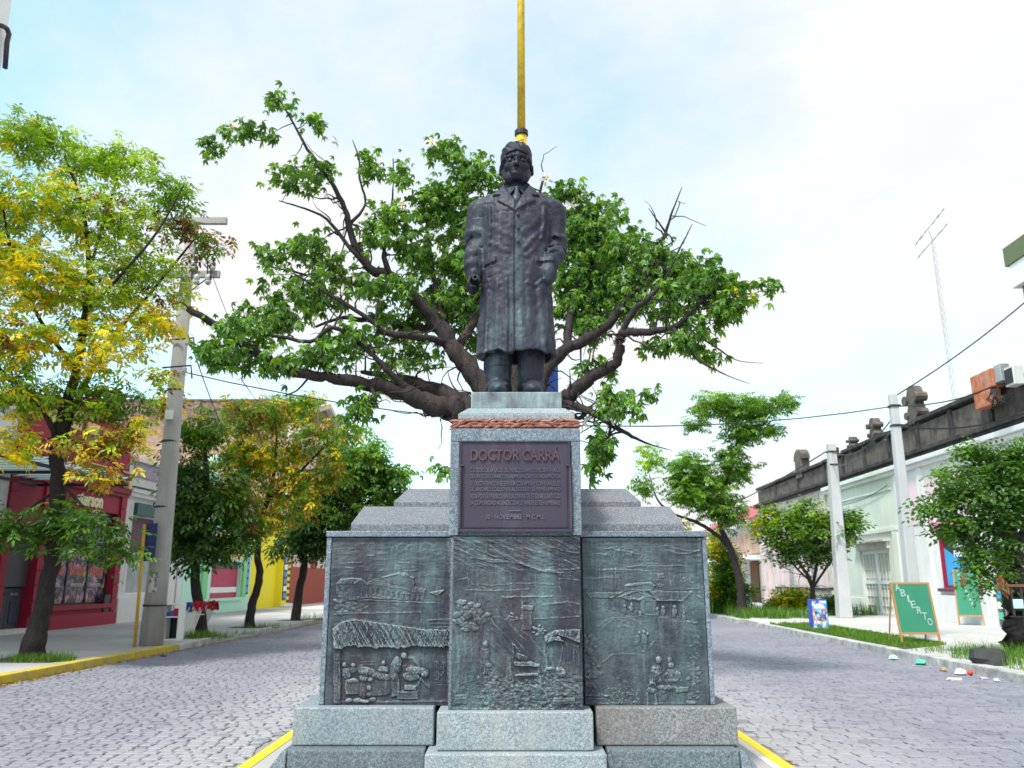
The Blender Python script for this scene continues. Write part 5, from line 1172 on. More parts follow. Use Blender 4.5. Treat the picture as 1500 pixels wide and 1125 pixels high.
d = Lf.part('door', 'glass_green', wh, (dr[0], dr[1], -.28, -.24, Z0, 3.3)); Lf.part('door_frame', 'plum', d, (dr[0] + .5, dr[0] + .62, -.238, -.2, Z0, 3.3), (dr[0], dr[0] + .1, -.238, -.2, Z0, 3.3))
MB().tube([Lf.P(wb[0] + .35, .1, 4.4), Lf.P(wb[0] + .2, .1, 1.2)], .03, 6).build('drain_pipe', M['white'], wh)
# --- mint building
ma = (wb[1] + .03, FL(363, 895)[0]); zmt = FL(320, 725)[1]
mt = house('mint green shop with buff panels, crimson curtained window and a small rooftop finial', ma[0], -1)
mw = (FL(308, 860)[0], FL(352, 860)[0]); mz = (FL(330, 876)[1], FL(330, 822)[1]); mz2 = FL(340, 783)[1]
Lf.wall('wall', 'mint_pale', mt, ma[0], ma[1], Z0, zmt, [(mw[0], mw[1], mz[0], mz[1])])
Lf.part('side_wall', 'mint_pale', mt, (ma[0], ma[0] + .3, -9, -.352, Z0, zmt), (ma[1] - .3, ma[1], -9, -.352, Z0, zmt)); Lf.part('roof', 'soot', mt, (ma[0] + .31, ma[1] - .31, -9, -.352, zmt - .7, zmt - .6))
Lf.part('buff_panel', 'buff', mt, (mw[0], mw[1], 0, .05, mz[1] + .12, mz2)); Lf.part('corner_pilaster', 'green_paint', mt, (mw[1] + .05, mw[1] + .55, 0, .10, mz[0], mz2 + .3), (mw[0] - 1.2, mw[0] - .6, 0, .10, mz[0], mz2 + .3))
Lf.part('cornice', 'mint', mt, (ma[0], ma[1], 0, .2, mz2 + .32, mz2 + .5), (ma[0], ma[1], 0, .14, zmt - .2, zmt)); w_ = Lf.part('window', 'crimson', mt, (mw[0], mw[1], -.25, -.2, mz[0], mz[1])); Lf.part('curtain_band', 'white', w_, (mw[0] + .05, mw[1] - .05, -.198, -.18, mz[0] + .25, mz[0] + .5)); Lf.part('pane', 'glass', w_, (mw[0] + .05, mw[1] - .05, -.198, -.18, mz[1] - .35, mz[1] - .02))
Lf.part('window_sill', 'mint_pale', mt, (mw[0] - .1, mw[1] + .1, 0, .12, mz[0] - .12, mz[0])); Lf.part('poster_strip', 'black', mt, (mw[1] + .6, mw[1] + 1.05, 0, .04, .9, 2.9))
for k in range(5): Lf.part('poster', 'sign_poster', mt, (mw[1] + .66, mw[1] + .99, .042, .05, 1.0 + k * .38, 1.26 + k * .38))
pt = onf(LF, 316, 745); fz = FL(316, 700)[1]
a = FL(314, 720)[0]; MB().lathe(Lf.P(a, -.1, zmt), [(.42, 0), (.42, .25), (.3, .3), (.3, .75), (.42, .8), (.42, .9), (.18, 1.0), (.30, 1.15), (.36, 1.4), (.28, 1.65), (.10, 1.78)], 12).build('finial', M['mint_pale'], mt, smooth=False)
# --- yellow building
ya_ = (ma[1] + .03, FL(414, 890)[0]); zy = 4.6
yl = house('bright yellow building with a black banded edge and a column of blue notices', ya_[0], -1)
Lf.wall('wall', 'yellow_wall', yl, ya_[0], ya_[1], Z0, zy, []); Lf.part('side_wall', 'yellow_wall', yl, (ya_[0], ya_[0] + .3, -9, -.352, Z0, zy), (ya_[1] - .3, ya_[1], -9, -.352, Z0, zy)); Lf.part('roof', 'soot', yl, (ya_[0] + .31, ya_[1] - .31, -9, -.352, zy - .5, zy - .4))
Lf.part('buttress', 'yellow_wall', yl, (ya_[1] - 1.6, ya_[1] - .1, 0, .35, Z0, 3.6))
for k in range(9): Lf.part('black_band', 'black', yl, (ya_[1] - .6, ya_[1] - .07, .352, .38, .35 + k * .36, .50 + k * .36))
nb = Lf.part('notice_board', 'black', yl, (ya_[1] - 1.45, ya_[1] - .75, .352, .38, .5, 3.4))
for k in range(7): Lf.part('notice', ('sign_poster', 'white', 'blue_notice')[k % 3], nb, (ya_[1] - 1.4, ya_[1] - .8, .382, .40, .6 + k * .4, .88 + k * .4))
Lf.part('ledge', 'white', yl, (ya_[1] - 1.65, ya_[1] - .1, .352, .6, .14, .3))
# --- tall cream and brick hall
ca = (ya_[1] + .03, 70.); hz_ = W(300, 588, ca[0]).z; hx = W(150, 588, ca[0]).x
hall = house('tall hall with bare orange brick side wall, cream gabled front and brick red base', ca[0], -1)
holes = [(ca[0] + 3.2, ca[0] + 4.6, 2.9, 6.2), (ca[0] + 8.2, ca[0] + 9.6, 2.9, 6.2), (ca[0] + 13.2, ca[0] + 14.6, 2.9, 6.2)]
Lf.wall('wall', 'pink_cream', hall, ca[0], ca[1], 2.4, hz_ - .6, holes); Lf.part('base_course', 'brick_red', hall, (ca[0], ca[1], -.35, .06, Z0, 2.398))
for h in holes: w_ = Lf.part('window', 'glass', hall, (h[0], h[1], -.3, -.25, h[2], h[3])); Lf.part('window_frame', 'white_old', w_, ((h[0] + h[1]) / 2 - .05, (h[0] + h[1]) / 2 + .05, -.248, -.2, h[2], h[3]), (h[0], h[1], -.248, -.2, h[2] + 1.6, h[2] + 1.7))
for a in (ca[0] + .1, ca[0] + 5.6, ca[0] + 10.8, ca[0] + 16): Lf.part('pilaster', 'brick_red', hall, (a, a + .9, 0, .16, 2.4, hz_ - 2.2))
Lf.part('cornice', 'pink_cream', hall, (ca[0] - .1, ca[1], 0, .4, hz_ - 2.0, hz_ - 1.7))
mb = MB(); am = ca[0] + 7.0
gab = [(ca[0], hz_ - .598), (ca[1], hz_ - .598), (ca[1], hz_ - .4), (ca[0] + 14, hz_ - .2), (am, hz_ + 1.6), (ca[0] + 1.2, hz_ + .1), (ca[0], hz_ + .05)]
n_ = len(gab); mb.add([Lf.P(p[0], -.35, p[1]) for p in gab] + [Lf.P(p[0], 0, p[1]) for p in gab], [tuple(range(n_)), tuple(range(2 * n_ - 1, n_ - 1, -1))] + [(i, n_ + i, n_ + (i + 1) % n_, (i + 1) % n_) for i in range(n_)])
mb.build('gable', M['brick_wall'], hall)
for p, q in (((ca[0] + .6, hz_ - .5), (am, hz_ + 1.35)), ((am, hz_ + 1.35), (ca[0] + 13.6, hz_ - .5))):
    MB().hexa([Lf.P(p[0], .0, p[1] - .35), Lf.P(p[0], .4, p[1] - .35), Lf.P(q[0], .4, q[1] - .35), Lf.P(q[0], 0, q[1] - .35), Lf.P(p[0], 0, p[1]), Lf.P(p[0], .4, p[1]), Lf.P(q[0], .4, q[1]), Lf.P(q[0], 0, q[1])]).build('raking_cornice', M['peeling'], hall)
MB().hexa([(hx - 6, ca[0] + .001, Z0), (S(LF, ca[0]) - .352, ca[0] + .001, Z0), (S(LF, ca[0]) - .352, ca[0] + .4, Z0), (hx - 6, ca[0] + .4, Z0), (hx - 6, ca[0] + .001, hz_), (S(LF, ca[0]) - .352, ca[0] + .001, hz_), (S(LF, ca[0]) - .352, ca[0] + .4, hz_), (hx - 6, ca[0] + .4, hz_)]).build('brick_side_wall', M['brick_wall'], hall)
MB().box(hx - 6.1, S(LF, ca[0]) - .3, ca[0] - .05, ca[0] + .5, hz_ + .001, hz_ + .14).build('coping', M['soot_brown'], hall)
for i in range(5):
    xx = S(LF, ca[0]) - 2 - i * 4.2; MB().box(xx, xx + .35, ca[0] - .1, ca[0], 5.2, hz_ - .02).build('brick_pier', M['brick_wall'], hall)
# --- white tower block, top left edge of the view
tw = (8.0, FL(20, 0)[0]); tb = thing('apartment_tower', 'tall white rendered tower block whose corner rises at the upper left edge', 'tower', (S(LF, 12), 12, 0))
ztw = 24.
hol = [(tw[1] - 2.2, tw[1] - .9, 1.2 + 3 * k + .9, 1.2 + 3 * k + 2.5) for k in range(1, 7)] + [(tw[1] - 5.2, tw[1] - 3.6, 1.2 + 3 * k + .9, 1.2 + 3 * k + 2.5) for k in range(1, 7)]
cuts = hol
LT = Fac(LF - .0, 1)
LT.wall('wall', 'white', tb, tw[0], tw[1], 6.6, ztw, [h for h in cuts if h[2] > 6.7], b=-.05); LT.part('side_wall', 'white', tb, (tw[1] - .3, tw[1], -9, -.402, 6.6, ztw), (tw[0], tw[0] + .3, -9, -.402, 6.6, ztw)); LT.part('roof', 'soot', tb, (tw[0], tw[1], -9, -.05, ztw + .002, ztw + .2))
for h in [h for h in cuts if h[2] > 6.7]:
    w_ = LT.part('window', 'glass', tb, (h[0], h[1], -.3, -.25, h[2], h[3])); LT.part('window_frame', 'white', w_, (h[0], h[0] + .06, -.248, -.2, h[2], h[3]), (h[1] - .06, h[1], -.248, -.2, h[2], h[3]))
p0 = W(2, 0, tw[1] - .6); yb_ = tw[1] - .8
def tp(px, py): a_, z_ = FL(px, py); return Vector(LT.P(a_, .14, z_))
MB().tube([tp(-14, 36), tp(-4, 38), tp(3, 42), tp(6, 50), tp(3, 62), tp(0, 100)], .07, 8).build('bent_pipe', M['dark_metal'], tb, smooth=True)
LT.part('ground_storey', 'white_wall', tb, (tw[0], 14.48, -9, -.05, Z0, 6.598))

# ------------------------------------------------------------------ right-hand row
ra = [23.9, FR(1330, 905)[0], FR(1226, 900)[0], FR(1121, 895)[0]]
zpar = 7.75; zcor = FR(1430, 645)[1]
def shell(o, a0, a1, z1, mat): Rf.part('side_wall', mat, o, (a0, a0 + .25, -9, -.352, Z0, z1), (a1 - .25, a1, -9, -.352, Z0, z1)); Rf.part('roof', 'soot', o, (a0 + .26, a1 - .26, -9, -.352, z1 - .3, z1 - .2))
def parapet(o, a0, a1, zb, zt__, n, seed):
    gg = random.Random(seed); L_ = (a1 - a0) / n
    Rf.part('parapet_cornice', 'soot', o, (a0, a1, -.35, .30, zb - .16, zb), (a0, a1, -.35, .18, zb - .30, zb - .162), bevel=.02)
    for i in range(n):
        b0 = a0 + L_ * i; dz_ = gg.uniform(-.05, .05); Rf.part('parapet_panel', 'soot_brown', o, (b0 + .25, b0 + L_ - .03, -.3, -.05, zb + .002, zt__ - .26)); Rf.part('parapet_pier', 'soot', o, (b0, b0 + .24, -.35, .02, zb + .002, zt__ - .18 + dz_), bevel=.02)
        Rf.part('coping', 'soot', o, (b0 + .002, b0 + L_ - .004, -.4, .10, zt__ - .17 + dz_, zt__ + dz_), bevel=.03)
# pink/white stationery shop
zb_c = zcor + .35
sp = house('white and pink stationery shop with cyan window film, sooty parapet and open doorway', ra[0], 1)
sw = (FR(1437, 850)[0], FR(1381, 850)[0]); szw = (FR(1400, 862)[1], FR(1400, 775)[1]); sd = (FR(1478, 880)[0], FR(1457, 880)[0]); sdz = FR(1467, 800)[1]
if sd[0] > sd[1]: sd = sd[::-1]
if sw[0] > sw[1]: sw = sw[::-1]
h_a = (sp_a0, sp_a1) = ra[0], ra[1]
Rf.wall('wall', 'white_wall', sp, ra[0], ra[1] - .003, Z0, zcor, [(sw[0], sw[1], szw[0], szw[1]), (sd[0], sd[1], Z0, sdz)])
shell(sp, ra[0], ra[1] - .003, zcor, 'white_old')
Rf.part('pink_band', 'pale_pink', sp, (FR(1462, 740)[0], FR(1332, 740)[0], .0, .03, szw[1] + .35, szw[1] + 2.1)); Rf.part('pink_surround', 'hot_pink', sp, (sw[0] - .4, sw[1] + .45, .0, .045, szw[1] + .02, szw[1] + .34))
Rf.part('base_course', 'white_wall', sp, (sd[1] + .25, ra[1] - .1, 0, .12, Z0, szw[0] - .25), bevel=.015); Rf.part('window_sill', 'plum', sp, (sw[0] - .2, sw[1] + .2, -.1, .14, szw[0] - .12, szw[0] - .002))
for a in (sd[1] + .05, sw[1] + .6, ra[1] - .55): Rf.part('pilaster', 'white_wall', sp, (a, a + .42, .0, .09, Z0 + .002, zcor - .35))
wn2 = Rf.part('window', 'maroon', sp, (sw[0], sw[1], -.2, -.02, szw[0], szw[0] + .09), (sw[0], sw[0] + .1, -.2, -.02, szw[0] + .092, szw[1]), (sw[1] - .1, sw[1], -.2, -.02, szw[0] + .092, szw[1]), (sw[0] + .101, sw[1] - .101, -.2, -.02, szw[1] - .09, szw[1]))
Rf.part('pane', 'glass', wn2, (sw[0] + .1, sw[1] - .1, -.15, -.13, szw[0] + .09, szw[1] - .09))
wl, wr, wz0, wz1 = sw[1] - .12, sw[0] + .12, szw[0] + .1, szw[1] - .1
MB().add([Rf.P(wl, -.122, wz0), Rf.P(wr, -.122, wz0), Rf.P(wr, -.122, wz0 + .35), Rf.P(wl, -.122, wz0 + (wz1 - wz0) * .72), Rf.P(wl, -.128, wz0), Rf.P(wr, -.128, wz0), Rf.P(wr, -.128, wz0 + .35), Rf.P(wl, -.128, wz0 + (wz1 - wz0) * .72)], [(0, 1, 2, 3), (7, 6, 5, 4), (2, 3, 7, 6)]).build('window_film', M['cyan_film'], wn2)
ww = sw[1] - sw[0]
Rf.tex(fit(text_mesh('Librería', 1, .004, M['white'], .03), ww * .42, .30), sw[0] + ww * .42, wz0 + (wz1 - wz0) * .72, -.115, wn2, 'shop_lettering'); Rf.tex(fit(text_mesh('Fotocopias', 1, .004, M['white'], .03), ww * .58, .30), sw[0] + ww * .40, wz0 + (wz1 - wz0) * .50, -.115, wn2, 'shop_lettering')
Rf.part('door_reveal', 'yellow_dark', sp, (sd[0], sd[1], -1.3, -1.25, Z0, sdz)); dd_ = Rf.part('open_door', 'black', sp, (sd[0] + .02, sd[0] + .08, -.9, -.05, Z0, sdz - .05))
Rf.part('sticker_strip', 'glass', sp, (sd[1] - .34, sd[1] - .02, -.10, -.06, Z0 + .1, sdz - .1))
for k, mm in enumerate(('plastic_green', 'white', 'cyan_film', 'sign_poster', 'white', 'plastic_red', 'cyan_film')): Rf.part('sticker', mm, sp, (sd[1] - .32, sd[1] - .05, -.058, -.05, Z0 + .25 + k * .33, Z0 + .47 + k * .33))
Rf.part('cornice', 'white_wall', sp, (ra[0], ra[1] - .003, .0, .28, zcor - .18, zcor), (ra[0], ra[1] - .003, .0, .16, zcor - .34, zcor - .182), bevel=.02)
parapet(sp, ra[0], ra[1] - .003, zcor + .32, zpar + .05, 4, 1)
# pale green house
gh = house('pale green terraced house with white lattice double doors and carved ornaments on its parapet', ra[1], 1)
gd = (FR(1309, 880)[0], FR(1266, 880)[0]); gdz = FR(1290, 806)[1]
Rf.wall('wall', 'pale_green', gh, ra[1], ra[2] - .003, Z0, zcor, [(gd[0], gd[1], Z0, gdz)])
shell(gh, ra[1], ra[2] - .003, zcor, 'pale_green')
Rf.part('cornice', 'pale_green2', gh, (ra[1], ra[2] - .003, .0, .28, zcor - .18, zcor), (ra[1], ra[2] - .003, .0, .16, zcor - .34, zcor - .182), bevel=.02)
Rf.part('string_course', 'pale_green2', gh, (ra[1], ra[2] - .003, .0, .09, gdz + .75, gdz + .9), (ra[1] + .3, ra[2] - .4, .0, .05, zcor - .9, zcor - .82)); Rf.part('door_hood', 'peeling', gh, (gd[0] - .25, gd[1] + .25, .0, .3, gdz + .35, gdz + .43), (gd[0] - .15, gd[1] + .15, .0, .12, gdz + .06, gdz + .348))
for a in (ra[1] + .05, ra[2] - .6): Rf.part('pilaster', 'pale_green2', gh, (a, a + .5, .0, .08, Z0 + .002, gdz + .74))
Rf.part('base_course', 'pale_green2', gh, (ra[1] + .56, gd[0] - .06, 0, .07, Z0, Z0 + .7), (gd[1] + .06, ra[2] - .62, 0, .07, Z0, Z0 + .7)); Rf.part('gas_meter_box', 'white', gh, (gd[0] - .75, gd[0] - .3, .072, .14, Z0 + .5, Z0 + 1.05), bevel=.01)
gm = (gd[0] + gd[1]) / 2
for b0, b1 in ((gd[0], gm - .01), (gm + .01, gd[1])):
    d = Rf.part('door', 'white', gh, (b0, b0 + .12, -.2, -.1, Z0, gdz), (b1 - .12, b1, -.2, -.1, Z0, gdz), (b0 + .121, b1 - .121, -.2, -.1, Z0, Z0 + .12), (b0 + .121, b1 - .121, -.2, -.1, Z0 + (gdz - Z0) * .48, Z0 + (gdz - Z0) * .53), (b0 + .121, b1 - .121, -.2, -.1, gdz - .12, gdz))
    Rf.part('pane', 'curtain', d, (b0 + .1, b1 - .1, -.19, -.17, Z0 + .1, gdz - .1))
    for k in range(1, 4):
        aa_ = b0 + .12 + (b1 - b0 - .24) * k / 4; Rf.part('lattice_bar', 'door_lattice', d, (aa_ - .015, aa_ + .015, -.16, -.12, Z0 + .121, Z0 + (gdz - Z0) * .478), (aa_ - .015, aa_ + .015, -.16, -.12, Z0 + (gdz - Z0) * .532, gdz - .121))
    for k in range(1, 7):
        z_ = Z0 + (gdz - Z0) * k / 7; Rf.part('lattice_bar', 'door_lattice', d, (b0 + .121, b1 - .121, -.165, -.125, z_ - .012, z_ + .012))
parapet(gh, ra[1], ra[2] - .003, zcor + .32, zpar, 3, 2)
# derelict pink house
dh = house('derelict pink house with peeling plaster, boarded openings and blackened parapet', ra[2], 1)
do = [(ra[2] + 2.2, ra[2] + 4.0, 1.2, 3.6), (ra[2] + 6.4, ra[2] + 8.2, 1.2, 3.6), (ra[3] - 3.0, ra[3] - 1.4, Z0, 3.4)]
Rf.wall('wall', 'pink', dh, ra[2], ra[3], Z0, zcor + .1, do); shell(dh, ra[2], ra[3], zcor, 'peeling'); Rf.part('base_course', 'peeling', dh, (ra[2] + .1, ra[3] - 3.4, 0, .12, Z0, 1.1)); Rf.part('base_ledge', 'soot', dh, (ra[2] + .1, ra[3] - 3.4, 0, .2, 1.101, 1.22))
for h in do: Rf.part('boarding', 'glass_pale' if h[2] > 1 else 'peeling', dh, (h[0], h[1], -.25, -.2, h[2], h[3])); Rf.part('surround', 'peeling', dh, (h[0] - .25, h[0] - .002, 0, .07, h[2], h[3]), (h[1] + .002, h[1] + .25, 0, .07, h[2], h[3]), (h[0] - .25, h[1] + .25, 0, .09, h[3] + .002, h[3] + .25))
for a in (ra[2] + .02, ra[3] - .6): Rf.part('pilaster', 'peeling', dh, (a, a + .55, .0, .1, Z0 + 1.13, zcor - .1))
Rf.part('plaster_scar', 'peeling', dh, (ra[2] + 1.2, ra[3] - .7, .0, .03, zcor - 1.0, zcor - .1)); Rf.part('down_pipe', 'soot', dh, (ra[2] + 9.2, ra[2] + 9.35, .0, .12, zcor - 1.4, zcor))
parapet(dh, ra[2], ra[3], zcor + .32, zpar - .05, 3, 3)
# parapet ornaments, each on the house that carries it
def scroll_urn(a, s, o, mat='soot_brown'):
    """weathered parapet ornament: block, scrolled shoulders and a rounded shell"""
    m = MB(); Rf.bx(m, a - .42 * s, a + .42 * s, -.45, -.02, zpar - .3, zpar + .12 * s)
    pts = [(-.36, .12), (.36, .12), (.40, .45), (.30, .62), (.34, .95)] + [(.34 * math.cos(t_), .95 + .34 * math.sin(t_)) for t_ in np.linspace(.3, math.pi - .3, 6)] + [(-.34, .95), (-.30, .62), (-.40, .45)]
    n_ = len(pts); m.add([Rf.P(a + p[0] * s, -.40, zpar + p[1] * s) for p in pts] + [Rf.P(a + p[0] * s, -.06, zpar + p[1] * s) for p in pts], [tuple(range(n_)), tuple(range(2 * n_ - 1, n_ - 1, -1))] + [(i, n_ + i, n_ + (i + 1) % n_, (i + 1) % n_) for i in range(n_)])
    for k in (-1, 1): m.tube([Rf.P(a + k * .40 * s, -.44, zpar + .82 * s), Rf.P(a + k * .40 * s, .04, zpar + .82 * s)], [.17 * s, .17 * s], 9); m.tube([Rf.P(a + k * .42 * s, -.42, zpar + .28 * s), Rf.P(a + k * .42 * s, .02, zpar + .28 * s)], [.14 * s, .14 * s], 8)
    m.build('parapet_ornament', M[mat], o)
scroll_urn(FR(1334, 600)[0], 1.15, sp, 'soot_brown'); scroll_urn(FR(1275, 630)[0], .75, gh, 'soot_brown'); scroll_urn(FR(1242, 640)[0], .45, gh)
a = FR(1170, 680)[0]; m = MB(); pts = [(-.55, 0), (.55, 0), (.55, 1.05)] + [(.75 * math.cos(t_), 1.05 + .62 * math.sin(t_)) for t_ in np.linspace(0, math.pi, 9)] + [(-.55, 1.05)]
n_ = len(pts); m.add([Rf.P(a + p[0], -.45, zpar - .5 + p[1]) for p in pts] + [Rf.P(a + p[0], .06, zpar - .5 + p[1]) for p in pts], [tuple(range(n_)), tuple(range(2 * n_ - 1, n_ - 1, -1))] + [(i, n_ + i, n_ + (i + 1) % n_, (i + 1) % n_) for i in range(n_)]); m.build('arched_pier', M['soot_brown'], dh, bevel=.03)
a = FR(1215, 660)[0]; Rf.part('parapet_pier', 'soot', dh, (a - .3, a + .3, -.4, .07, zpar - .5, zpar + .45), bevel=.04)
# far house with red roof and porch
fh0, fh1 = ra[3] + .3, ra[3] + 19
fh = house('far two storey house with red tiled roof, brown balcony wall and white porch slab', fh0, 1)
Rf.part('wall', 'white_old', fh, (fh0, fh1, -8, -.4, Z0, 5.6)); Rf.part('balcony_wall', 'brick_wall', fh, (fh0 + .6, fh1 - 3, -.38, -.1, 3.4, 4.9)); Rf.part('porch_slab', 'white', fh, (fh0 - .1, fh1 - 2, -.398, 1.6, 2.95, 3.25), bevel=.03); Rf.part('white_gutter', 'white', fh, (fh0 - .1, fh1, -.35, .3, 5.45, 5.75))
mb = MB().hexa([Rf.P(fh0 - .2, -9, 5.752), Rf.P(fh0 - .2, .45, 5.752), Rf.P(fh1, .45, 5.752), Rf.P(fh1, -9, 5.752), Rf.P(fh0 - .1, -5, 8.1), Rf.P(fh0 - .1, -4.2, 8.1), Rf.P(fh1, -4.2, 8.1), Rf.P(fh1, -5, 8.1)]); mb.build('roof', M['roof_red'], fh)
for k in range(4): Rf.part('porch_post', 'cream_trim', fh, (fh0 + .4 + k * 3.2, fh0 + .7 + k * 3.2, 1.1, 1.4, Z0, 2.948))
Rf.part('door', 'wood_brown', fh, (fh0 + 2, fh0 + 4.2, -.398, -.3, Z0, 2.9)); Rf.part('window', 'glass', fh, (fh0 + 7, fh0 + 9, -.398, -.33, 1.0, 2.5)); Rf.part('window', 'glass', fh, (fh0 + 11, fh0 + 13, -.398, -.33, 1.0, 2.5))
# olive green tower at the right edge of the view
ot = thing('green_tower_block', 'olive green tower block with a white band, cut by the upper right edge', 'tower', (S(RF, 18), 18, 0))
oa = FR(1480, 365); ob = FR(1493, 333)
zb0_, zb1_ = FR(1486, 427)[1], FR(1483, 392)[1]
Rf.part('ground_storey', 'white_old', ot, (10, 23.85, -9, -.02, Z0, zb0_ - 5.2)); Rf.part('wall', 'olive', ot, (10, oa[0] - .35, -9, .02, zb0_ - 5.198, zb0_ - .002), (10, oa[0], -9, .25, zb1_ + .002, oa[1]), (10, ob[0] - .9, -8, -.1, oa[1] + .002, oa[1] + 2.2)); Rf.part('white_band', 'white', ot, (10, oa[0] - .12, -9, .2, zb0_, zb1_), bevel=.03)
for k in range(3): w_ = Rf.part('window', 'glass', ot, (12 + k * 3.6, 14 + k * 3.6, .022, .04, zb0_ - 3.4, zb0_ - 1.6)); Rf.part('window_frame', 'white', w_, (12 + k * 3.6, 12.1 + k * 3.6, .042, .07, zb0_ - 3.4, zb0_ - 1.6), (13.9 + k * 3.6, 14 + k * 3.6, .042, .07, zb0_ - 3.4, zb0_ - 1.6))
Rf.part('window', 'dark_metal', ot, (ob[0] - 2.4, ob[0] - 1.2, -.098, -.06, oa[1] + .3, oa[1] + 1.4))

# ------------------------------------------------------------------ poles, cables, signs, street furniture
def gp(px, py): # point of the pavement
    u, y, z = ray(px, py); Y = (.124 - EYE) / (z / y); return Vector((u / y * Y, Y, .124))
# big concrete pole on the left
pL = Vector((-8.42, 20.1, .124)); hP = W(280, 322, 20.1).z
po = thing('utility_pole', 'thick tapering concrete utility pole behind the yellow signpost, with crossarms and a stuck paper notice', 'utility pole', pL)
MB().tube([pL, pL + Vector((.02, 0, 2)), pL + Vector((0, 0, hP - .124))], [.265, .235, .135], 20).build('shaft', M['pole'], po, smooth=True)
for z_, r_ in ((1.0, .256), (3.3, .222), (4.9, .206), (6.2, .192)): MB().lathe((pL.x, pL.y, z_), [(r_, 0), (r_ + .008, .01), (r_ + .008, .04), (r_, .05)], 20).build('steel_band', M['dark_metal'], po)
def quad_on_pole(px0, px1, py0, py1, mat, nm):
    m = MB(); n = 6; r_ = .30
    a0_ = -.35; a1_ = .55
    za, zb = W(px0, py1, 20 - .28).z, W(px0, py0, 20 - .28).z
    vs_ = []
    for i in range(n + 1):
        t_ = a0_ + (a1_ - a0_) * i / n
        for z_, rr in ((za, np.interp(za, (0.1, 2.1, hP), (.265, .235, .135)) + .004), (zb, np.interp(zb, (0.1, 2.1, hP), (.265, .235, .135)) + .004)): vs_.append((pL.x + math.sin(t_) * rr, pL.y - math.cos(t_) * rr, z_))
    m.add(vs_, [(2 * i, 2 * i + 2, 2 * i + 3, 2 * i + 1) for i in range(n)]); return m.build(nm, mat, po)
nt = NT('notice_print'); p_ = nt.pos(); f_ = nt.ramp(nt.noise(p_, 9, 5, .6), [(.47, (.55, .54, .53)), (.53, (.16, .16, .17))]); M['notice_print'] = nt.fin(f_, .8)
quad_on_pole(216, 238, 838, 868, M['notice_print'], 'paper_notice')
zA = W(300, 329, 20.1).z; zB = W(300, 407, 20.1).z
MB().box(pL.x - .85, pL.x + 1.0, pL.y - .28, pL.y - .16, zA - .09, zA + .09).build('crossarm', M['pole'], po, bevel=.01); MB().box(pL.x - .6, pL.x + .95, pL.y - .30, pL.y - .19, zB - .09, zB + .09).build('crossarm', M['pole'], po, bevel=.01)
for dx_, dz_ in ((.30, .1), (.78, .1), (.40, -.28), (.70, -.28)):
    ins = MB().lathe((pL.x + dx_, pL.y - .34, zB + dz_), [(.03, -.04), (.07, 0), (.085, .05), (.055, .09), (.085, .12), (.07, .2), (.04, .25)], 10).build('insulator', M['ceramic'], po, smooth=True)
    MB().tube([(pL.x + dx_, pL.y - .38, zB - .2), (pL.x + dx_ - .05, pL.y - .36, zB + .3)], .02, 6).build('bracket', M['dark_metal'], po)
for zz in (W(262, 500, 20).z, W(256, 540, 20).z):
    MB().tube([(pL.x - .3, pL.y - .2, zz), (pL.x + .45, pL.y - .3, zz + .03), (pL.x + .5, pL.y - .3, zz - .3)], .022, 6).build('bracket', M['dark_metal'], po); MB().lathe((pL.x + .3, pL.y - .3, zz - .16), [(.03, 0), (.06, .04), (.06, .12), (.03, .15)], 8).build('insulator', M['ceramic'], po)
MB().tube([(pL.x + .12, pL.y - .2, zB), (pL.x + .3, pL.y - .4, zB - .5), (pL.x + .55, pL.y - .35, zB - .25), (pL.x + .8, pL.y - .4, zB - .1)], .018, 5).build('loose_wire', M['black'], po)
MB().box(pL.x - .10, pL.x + .10, pL.y - .262, pL.y - .235, W(257, 612, 20).z - .06, W(257, 612, 20).z + .17).build('number_plate', M['white'], po)
# yellow signpost, seen from behind
sL = gp(197, 948); st = thing('road_sign', 'navy backed road sign on a leaning orange yellow post beside the concrete pole', 'road sign', sL)
tp_ = W(212, 768, sL.y); MB().tube([sL, sL.lerp(tp_, .5), tp_], .037, 10).build('post', M['orange_paint'], st, smooth=True)
c0_ = W(203, 822, sL.y - .05); c1_ = W(228, 766, sL.y - .05)
MB().box(c0_.x, c1_.x + .01, sL.y + .045, sL.y + .06, c0_.z, c1_.z).build('sign_plate', M['sign_navy'], st, bevel=.004)
for zz in (c0_.z + .15, c1_.z - .15): MB().box(tp_.x - .16, tp_.x + .12, sL.y + .03, sL.y + .044, zz - .02, zz + .02).build('clamp', M['dark_metal'], st)
# stand with white sticks and coloured cloths
bL = gp(252, 938)
sh_ = thing('white_shelf_stand', 'small white two shelf stand with folded coloured cloths beside the pole', 'shelf', bL)
def bxo(par, nm, mat, x0, x1, y0, y1, z0, z1, bev=.004): return MB().box(bL.x + x0, bL.x + x1, bL.y + y0, bL.y + y1, z0, z1).build(nm, M[mat], par, bevel=bev)
for x_ in (-.22, .14): bxo(sh_, 'side_panel', 'white', x_, x_ + .03, -.12, .3, .124, 1.02)
for z_ in (.13, .68, .99): bxo(sh_, 'shelf', 'white', -.189, .139, -.12, .3, z_, z_ + .03)
bxo(sh_, 'dark_back', 'black', -.189, .139, .27, .299, .162, .678)
for i, (mt_, x0) in enumerate((('blue_cloth', -.17), ('purple_cloth', -.09), ('red_cloth', .0))): tag(bxo(None, 'folded_cloth', mt_, x0, x0 + .12, -.06, .2, (.711), .80 + .05 * i, .02), ['blue', 'purple', 'red'][i] + ' folded cloth on the white shelf stand by the pole', 'cloth')
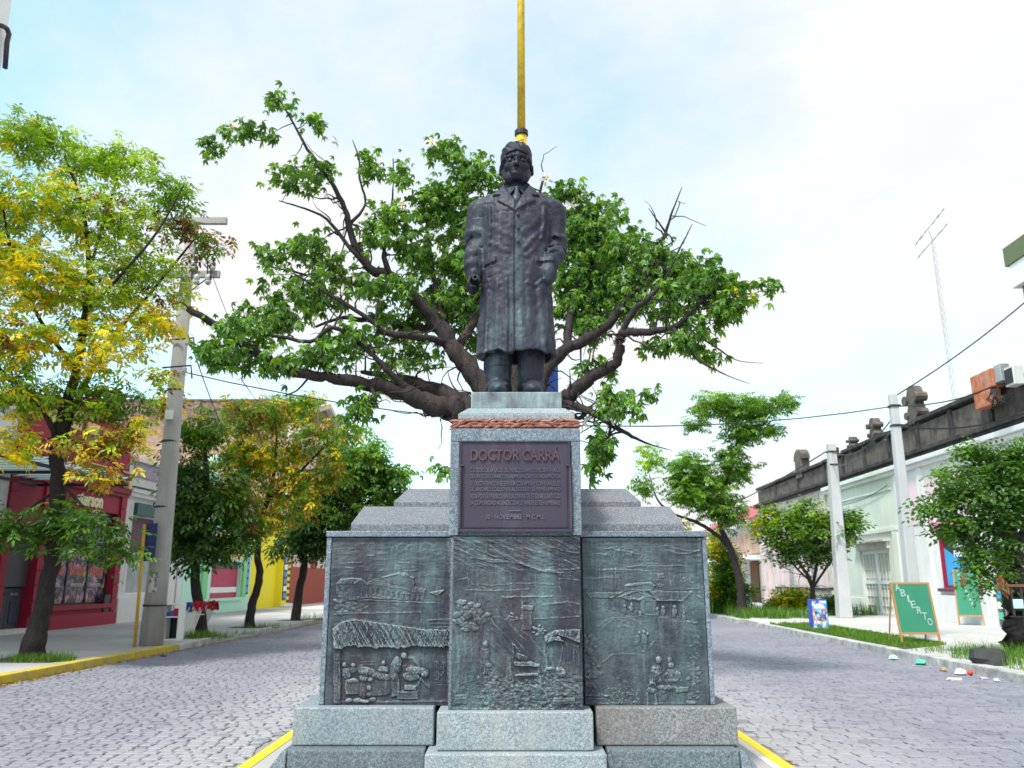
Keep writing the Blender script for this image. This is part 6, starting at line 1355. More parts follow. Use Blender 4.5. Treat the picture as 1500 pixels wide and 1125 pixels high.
for i in range(5):
    q = gp(262 + i * 7.5, 936 - i * 1.6) + Vector((0, 0, 0)); lean = .10 + .05 * i
    pk = thing('picket_panel', ['white slatted panel with a blue cloth on top, first beside the shelf', 'white slatted panel capped with red and blue cloth, second from the shelf', 'white slatted panel under a folded red cloth, in the middle of the row', 'white slatted panel with a large red cloth, fourth from the shelf', 'white leaning panel with red cloth at the far end of the row'][i], 'panel', q, 'white panels leaning in a row by the kerb')
    top_ = q + Vector((lean, .15, .86))
    for k in range(3):
        o_ = Vector(((k - 1) * .05, 0, 0)); a_, b_ = q + o_, top_ + o_ * 1.3; m = MB(); hw = .02
        m.hexa([a_ + Vector((-hw, -.01, 0)), a_ + Vector((hw, -.01, 0)), a_ + Vector((hw, .01, 0)), a_ + Vector((-hw, .01, 0)), b_ + Vector((-hw, -.01, 0)), b_ + Vector((hw, -.01, 0)), b_ + Vector((hw, .01, 0)), b_ + Vector((-hw, .01, 0))]); m.build('slat', M['white'], pk)
    m = MB(); m.box(*(v for v in (top_.x - .10, top_.x + .10, top_.y - .04, top_.y + .0, top_.z - .30, top_.z - .27))); m.build('rail', M['white'], pk)
    cc = top_ + Vector((.03, -.05, -.05)); m = MB(); g_ = random.Random(i); N1 = 6
    gv = [[cc + Vector(((u_ - .5) * .20 + .02 * math.sin(v_ * 5 + i), -.03 * math.sin(u_ * 9 + i) - .02 * math.sin(v_ * 7), (.5 - v_) * .22 - .06 * abs(u_ - .5))) for u_ in np.linspace(0, 1, N1)] for v_ in np.linspace(0, 1, N1)]
    fr1 = [p for row in gv for p in row]; m.add(fr1 + [p + Vector((0, .025, 0)) for p in fr1], [(a * N1 + b, (a + 1) * N1 + b, (a + 1) * N1 + b + 1, a * N1 + b + 1) for a in range(N1 - 1) for b in range(N1 - 1)] + [(N1 * N1 + a * N1 + b, N1 * N1 + a * N1 + b + 1, N1 * N1 + (a + 1) * N1 + b + 1, N1 * N1 + (a + 1) * N1 + b) for a in range(N1 - 1) for b in range(N1 - 1)])
    mm_ = m.mesh('draped_cloth', M['blue_cloth' if i == 0 else 'red_cloth'])
    for v in mm_.vertices: v.co += Vector((g_.uniform(-.03, .03), g_.uniform(-.02, .02), g_.uniform(-.04, .04)))
    o_ = put('draped_cloth', mm_); o_.rotation_euler = (0, 0, 0); tag(o_, ['blue cloth draped on the first white panel beside the shelf', 'red cloth with blue patch on the second white panel', 'red folded cloth on the middle white panel', 'large red cloth draped on the fourth white panel', 'red cloth hanging on the last white panel of the row'][i], 'cloth')
# yellow pole with blue board in the middle of the median
yp = Vector((W(764, 300, 16).x, 16, .012)); yt = thing('yellow_pole', 'very tall yellow pole with a black collar, rising behind the statue', 'pole', yp)
zc_ = W(764, 196, 16).z
MB().tube([yp, (yp.x, 16, zc_)], [.115, .115], 16).build('lower_shaft', M['yellow_paint'], yt, smooth=True); MB().tube([(yp.x, 16, zc_ + .001), (yp.x, 16, 19)], [.088, .07], 16).build('upper_shaft', M['yellow_paint'], yt, smooth=True)
MB().lathe((yp.x, 16, zc_ - .06), [(.118, 0), (.145, .02), (.145, .12), (.118, .14)], 18).build('collar', M['black'], yt)
me_ = fit(text_mesh('CARRÁ', 1, .003, M['maroon']), .15, .05); o_ = put('pole_lettering', me_, yt); o_.rotation_euler = (R(90), 0, 0); o_.location += Vector((yp.x, 15.88, W(764, 210, 16).z))
a_, b_ = W(708, 574, 15.9), W(817, 512, 15.9)
bd = thing('blue_board', 'blue board with white disc behind the statue legs, on two short posts', 'sign board', (a_.x, 15.9, 0))
MB().box(a_.x, b_.x, 15.88, 15.92, 3.3, b_.z).build('panel', M['sign_blue'], bd, bevel=.006)
m = MB(); cc = W(765, 580, 15.87)
n_ = 32; R1, R0 = .86, .62
m.add([(cc.x - .03 + R1 * math.cos(t_) * .62, 15.874, cc.z - .55 + R1 * math.sin(t_)) for t_ in np.linspace(0, 2 * math.pi, n_, False)] + [(cc.x - .03 + R1 * math.cos(t_) * .62, 15.879, cc.z - .55 + R1 * math.sin(t_)) for t_ in np.linspace(0, 2 * math.pi, n_, False)], [tuple(range(n_ - 1, -1, -1)), tuple(range(n_, 2 * n_))] + [(i, (i + 1) % n_, n_ + (i + 1) % n_, n_ + i) for i in range(n_)]).build('white_disc', M['white'], bd)
for x_ in (a_.x + .12, b_.x - .12): MB().tube([(x_, 15.95, .012), (x_, 15.95, 3.6)], .03, 8).build('post', M['steel'], bd)
# right poles
def cpole(pxb, Y, pyt, pxt, r0, r1, lab):
    b_ = W(pxb, 850, Y); b_.z = .12; t_ = W(pxt, pyt, Y)
    o = thing('street_pole', lab, 'utility pole', b_, 'slim concrete poles on the right pavement')
    MB().hexa([b_ + Vector((-r0, -r0, 0)), b_ + Vector((r0, -r0, 0)), b_ + Vector((r0, r0, 0)), b_ + Vector((-r0, r0, 0)), t_ + Vector((-r1, -r1, 0)), t_ + Vector((r1, -r1, 0)), t_ + Vector((r1, r1, 0)), t_ + Vector((-r1, r1, 0))]).build('shaft', M['pole_pale'], o, bevel=.03)
    for dz_ in (.35, .9): MB().box(t_.x - r1 - .02, t_.x + r1 + .05, t_.y - r1 - .03, t_.y + r1 + .02, t_.z - dz_ - .03, t_.z - dz_ + .03).build('steel_band', M['dark_metal'], o)
    return t_
T1 = cpole(1335, 22.3, 577, 1307, .165, .10, 'slim concrete pole behind the ABIERTO chalkboard')
T2 = cpole(1232, 34.5, 650, 1217, .26, .16, 'slim concrete pole rising between the bushy tree and the lattice doors')
# cables
def cable(a, b, sag, lab, r=.02, n=14):
    a, b = Vector(a), Vector(b); pts = [a.lerp(b, i / n) - Vector((0, 0, sag * 4 * (i / n) * (1 - i / n))) for i in range(n + 1)]
    return tag(MB().tube(pts, r, 5).build('overhead_cable', M['black']), lab, 'cable', 'overhead cables')
A0 = W(256, 542, 20); 
cable(A0, T1 - Vector((0, 0, .35)), .95, 'black cable spanning the street from the thick left pole to the slim right pole', .016)
cable(T1 - Vector((0, 0, .35)), Rf.P(FR(1445, 575)[0], .3, FR(1445, 575)[1]), .12, 'cable from the slim right pole to the rusty meter boxes', .02)
cable(T1 - Vector((0, 0, .9)), Rf.P(24.2, .3, FR(1500, 610)[1]), .25, 'thick cable slung along the shop front under the parapet', .026)
cable(T2 - Vector((0, 0, .9)), T1 - Vector((0, 0, .9)), .35, 'cable between the two slim poles on the right', .024)
cable(T2 - Vector((0, 0, .35)), T1 - Vector((0, 0, .6)), .5, 'lower slack cable between the two slim poles on the right', .02)
cable(T1 - Vector((0, 0, .1)), Rf.P(22.5, .3, FR(1492, 448)[1]), .15, 'cable climbing from the slim right pole to the olive tower', .02)
cable(T2 - Vector((0, 0, .2)), (S(RK, 80) + 1, 80, 6.0), 1.0, 'cable running away down the right side of the street', .03)
cable(A0 + Vector((.1, 0, 1.3)), Lf.P(45, 0, 6.5), .9, 'cable from the thick left pole towards the far left facades', .016)
cable(pL + Vector((.7, -.3, zB)), Lf.P(46, 1, 10.5), .9, 'thin wire from the crossarm insulators down the left side', .009)
Rf_a = FR(1330, 705)
cable(Rf.P(ra[2] - .3, .1, FR(1240, 735)[1]), Rf.P(ra[1] + .4, .1, FR(1325, 705)[1]), .25, 'loose wire looped across the pale green house front', .016)
# rusty meter boxes on the shop parapet
ba = FR(1458, 568); bz0, bz1 = FR(1458, 598)[1], FR(1458, 546)[1]
eb = thing('rusty_meter_boxes', 'pair of rusty steel meter boxes stacked on the shop parapet', 'meter box', Rf.P(ba[0], .2, bz0))
zmid = (bz0 + bz1) / 2 - .05
Rf.part('upper_box', 'rust', eb, (ba[0] - .75, ba[0] + .55, .12, .5, zmid + .03, bz1), bevel=.02); Rf.part('lower_box', 'rust', eb, (ba[0] - .5, ba[0] + .5, .12, .48, bz0, zmid), bevel=.02); Rf.part('side_flap', 'steel', eb, (ba[0] - 1.15, ba[0] - .752, .12, .42, zmid + .1, bz1 + .05), bevel=.02)
m = MB()
for k in range(7): a_ = Vector(Rf.P(ba[0] - .6 - random.random() * .5, .5, zmid - .1)); m.tube([a_, a_ + Vector((-.2, random.uniform(-.4, .4), -.3)), a_ + Vector((-.1, random.uniform(-.8, .2), -.6)), a_ + Vector((0, random.uniform(-1, -.2), -.3))], .025, 5)
m.build('cable_tangle', M['black'], eb)
wbx = thing('white_meter_box', 'open white meter box beside the rusty boxes on the parapet', 'meter box', Rf.P(24.6, .2, bz0 + .3)); Rf.part('box', 'white_old', wbx, (24.4, 24.9, .1, .42, bz0 + .35, bz0 + .95), bevel=.02); Rf.part('open_front', 'black', wbx, (24.45, 24.85, .421, .44, bz0 + .42, bz0 + .88))
# lattice aerial mast
mb_ = Vector((S(RF, 33) + 1.2, 33, 6.2)); mt_ = Vector(W(1366, 352, 33)); mt_.x = mb_.x + (mt_.x - mb_.x); mb_.x = W(1400, 590, 33).x
am = thing('aerial_mast', 'thin lattice radio mast with slanted aerial rods standing on the roof', 'aerial', mb_)
m = MB(); tri = [Vector((.09 * math.cos(t_), .09 * math.sin(t_), 0)) for t_ in (0, 2.09, 4.19)]
for q in tri: m.tube([mb_ + q, mt_ + q * .7], .008, 4)
N_ = 26
for k in range(N_):
    a_, b_ = mb_.lerp(mt_, k / N_), mb_.lerp(mt_, (k + 1) / N_)
    for j in range(3): m.tube([a_ + tri[j], b_ + tri[(j + 1) % 3]], .0045, 3)
o_ = m.build('lattice', M['steel'], am); tag(o_, kind='stuff')
tpz = W(1360, 338, 33); MB().tube([mt_, tpz], .018, 5).build('top_rod', M['steel'], am)
for (xa, ya1, xb, yb1) in ((1341, 358, 1383, 306), (1344, 378, 1388, 328)): MB().tube([W(xa, ya1, 33), W(xb, yb1, 33)], .012, 5).build('aerial_boom', M['dark_metal'], am)
for (x_, y_) in ((1345, 353), (1352, 345), (1370, 322), (1378, 312), (1350, 371), (1372, 346), (1382, 335)): 
    c_ = W(x_, y_, 33); MB().tube([c_ + Vector((-.12, -.5, .0)), c_ + Vector((.12, .5, 0))], .009, 4).build('aerial_element', M['steel'], am)
# A-boards
def aboard(cx_px, by, wpx, topy, Y, name, lab, skew=0.):
    b_ = W(cx_px, by, Y); b_.z = .124; wd = wpx / 1250 * Y; hh = W(cx_px, topy, Y + .15).z - .124
    o = thing(name, lab, 'chalkboard', b_)
    ang = skew; u_ = Vector((math.cos(ang), math.sin(ang), 0)); n_ = Vector((-math.sin(ang), math.cos(ang), 0))
    def Q(x, h, d): f = h / hh; return b_ + u_ * x + n_ * (.30 * f + d) + Vector((0, 0, h))
    def bar(x0, x1, h0, h1, d0, d1, nm, mat):
        return MB().hexa([Q(x0, h0, d0), Q(x1, h0, d0), Q(x1, h0, d1), Q(x0, h0, d1), Q(x0, h1, d0), Q(x1, h1, d0), Q(x1, h1, d1), Q(x0, h1, d1)]).build(nm, M[mat], o)
    w2 = wd / 2; h0 = hh * .16
    bar(-w2, -w2 + .045, 0, hh, -.02, .02, 'leg', 'wood_frame'); bar(w2 - .045, w2, 0, hh, -.02, .02, 'leg', 'wood_frame'); bar(-w2 + .046, w2 - .046, h0, h0 + .05, -.02, .02, 'rail', 'wood_frame'); bar(-w2 + .046, w2 - .046, hh - .045, hh, -.02, .02, 'rail', 'wood_frame')
    bd_ = bar(-w2 + .046, w2 - .046, h0 + .051, hh - .046, -.012, .008, 'board', 'chalk_green')
    for sx in (-1, 1):   # rear legs
        MB().tube([Q(sx * (w2 - .03), hh - .06, .03), b_ + u_ * sx * (w2 - .03) + n_ * .72], .02, 5).build('leg', M['wood_frame'], o)
    return o, Q, hh, w2, bd_
o, Q, hh, w2, bd_ = aboard(1350, 943, 58, 853, 20.3, 'chalkboard_stand', 'green chalkboard with ABIERTO written diagonally, standing at the edge of the grass strip')
for i, ch in enumerate('ABIERTO'):
    me_ = fit(text_mesh(ch, 1, .003, M['chalk'], .01), .13 * .9 if ch != 'I' else .04, .17)
    x = -w2 + .16 + i * (w2 * 2 - .30) / 6.3; h = hh * (.86 - i * .093)
    f = math.atan2(.30, hh); p = Q(x, h, -.018); l_ = put('chalk_letter', me_, o); l_.location += p; l_.rotation_euler = (R(90) - f, R(random.uniform(-6, 6)), 0)
o, Q, hh, w2, bd_ = aboard(1423, 913, 34, 835, 28.7, 'chalkboard_stand', 'second green chalkboard with faint chalk scribble, leaning by the shop wall', skew=-.5)
m = MB()
for k in range(9): a_ = Q(-w2 * .5 + k * w2 * .11, hh * (.92 - k * .075), -.016); m.box(a_.x - .05, a_.x + .07, a_.y - .004, a_.y, a_.z - .05, a_.z + .03)
tag(m.build('chalk_scribble', M['chalk'], bd_), kind='stuff')
# ice cream sign box
ib = gp(1203, 923); ic = thing('ice_cream_sign', 'upright blue ice cream menu sign with pale arched top, on the grass strip', 'sign', ib)
bb_ = W(1203, 878, ib.y).z; w2 = .25
MB().box(ib.x - w2, ib.x + w2, ib.y, ib.y + .3, .124, bb_).build('box', M['blue_print'], ic, bevel=.015)
face = MB().box(ib.x - w2 + .03, ib.x + w2 - .03, ib.y - .008, ib.y - .001, .16, bb_ - .04).build('menu_face', M['candy'], ic)
m = MB(); m.add([(ib.x + .17 * math.cos(t_), ib.y - .012, bb_ - .28 + .17 * math.sin(t_)) for t_ in np.linspace(0, math.pi, 12)] + [(ib.x + .17 * math.cos(t_), ib.y - .0085, bb_ - .28 + .17 * math.sin(t_)) for t_ in np.linspace(0, math.pi, 12)], [tuple(range(11, -1, -1)), tuple(range(12, 24))]).build('header', M['header_pale'], face)
for i in range(10):
    x = ib.x + (-.14, .0, .14)[i % 3] + random.uniform(-.02, .02); z_ = bb_ - .40 - (i // 3) * .16
    mm_ = ('wood_brown', 'pale_pink', 'cream_trim', 'white', 'plastic_red')[i % 5]
    k_ = MB().tube([(x, ib.y - .022, z_ - .05), (x, ib.y - .022, z_ + .05)], [.02, .034], 8).build('ice_picture', M[mm_], face)
# litter in the gutter
def litter(px, py, kind, mat, s, lab, cat='litter'):
    s *= .75
    u, y, z = ray(px, py); Y = EYE / (-z / y); p = Vector((u / y * Y, Y, .004)); m = MB(); g_ = random.Random(px)
    if kind == 'ball': m.lathe((0, 0, 0), [(s * .2, 0), (s * .8, s * .4), (s, s), (s * .8, s * 1.6), (s * .25, s * 1.95)], 12)
    elif kind == 'bag':
        m.lathe((0, 0, 0), [(s * .6, 0), (s * 1.1, s * .25), (s * .9, s * .7), (s * .5, s), (s * .1, s * 1.1)], 11)
    else: m.box(-s, s, -s * .5, s * .5, 0, s * .22)
    me_ = m.mesh(cat, M[mat], smooth=(kind == 'ball'))
    if kind != 'ball':
        for v in me_.vertices: v.co += Vector((g_.uniform(-.25, .25), g_.uniform(-.2, .2), g_.uniform(0, .2))) * s * (1 if v.co.z > .01 else .6)
    o = put(cat.replace(' ', '_'), me_); o.location = p; o.rotation_euler = (0, 0, g_.uniform(0, 3)); tag(o, lab, cat); return o
litter(1309, 967, 'bag', 'plastic_mint', .11, 'pale mint plastic bag crumpled in the right gutter', 'bag'); litter(1349, 974, 'bag', 'plastic_green', .12, 'green plastic bag crumpled against the right kerb', 'bag')
litter(1422, 990, 'ball', 'plastic_red', .065, 'small red ball lying in the right gutter', 'ball'); litter(1407, 989, 'bag', 'paper', .12, 'grey crumpled wrapper beside the red ball', 'wrapper'); litter(1398, 997, 'flat', 'paper', .16, 'flat white paper strip on the cobbles near the red ball', 'paper')
litter(1442, 996, 'flat', 'paper', .13, 'folded white carton right of the red ball', 'carton'); litter(1383, 984, 'bag', 'paper_brown', .09, 'brown crumpled paper left of the grey wrapper', 'paper'); litter(1460, 999, 'bag', 'ceramic', .06, 'bluish torn wrapper at the right end of the gutter litter', 'wrapper'); litter(1338, 976, 'flat', 'paper', .05, 'tiny white scrap beside the green bag', 'scrap')
litter(1155, 1117, 'flat', 'leaf_brown', .05, 'brown fallen leaf on the road near the yellow line', 'leaf'); litter(240, 962, 'flat', 'blue_cloth', .10, 'dark blue rag in the gutter at the end of the yellow kerb', 'rag')
# tree guard with wooden rail by the right tree
tg = Vector((S(RK, 16.6) + 1.5, 16.6, .124)); gu = thing('tree_guard', 'dark iron guard with a wooden top rail in front of the right tree trunk', 'tree guard', tg)
xl_ = W(1474, 860, 16.6).x; zt_ = W(1480, 856, 16.6).z
MB().box(xl_, xl_ + 1.3, 16.55, 16.63, zt_ - .05, zt_).build('top_rail', M['wood_brown'], gu, bevel=.008)
for k in range(7): x_ = xl_ + .06 + k * .19; MB().box(x_, x_ + .035, 16.57, 16.605, .124 if k in (1, 4, 6) else zt_ - .6, zt_ - .052).build('bar', M['dark_metal'], gu)
MB().box(xl_, xl_ + 1.3, 16.575, 16.60, zt_ - .62, zt_ - .6005).build('lower_rail', M['dark_metal'], gu)
tag(MB().box(xl_ + .06, xl_ + .26, 16.53, 16.568, zt_ - .46, zt_ - .28).build('tied_bag', M['plastic_mint'], None, bevel=.02), 'pale mint bag tied to the iron tree guard', 'bag')
# dark rock by the trunk
m = MB(); m.lathe((0, 0, 0), [(.27, 0), (.30, .12), (.25, .25), (.12, .30)], 9); me_ = m.mesh('rock', M['rock'])
for v in me_.vertices: v.co.x *= 1.1; v.co += Vector((random.uniform(-.05, .05), random.uniform(-.05, .05), random.uniform(-.03, .03)))
o_ = put('rock', me_); o_.location = (W(1450, 965, 15.6).x, 15.6, .12); tag(o_, 'dark boulder in the weeds at the foot of the right tree', 'rock')

# ------------------------------------------------------------------ trees
def leaflet(L_, w_, droop, n=3):
    """a folded, pointed leaflet along +x: list of points and quads/tris as tris"""
    P = [(0, 0, 0)]
    prof = {3: ((.38, 1.0), (.74, .66)), 2: ((.5, 1.0),)}[n]
    for t_, ww in prof: P += [(L_ * t_, w_ * ww, -droop * t_ * t_ - w_ * .0), (L_ * t_, 0, -droop * t_ * t_ - w_ * .35), (L_ * t_, -w_ * ww, -droop * t_ * t_)]
    P.append((L_, 0, -droop))
    F = [(0, 2, 1), (0, 3, 2)]
    for k in range(len(prof) - 1): a = 1 + 3 * k; F += [(a, a + 1, a + 4), (a, a + 4, a + 3), (a + 1, a + 2, a + 5), (a + 1, a + 5, a + 4)]
    a = 1 + 3 * (len(prof) - 1); e = len(P) - 1; F += [(a, a + 1, e), (a + 1, a + 2, e)]
    return np.array(P, float), np.array(F)
def leaf_palm(s=1., n=6, res=3):     # silk floss tree: leaflets spread from one point, hanging
    V, F = [], []; b = 0
    for k in range(n):
        ang = math.radians(-115 + 230 * k / (n - 1)); p, f = leaflet(.13 * s * (1 - .25 * abs(k / (n - 1) - .5)), .034 * s, .09 * s, res); c, sn = math.cos(ang), math.sin(ang)
        V.append(np.stack([p[:, 0] * c - p[:, 1] * sn, p[:, 0] * sn + p[:, 1] * c, p[:, 2] - np.abs(p[:, 0]) * .35], 1)); F.append(f + b); b += len(p)
    return np.concatenate(V), np.concatenate(F)
def leaf_pinn(s=1., pairs=2, res=3):    # ash leaved maple: pairs of leaflets along a stalk and one at the tip
    V, F = [], []; b = 0; items = [(.20 * s, 0, 1.15)]
    for k in range(pairs): items += [(.07 * s + .07 * s * k, 58, 1.), (.07 * s + .07 * s * k, -58, 1.)]
    for x, a, q in items:
        p, f = leaflet(.115 * s * q, .027 * s, .035 * s, res); c, sn = math.cos(math.radians(a)), math.sin(math.radians(a))
        V.append(np.stack([x + p[:, 0] * c - p[:, 1] * sn, p[:, 0] * sn + p[:, 1] * c, p[:, 2] - .12 * (x + p[:, 0])], 1)); F.append(f + b); b += len(p)
    return np.concatenate(V), np.concatenate(F)
def leaf_simple(s=1., n=5, res=2):      # a sprig of small simple leaves
    V, F = [], []; b = 0
    for k in range(n):
        a = math.radians(-70 + 140 * (k % 2)) if k < n - 1 else 0; p, f = leaflet(.10 * s, .03 * s, .02 * s, res); c, sn = math.cos(a), math.sin(a); x = .05 * s * k
        V.append(np.stack([x + p[:, 0] * c - p[:, 1] * sn, p[:, 0] * sn + p[:, 1] * c, p[:, 2]], 1)); F.append(f + b); b += len(p)
    return np.concatenate(V), np.concatenate(F)
GREENS = {
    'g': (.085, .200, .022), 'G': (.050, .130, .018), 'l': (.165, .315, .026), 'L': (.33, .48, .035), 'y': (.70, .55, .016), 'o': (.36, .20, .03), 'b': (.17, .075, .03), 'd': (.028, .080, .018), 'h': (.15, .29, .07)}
def rotm(r, n, updown):
    """random leaf frames: yaw all round, pitch hanging or spread"""
    yaw = r.random(n) * 2 * np.pi; pit = updown[0] + (updown[1] - updown[0]) * r.random(n); rol = (r.random(n) - .5) * 1.4
    cy, sy, cp, sp_, cr, sr = np.cos(yaw), np.sin(yaw), np.cos(pit), np.sin(pit), np.cos(rol), np.sin(rol); z, o = np.zeros(n), np.ones(n)
    Rz = np.stack([cy, -sy, z, sy, cy, z, z, z, o], 1).reshape(-1, 3, 3); Ry = np.stack([cp, z, sp_, z, o, z, -sp_, z, cp], 1).reshape(-1, 3, 3); Rx = np.stack([o, z, z, z, cr, -sr, z, sr, cr], 1).reshape(-1, 3, 3)
    return Rz @ Ry @ Rx
class TubeBag:
    def __init__(s): s.V = []; s.F = []; s.n = 0
    def add(s, pts, rad, n=4):
        pts = np.asarray(pts, float); rad = np.asarray(rad, float); m = len(pts)
        d = np.gradient(pts, axis=0); d /= np.linalg.norm(d, axis=1)[:, None] + 1e-9
        ref = np.array([0, 0, 1.]) if abs(d[0, 2]) < .9 else np.array([1., 0, 0]); a = np.cross(d, ref); a /= np.linalg.norm(a, axis=1)[:, None] + 1e-9; b = np.cross(d, a)
        t = np.arange(n) * 2 * np.pi / n
        ring = pts[:, None] + (a[:, None] * np.cos(t)[None, :, None] + b[:, None] * np.sin(t)[None, :, None]) * rad[:, None, None]
        s.V.append(ring.reshape(-1, 3)); i = np.arange(m - 1)[:, None] * n; k = np.arange(n)[None]
        s.F.append(np.stack([i + k, i + (k + 1) % n, i + n + (k + 1) % n, i + n + k], -1).reshape(-1, 4) + s.n); s.n += m * n
    def build(s, name, mat, parent): return put(name, np_mesh(name, np.concatenate(s.V), np.concatenate(s.F), mat, True), parent)
def smooth_path(pts, rad, sub, r, wob, k_=1.):
    rad = [q * k_ for q in rad]
    pts = np.asarray(pts, float); n = len(pts); P, Q = [], []
    for i in range(n - 1):
        p0, p1, p2, p3 = pts[max(i - 1, 0)], pts[i], pts[i + 1], pts[min(i + 2, n - 1)]
        for k in range(sub):
            t = k / sub; P.append(.5 * (2 * p1 + (p2 - p0) * t + (2 * p0 - 5 * p1 + 4 * p2 - p3) * t * t + (3 * p1 - p0 - 3 * p2 + p3) * t ** 3)); Q.append(rad[i] + (rad[i + 1] - rad[i]) * t)
    P.append(pts[-1]); Q.append(rad[-1]); P = np.array(P); Q = np.array(Q)
    P[1:] += (r.random((len(P) - 1, 3)) - .5) * wob * Q[1:, None]; return P, Q * (1 + (r.random(len(Q)) - .5) * .14)
def tree(name, lab, base, limbs, blobs, leaf, nleaf, palette, seed, barkm='bark', Y=None, depth=1.6, hang=(.1, .9), group=None, singles=0, twig_r=.010, dens_h=.55, step=.28, dead=(), thorns=False, flowers=None, lsize=1., limb_k=1., bare=0):
    """limbs: lists of (px, py, depth, radius m); blobs: (px, py, rx, ry, depth, palette string)"""
    r = np.random.default_rng(seed); t = thing(name, lab, 'tree', base, group); Tb = TubeBag(); nodes = []; nrad = []
    for i, L_ in enumerate(limbs):
        pts = [tuple(W(p[0], p[1], p[2])) if p[2] > 8 else p[:3] for p in L_]; rad = [p[-1] for p in L_]
        P, Q = smooth_path(pts, rad, 5, r, .5 if thorns else .35, limb_k); Tb.add(P, Q, 10 if rad[0] > .08 else 6); nodes += list(P); nrad += list(Q)
        if thorns:
            Tv, Tf = [], []
    trunk = Tb.build('trunk', M[barkm], t)
    if thorns:
        Tt = TubeBag(); nd = np.array(nodes); nr = np.array(nrad); idx = r.choice(np.where(nr > .07)[0], 1500)
        for i in idx:
            d = r.normal(size=3); d /= np.linalg.norm(d); j = min(i + 1, len(nd) - 1); f = r.random(); c = nd[i] * (1 - f) + nd[j] * f if np.linalg.norm(nd[i] - nd[j]) < .6 else nd[i]
            p = c + d * nr[i] * .93; Tt.add([p, p + d * .035], [.016, .002], 4)
        tag(Tt.build('thorns', M[barkm], trunk), kind='stuff')
    # leaf points in the crown's clumps
    area = np.array([b[2] * b[3] for b in blobs], float); cnt = np.maximum(4, (nleaf / 5 * area / area.sum())).astype(int); C = []; pal = []
    for b, c in zip(blobs, cnt):
        q = r.normal(size=(c, 3)); q /= np.linalg.norm(q, axis=1)[:, None]; q *= (r.random(c) ** .45)[:, None]
        ctr = W(b[0], b[1], b[4]); sc = b[4] / 1180.; rr = np.array([b[2] * sc, min(depth, max(b[2], b[3]) * sc * 1.1), b[3] * sc]); C.append(np.array(ctr) + q * rr); pal += [b[5] if len(b) > 5 else palette] * c
    C = np.concatenate(C); nd = np.array(nodes); nr = np.array(nrad)
    D = np.array([np.min(np.sum((nd - c) ** 2, 1)) for c in C]); order = np.argsort(D); Tw = TubeBag(); nd0 = nd.copy()
    nd = list(nd); NA = np.zeros((len(nd) + len(C) * 12, 3)); NA[:len(nd)] = nd; NR = np.zeros(len(NA)); NR[:len(nr)] = nr; n = len(nd)
    for ci in order:
        c = C[ci]; d2 = np.sum((NA[:n] - c) ** 2, 1); j = int(np.argmin(d2)); p = NA[j]; dist = math.sqrt(d2[j])
        if dist < .06: continue
        k = max(2, min(8, int(dist / step) + 1)); side = r.normal(size=3) * dist * .10; side[2] -= dist * .06
        ts = np.linspace(0, 1, k + 1)[:, None]; pts = p + (c - p) * ts + side * np.sin(ts * np.pi); pts[1:-1] += r.normal(size=(k - 1, 3)) * dist * .03
        r0 = min(NR[j] * .7, twig_r * (1 + dist * 1.3)); rad = np.linspace(r0, twig_r * .45, k + 1); Tw.add(pts, rad, 4); m_ = min(k, 11); NA[n:n + m_] = pts[1:m_ + 1]; NR[n:n + m_] = rad[1:m_ + 1]; n += m_
    for _ in range(bare):      # crooked leafless twigs
        j = int(r.choice(np.where(nr > .02)[0])) ; p = np.array(nd0[j]); d = r.normal(size=3); d[2] += .25; d[1] *= .6; d /= np.linalg.norm(d); L_ = r.uniform(.35, 1.1); kk = 7; pts = [p]
        for q in range(kk): d = d + r.normal(size=3) * .38; d /= np.linalg.norm(d); pts.append(pts[-1] + d * L_ / kk)
        Tw.add(pts, np.linspace(min(.02, nr[j] * .6), .004, kk + 1), 4)
    Tw.build('branches', M[barkm], t)
    for L_ in dead:
        pass
    # leaves: five or so round every point
    V0, F0 = leaf; per = 5; P = np.repeat(C, per, 0) + r.normal(size=(len(C) * per, 3)) * .085 * lsize; keep = r.random(len(P)) < .96; P = P[keep]; pp = np.array([p for p in pal for _ in range(per)])[keep]
    shade = np.repeat(r.random(len(C)), per)[keep]
    m_ = len(P); Rm = rotm(r, m_, hang); sc = .55 + .75 * r.random(m_); Vt = np.einsum('nij,kj->nki', Rm, V0) * sc[:, None, None] + P[:, None]
    colr = np.array([GREENS[p[int(x * len(p)) % len(p)]] for p, x in zip(pp, (shade * .45 + r.random(m_) * .55))]); colr = colr * (.75 + .5 * r.random(m_))[:, None]
    near_i = np.argsort(P[:, 1] + .0 * P[:, 0])[:singles] if singles else []
    mask = np.ones(m_, bool)
    if singles:
        mask[near_i] = False; meshes = {}
        for i in near_i:
            key = tuple(np.round(colr[i] * 12).astype(int))
            if key not in meshes: meshes[key] = np_mesh('leaf', V0, F0, M['leaf'], False, col=np.tile(colr[i], (len(V0), 1)))
            o = put('leaf', meshes[key], t); o.matrix_local = Matrix.Translation(Vector(P[i]) - wloc(t)) @ Matrix(Rm[i].tolist()).to_4x4() @ Matrix.Scale(float(sc[i]), 4)
    Vt = Vt[mask]; k_ = len(V0); FF = (F0[None] + (np.arange(len(Vt)) * k_)[:, None, None]).reshape(-1, 3)
    tag(put('leaves', np_mesh('leaves', Vt.reshape(-1, 3), FF, M['leaf'], False, col=np.repeat(colr[mask], k_, 0)), t), kind='stuff')
    return t, C

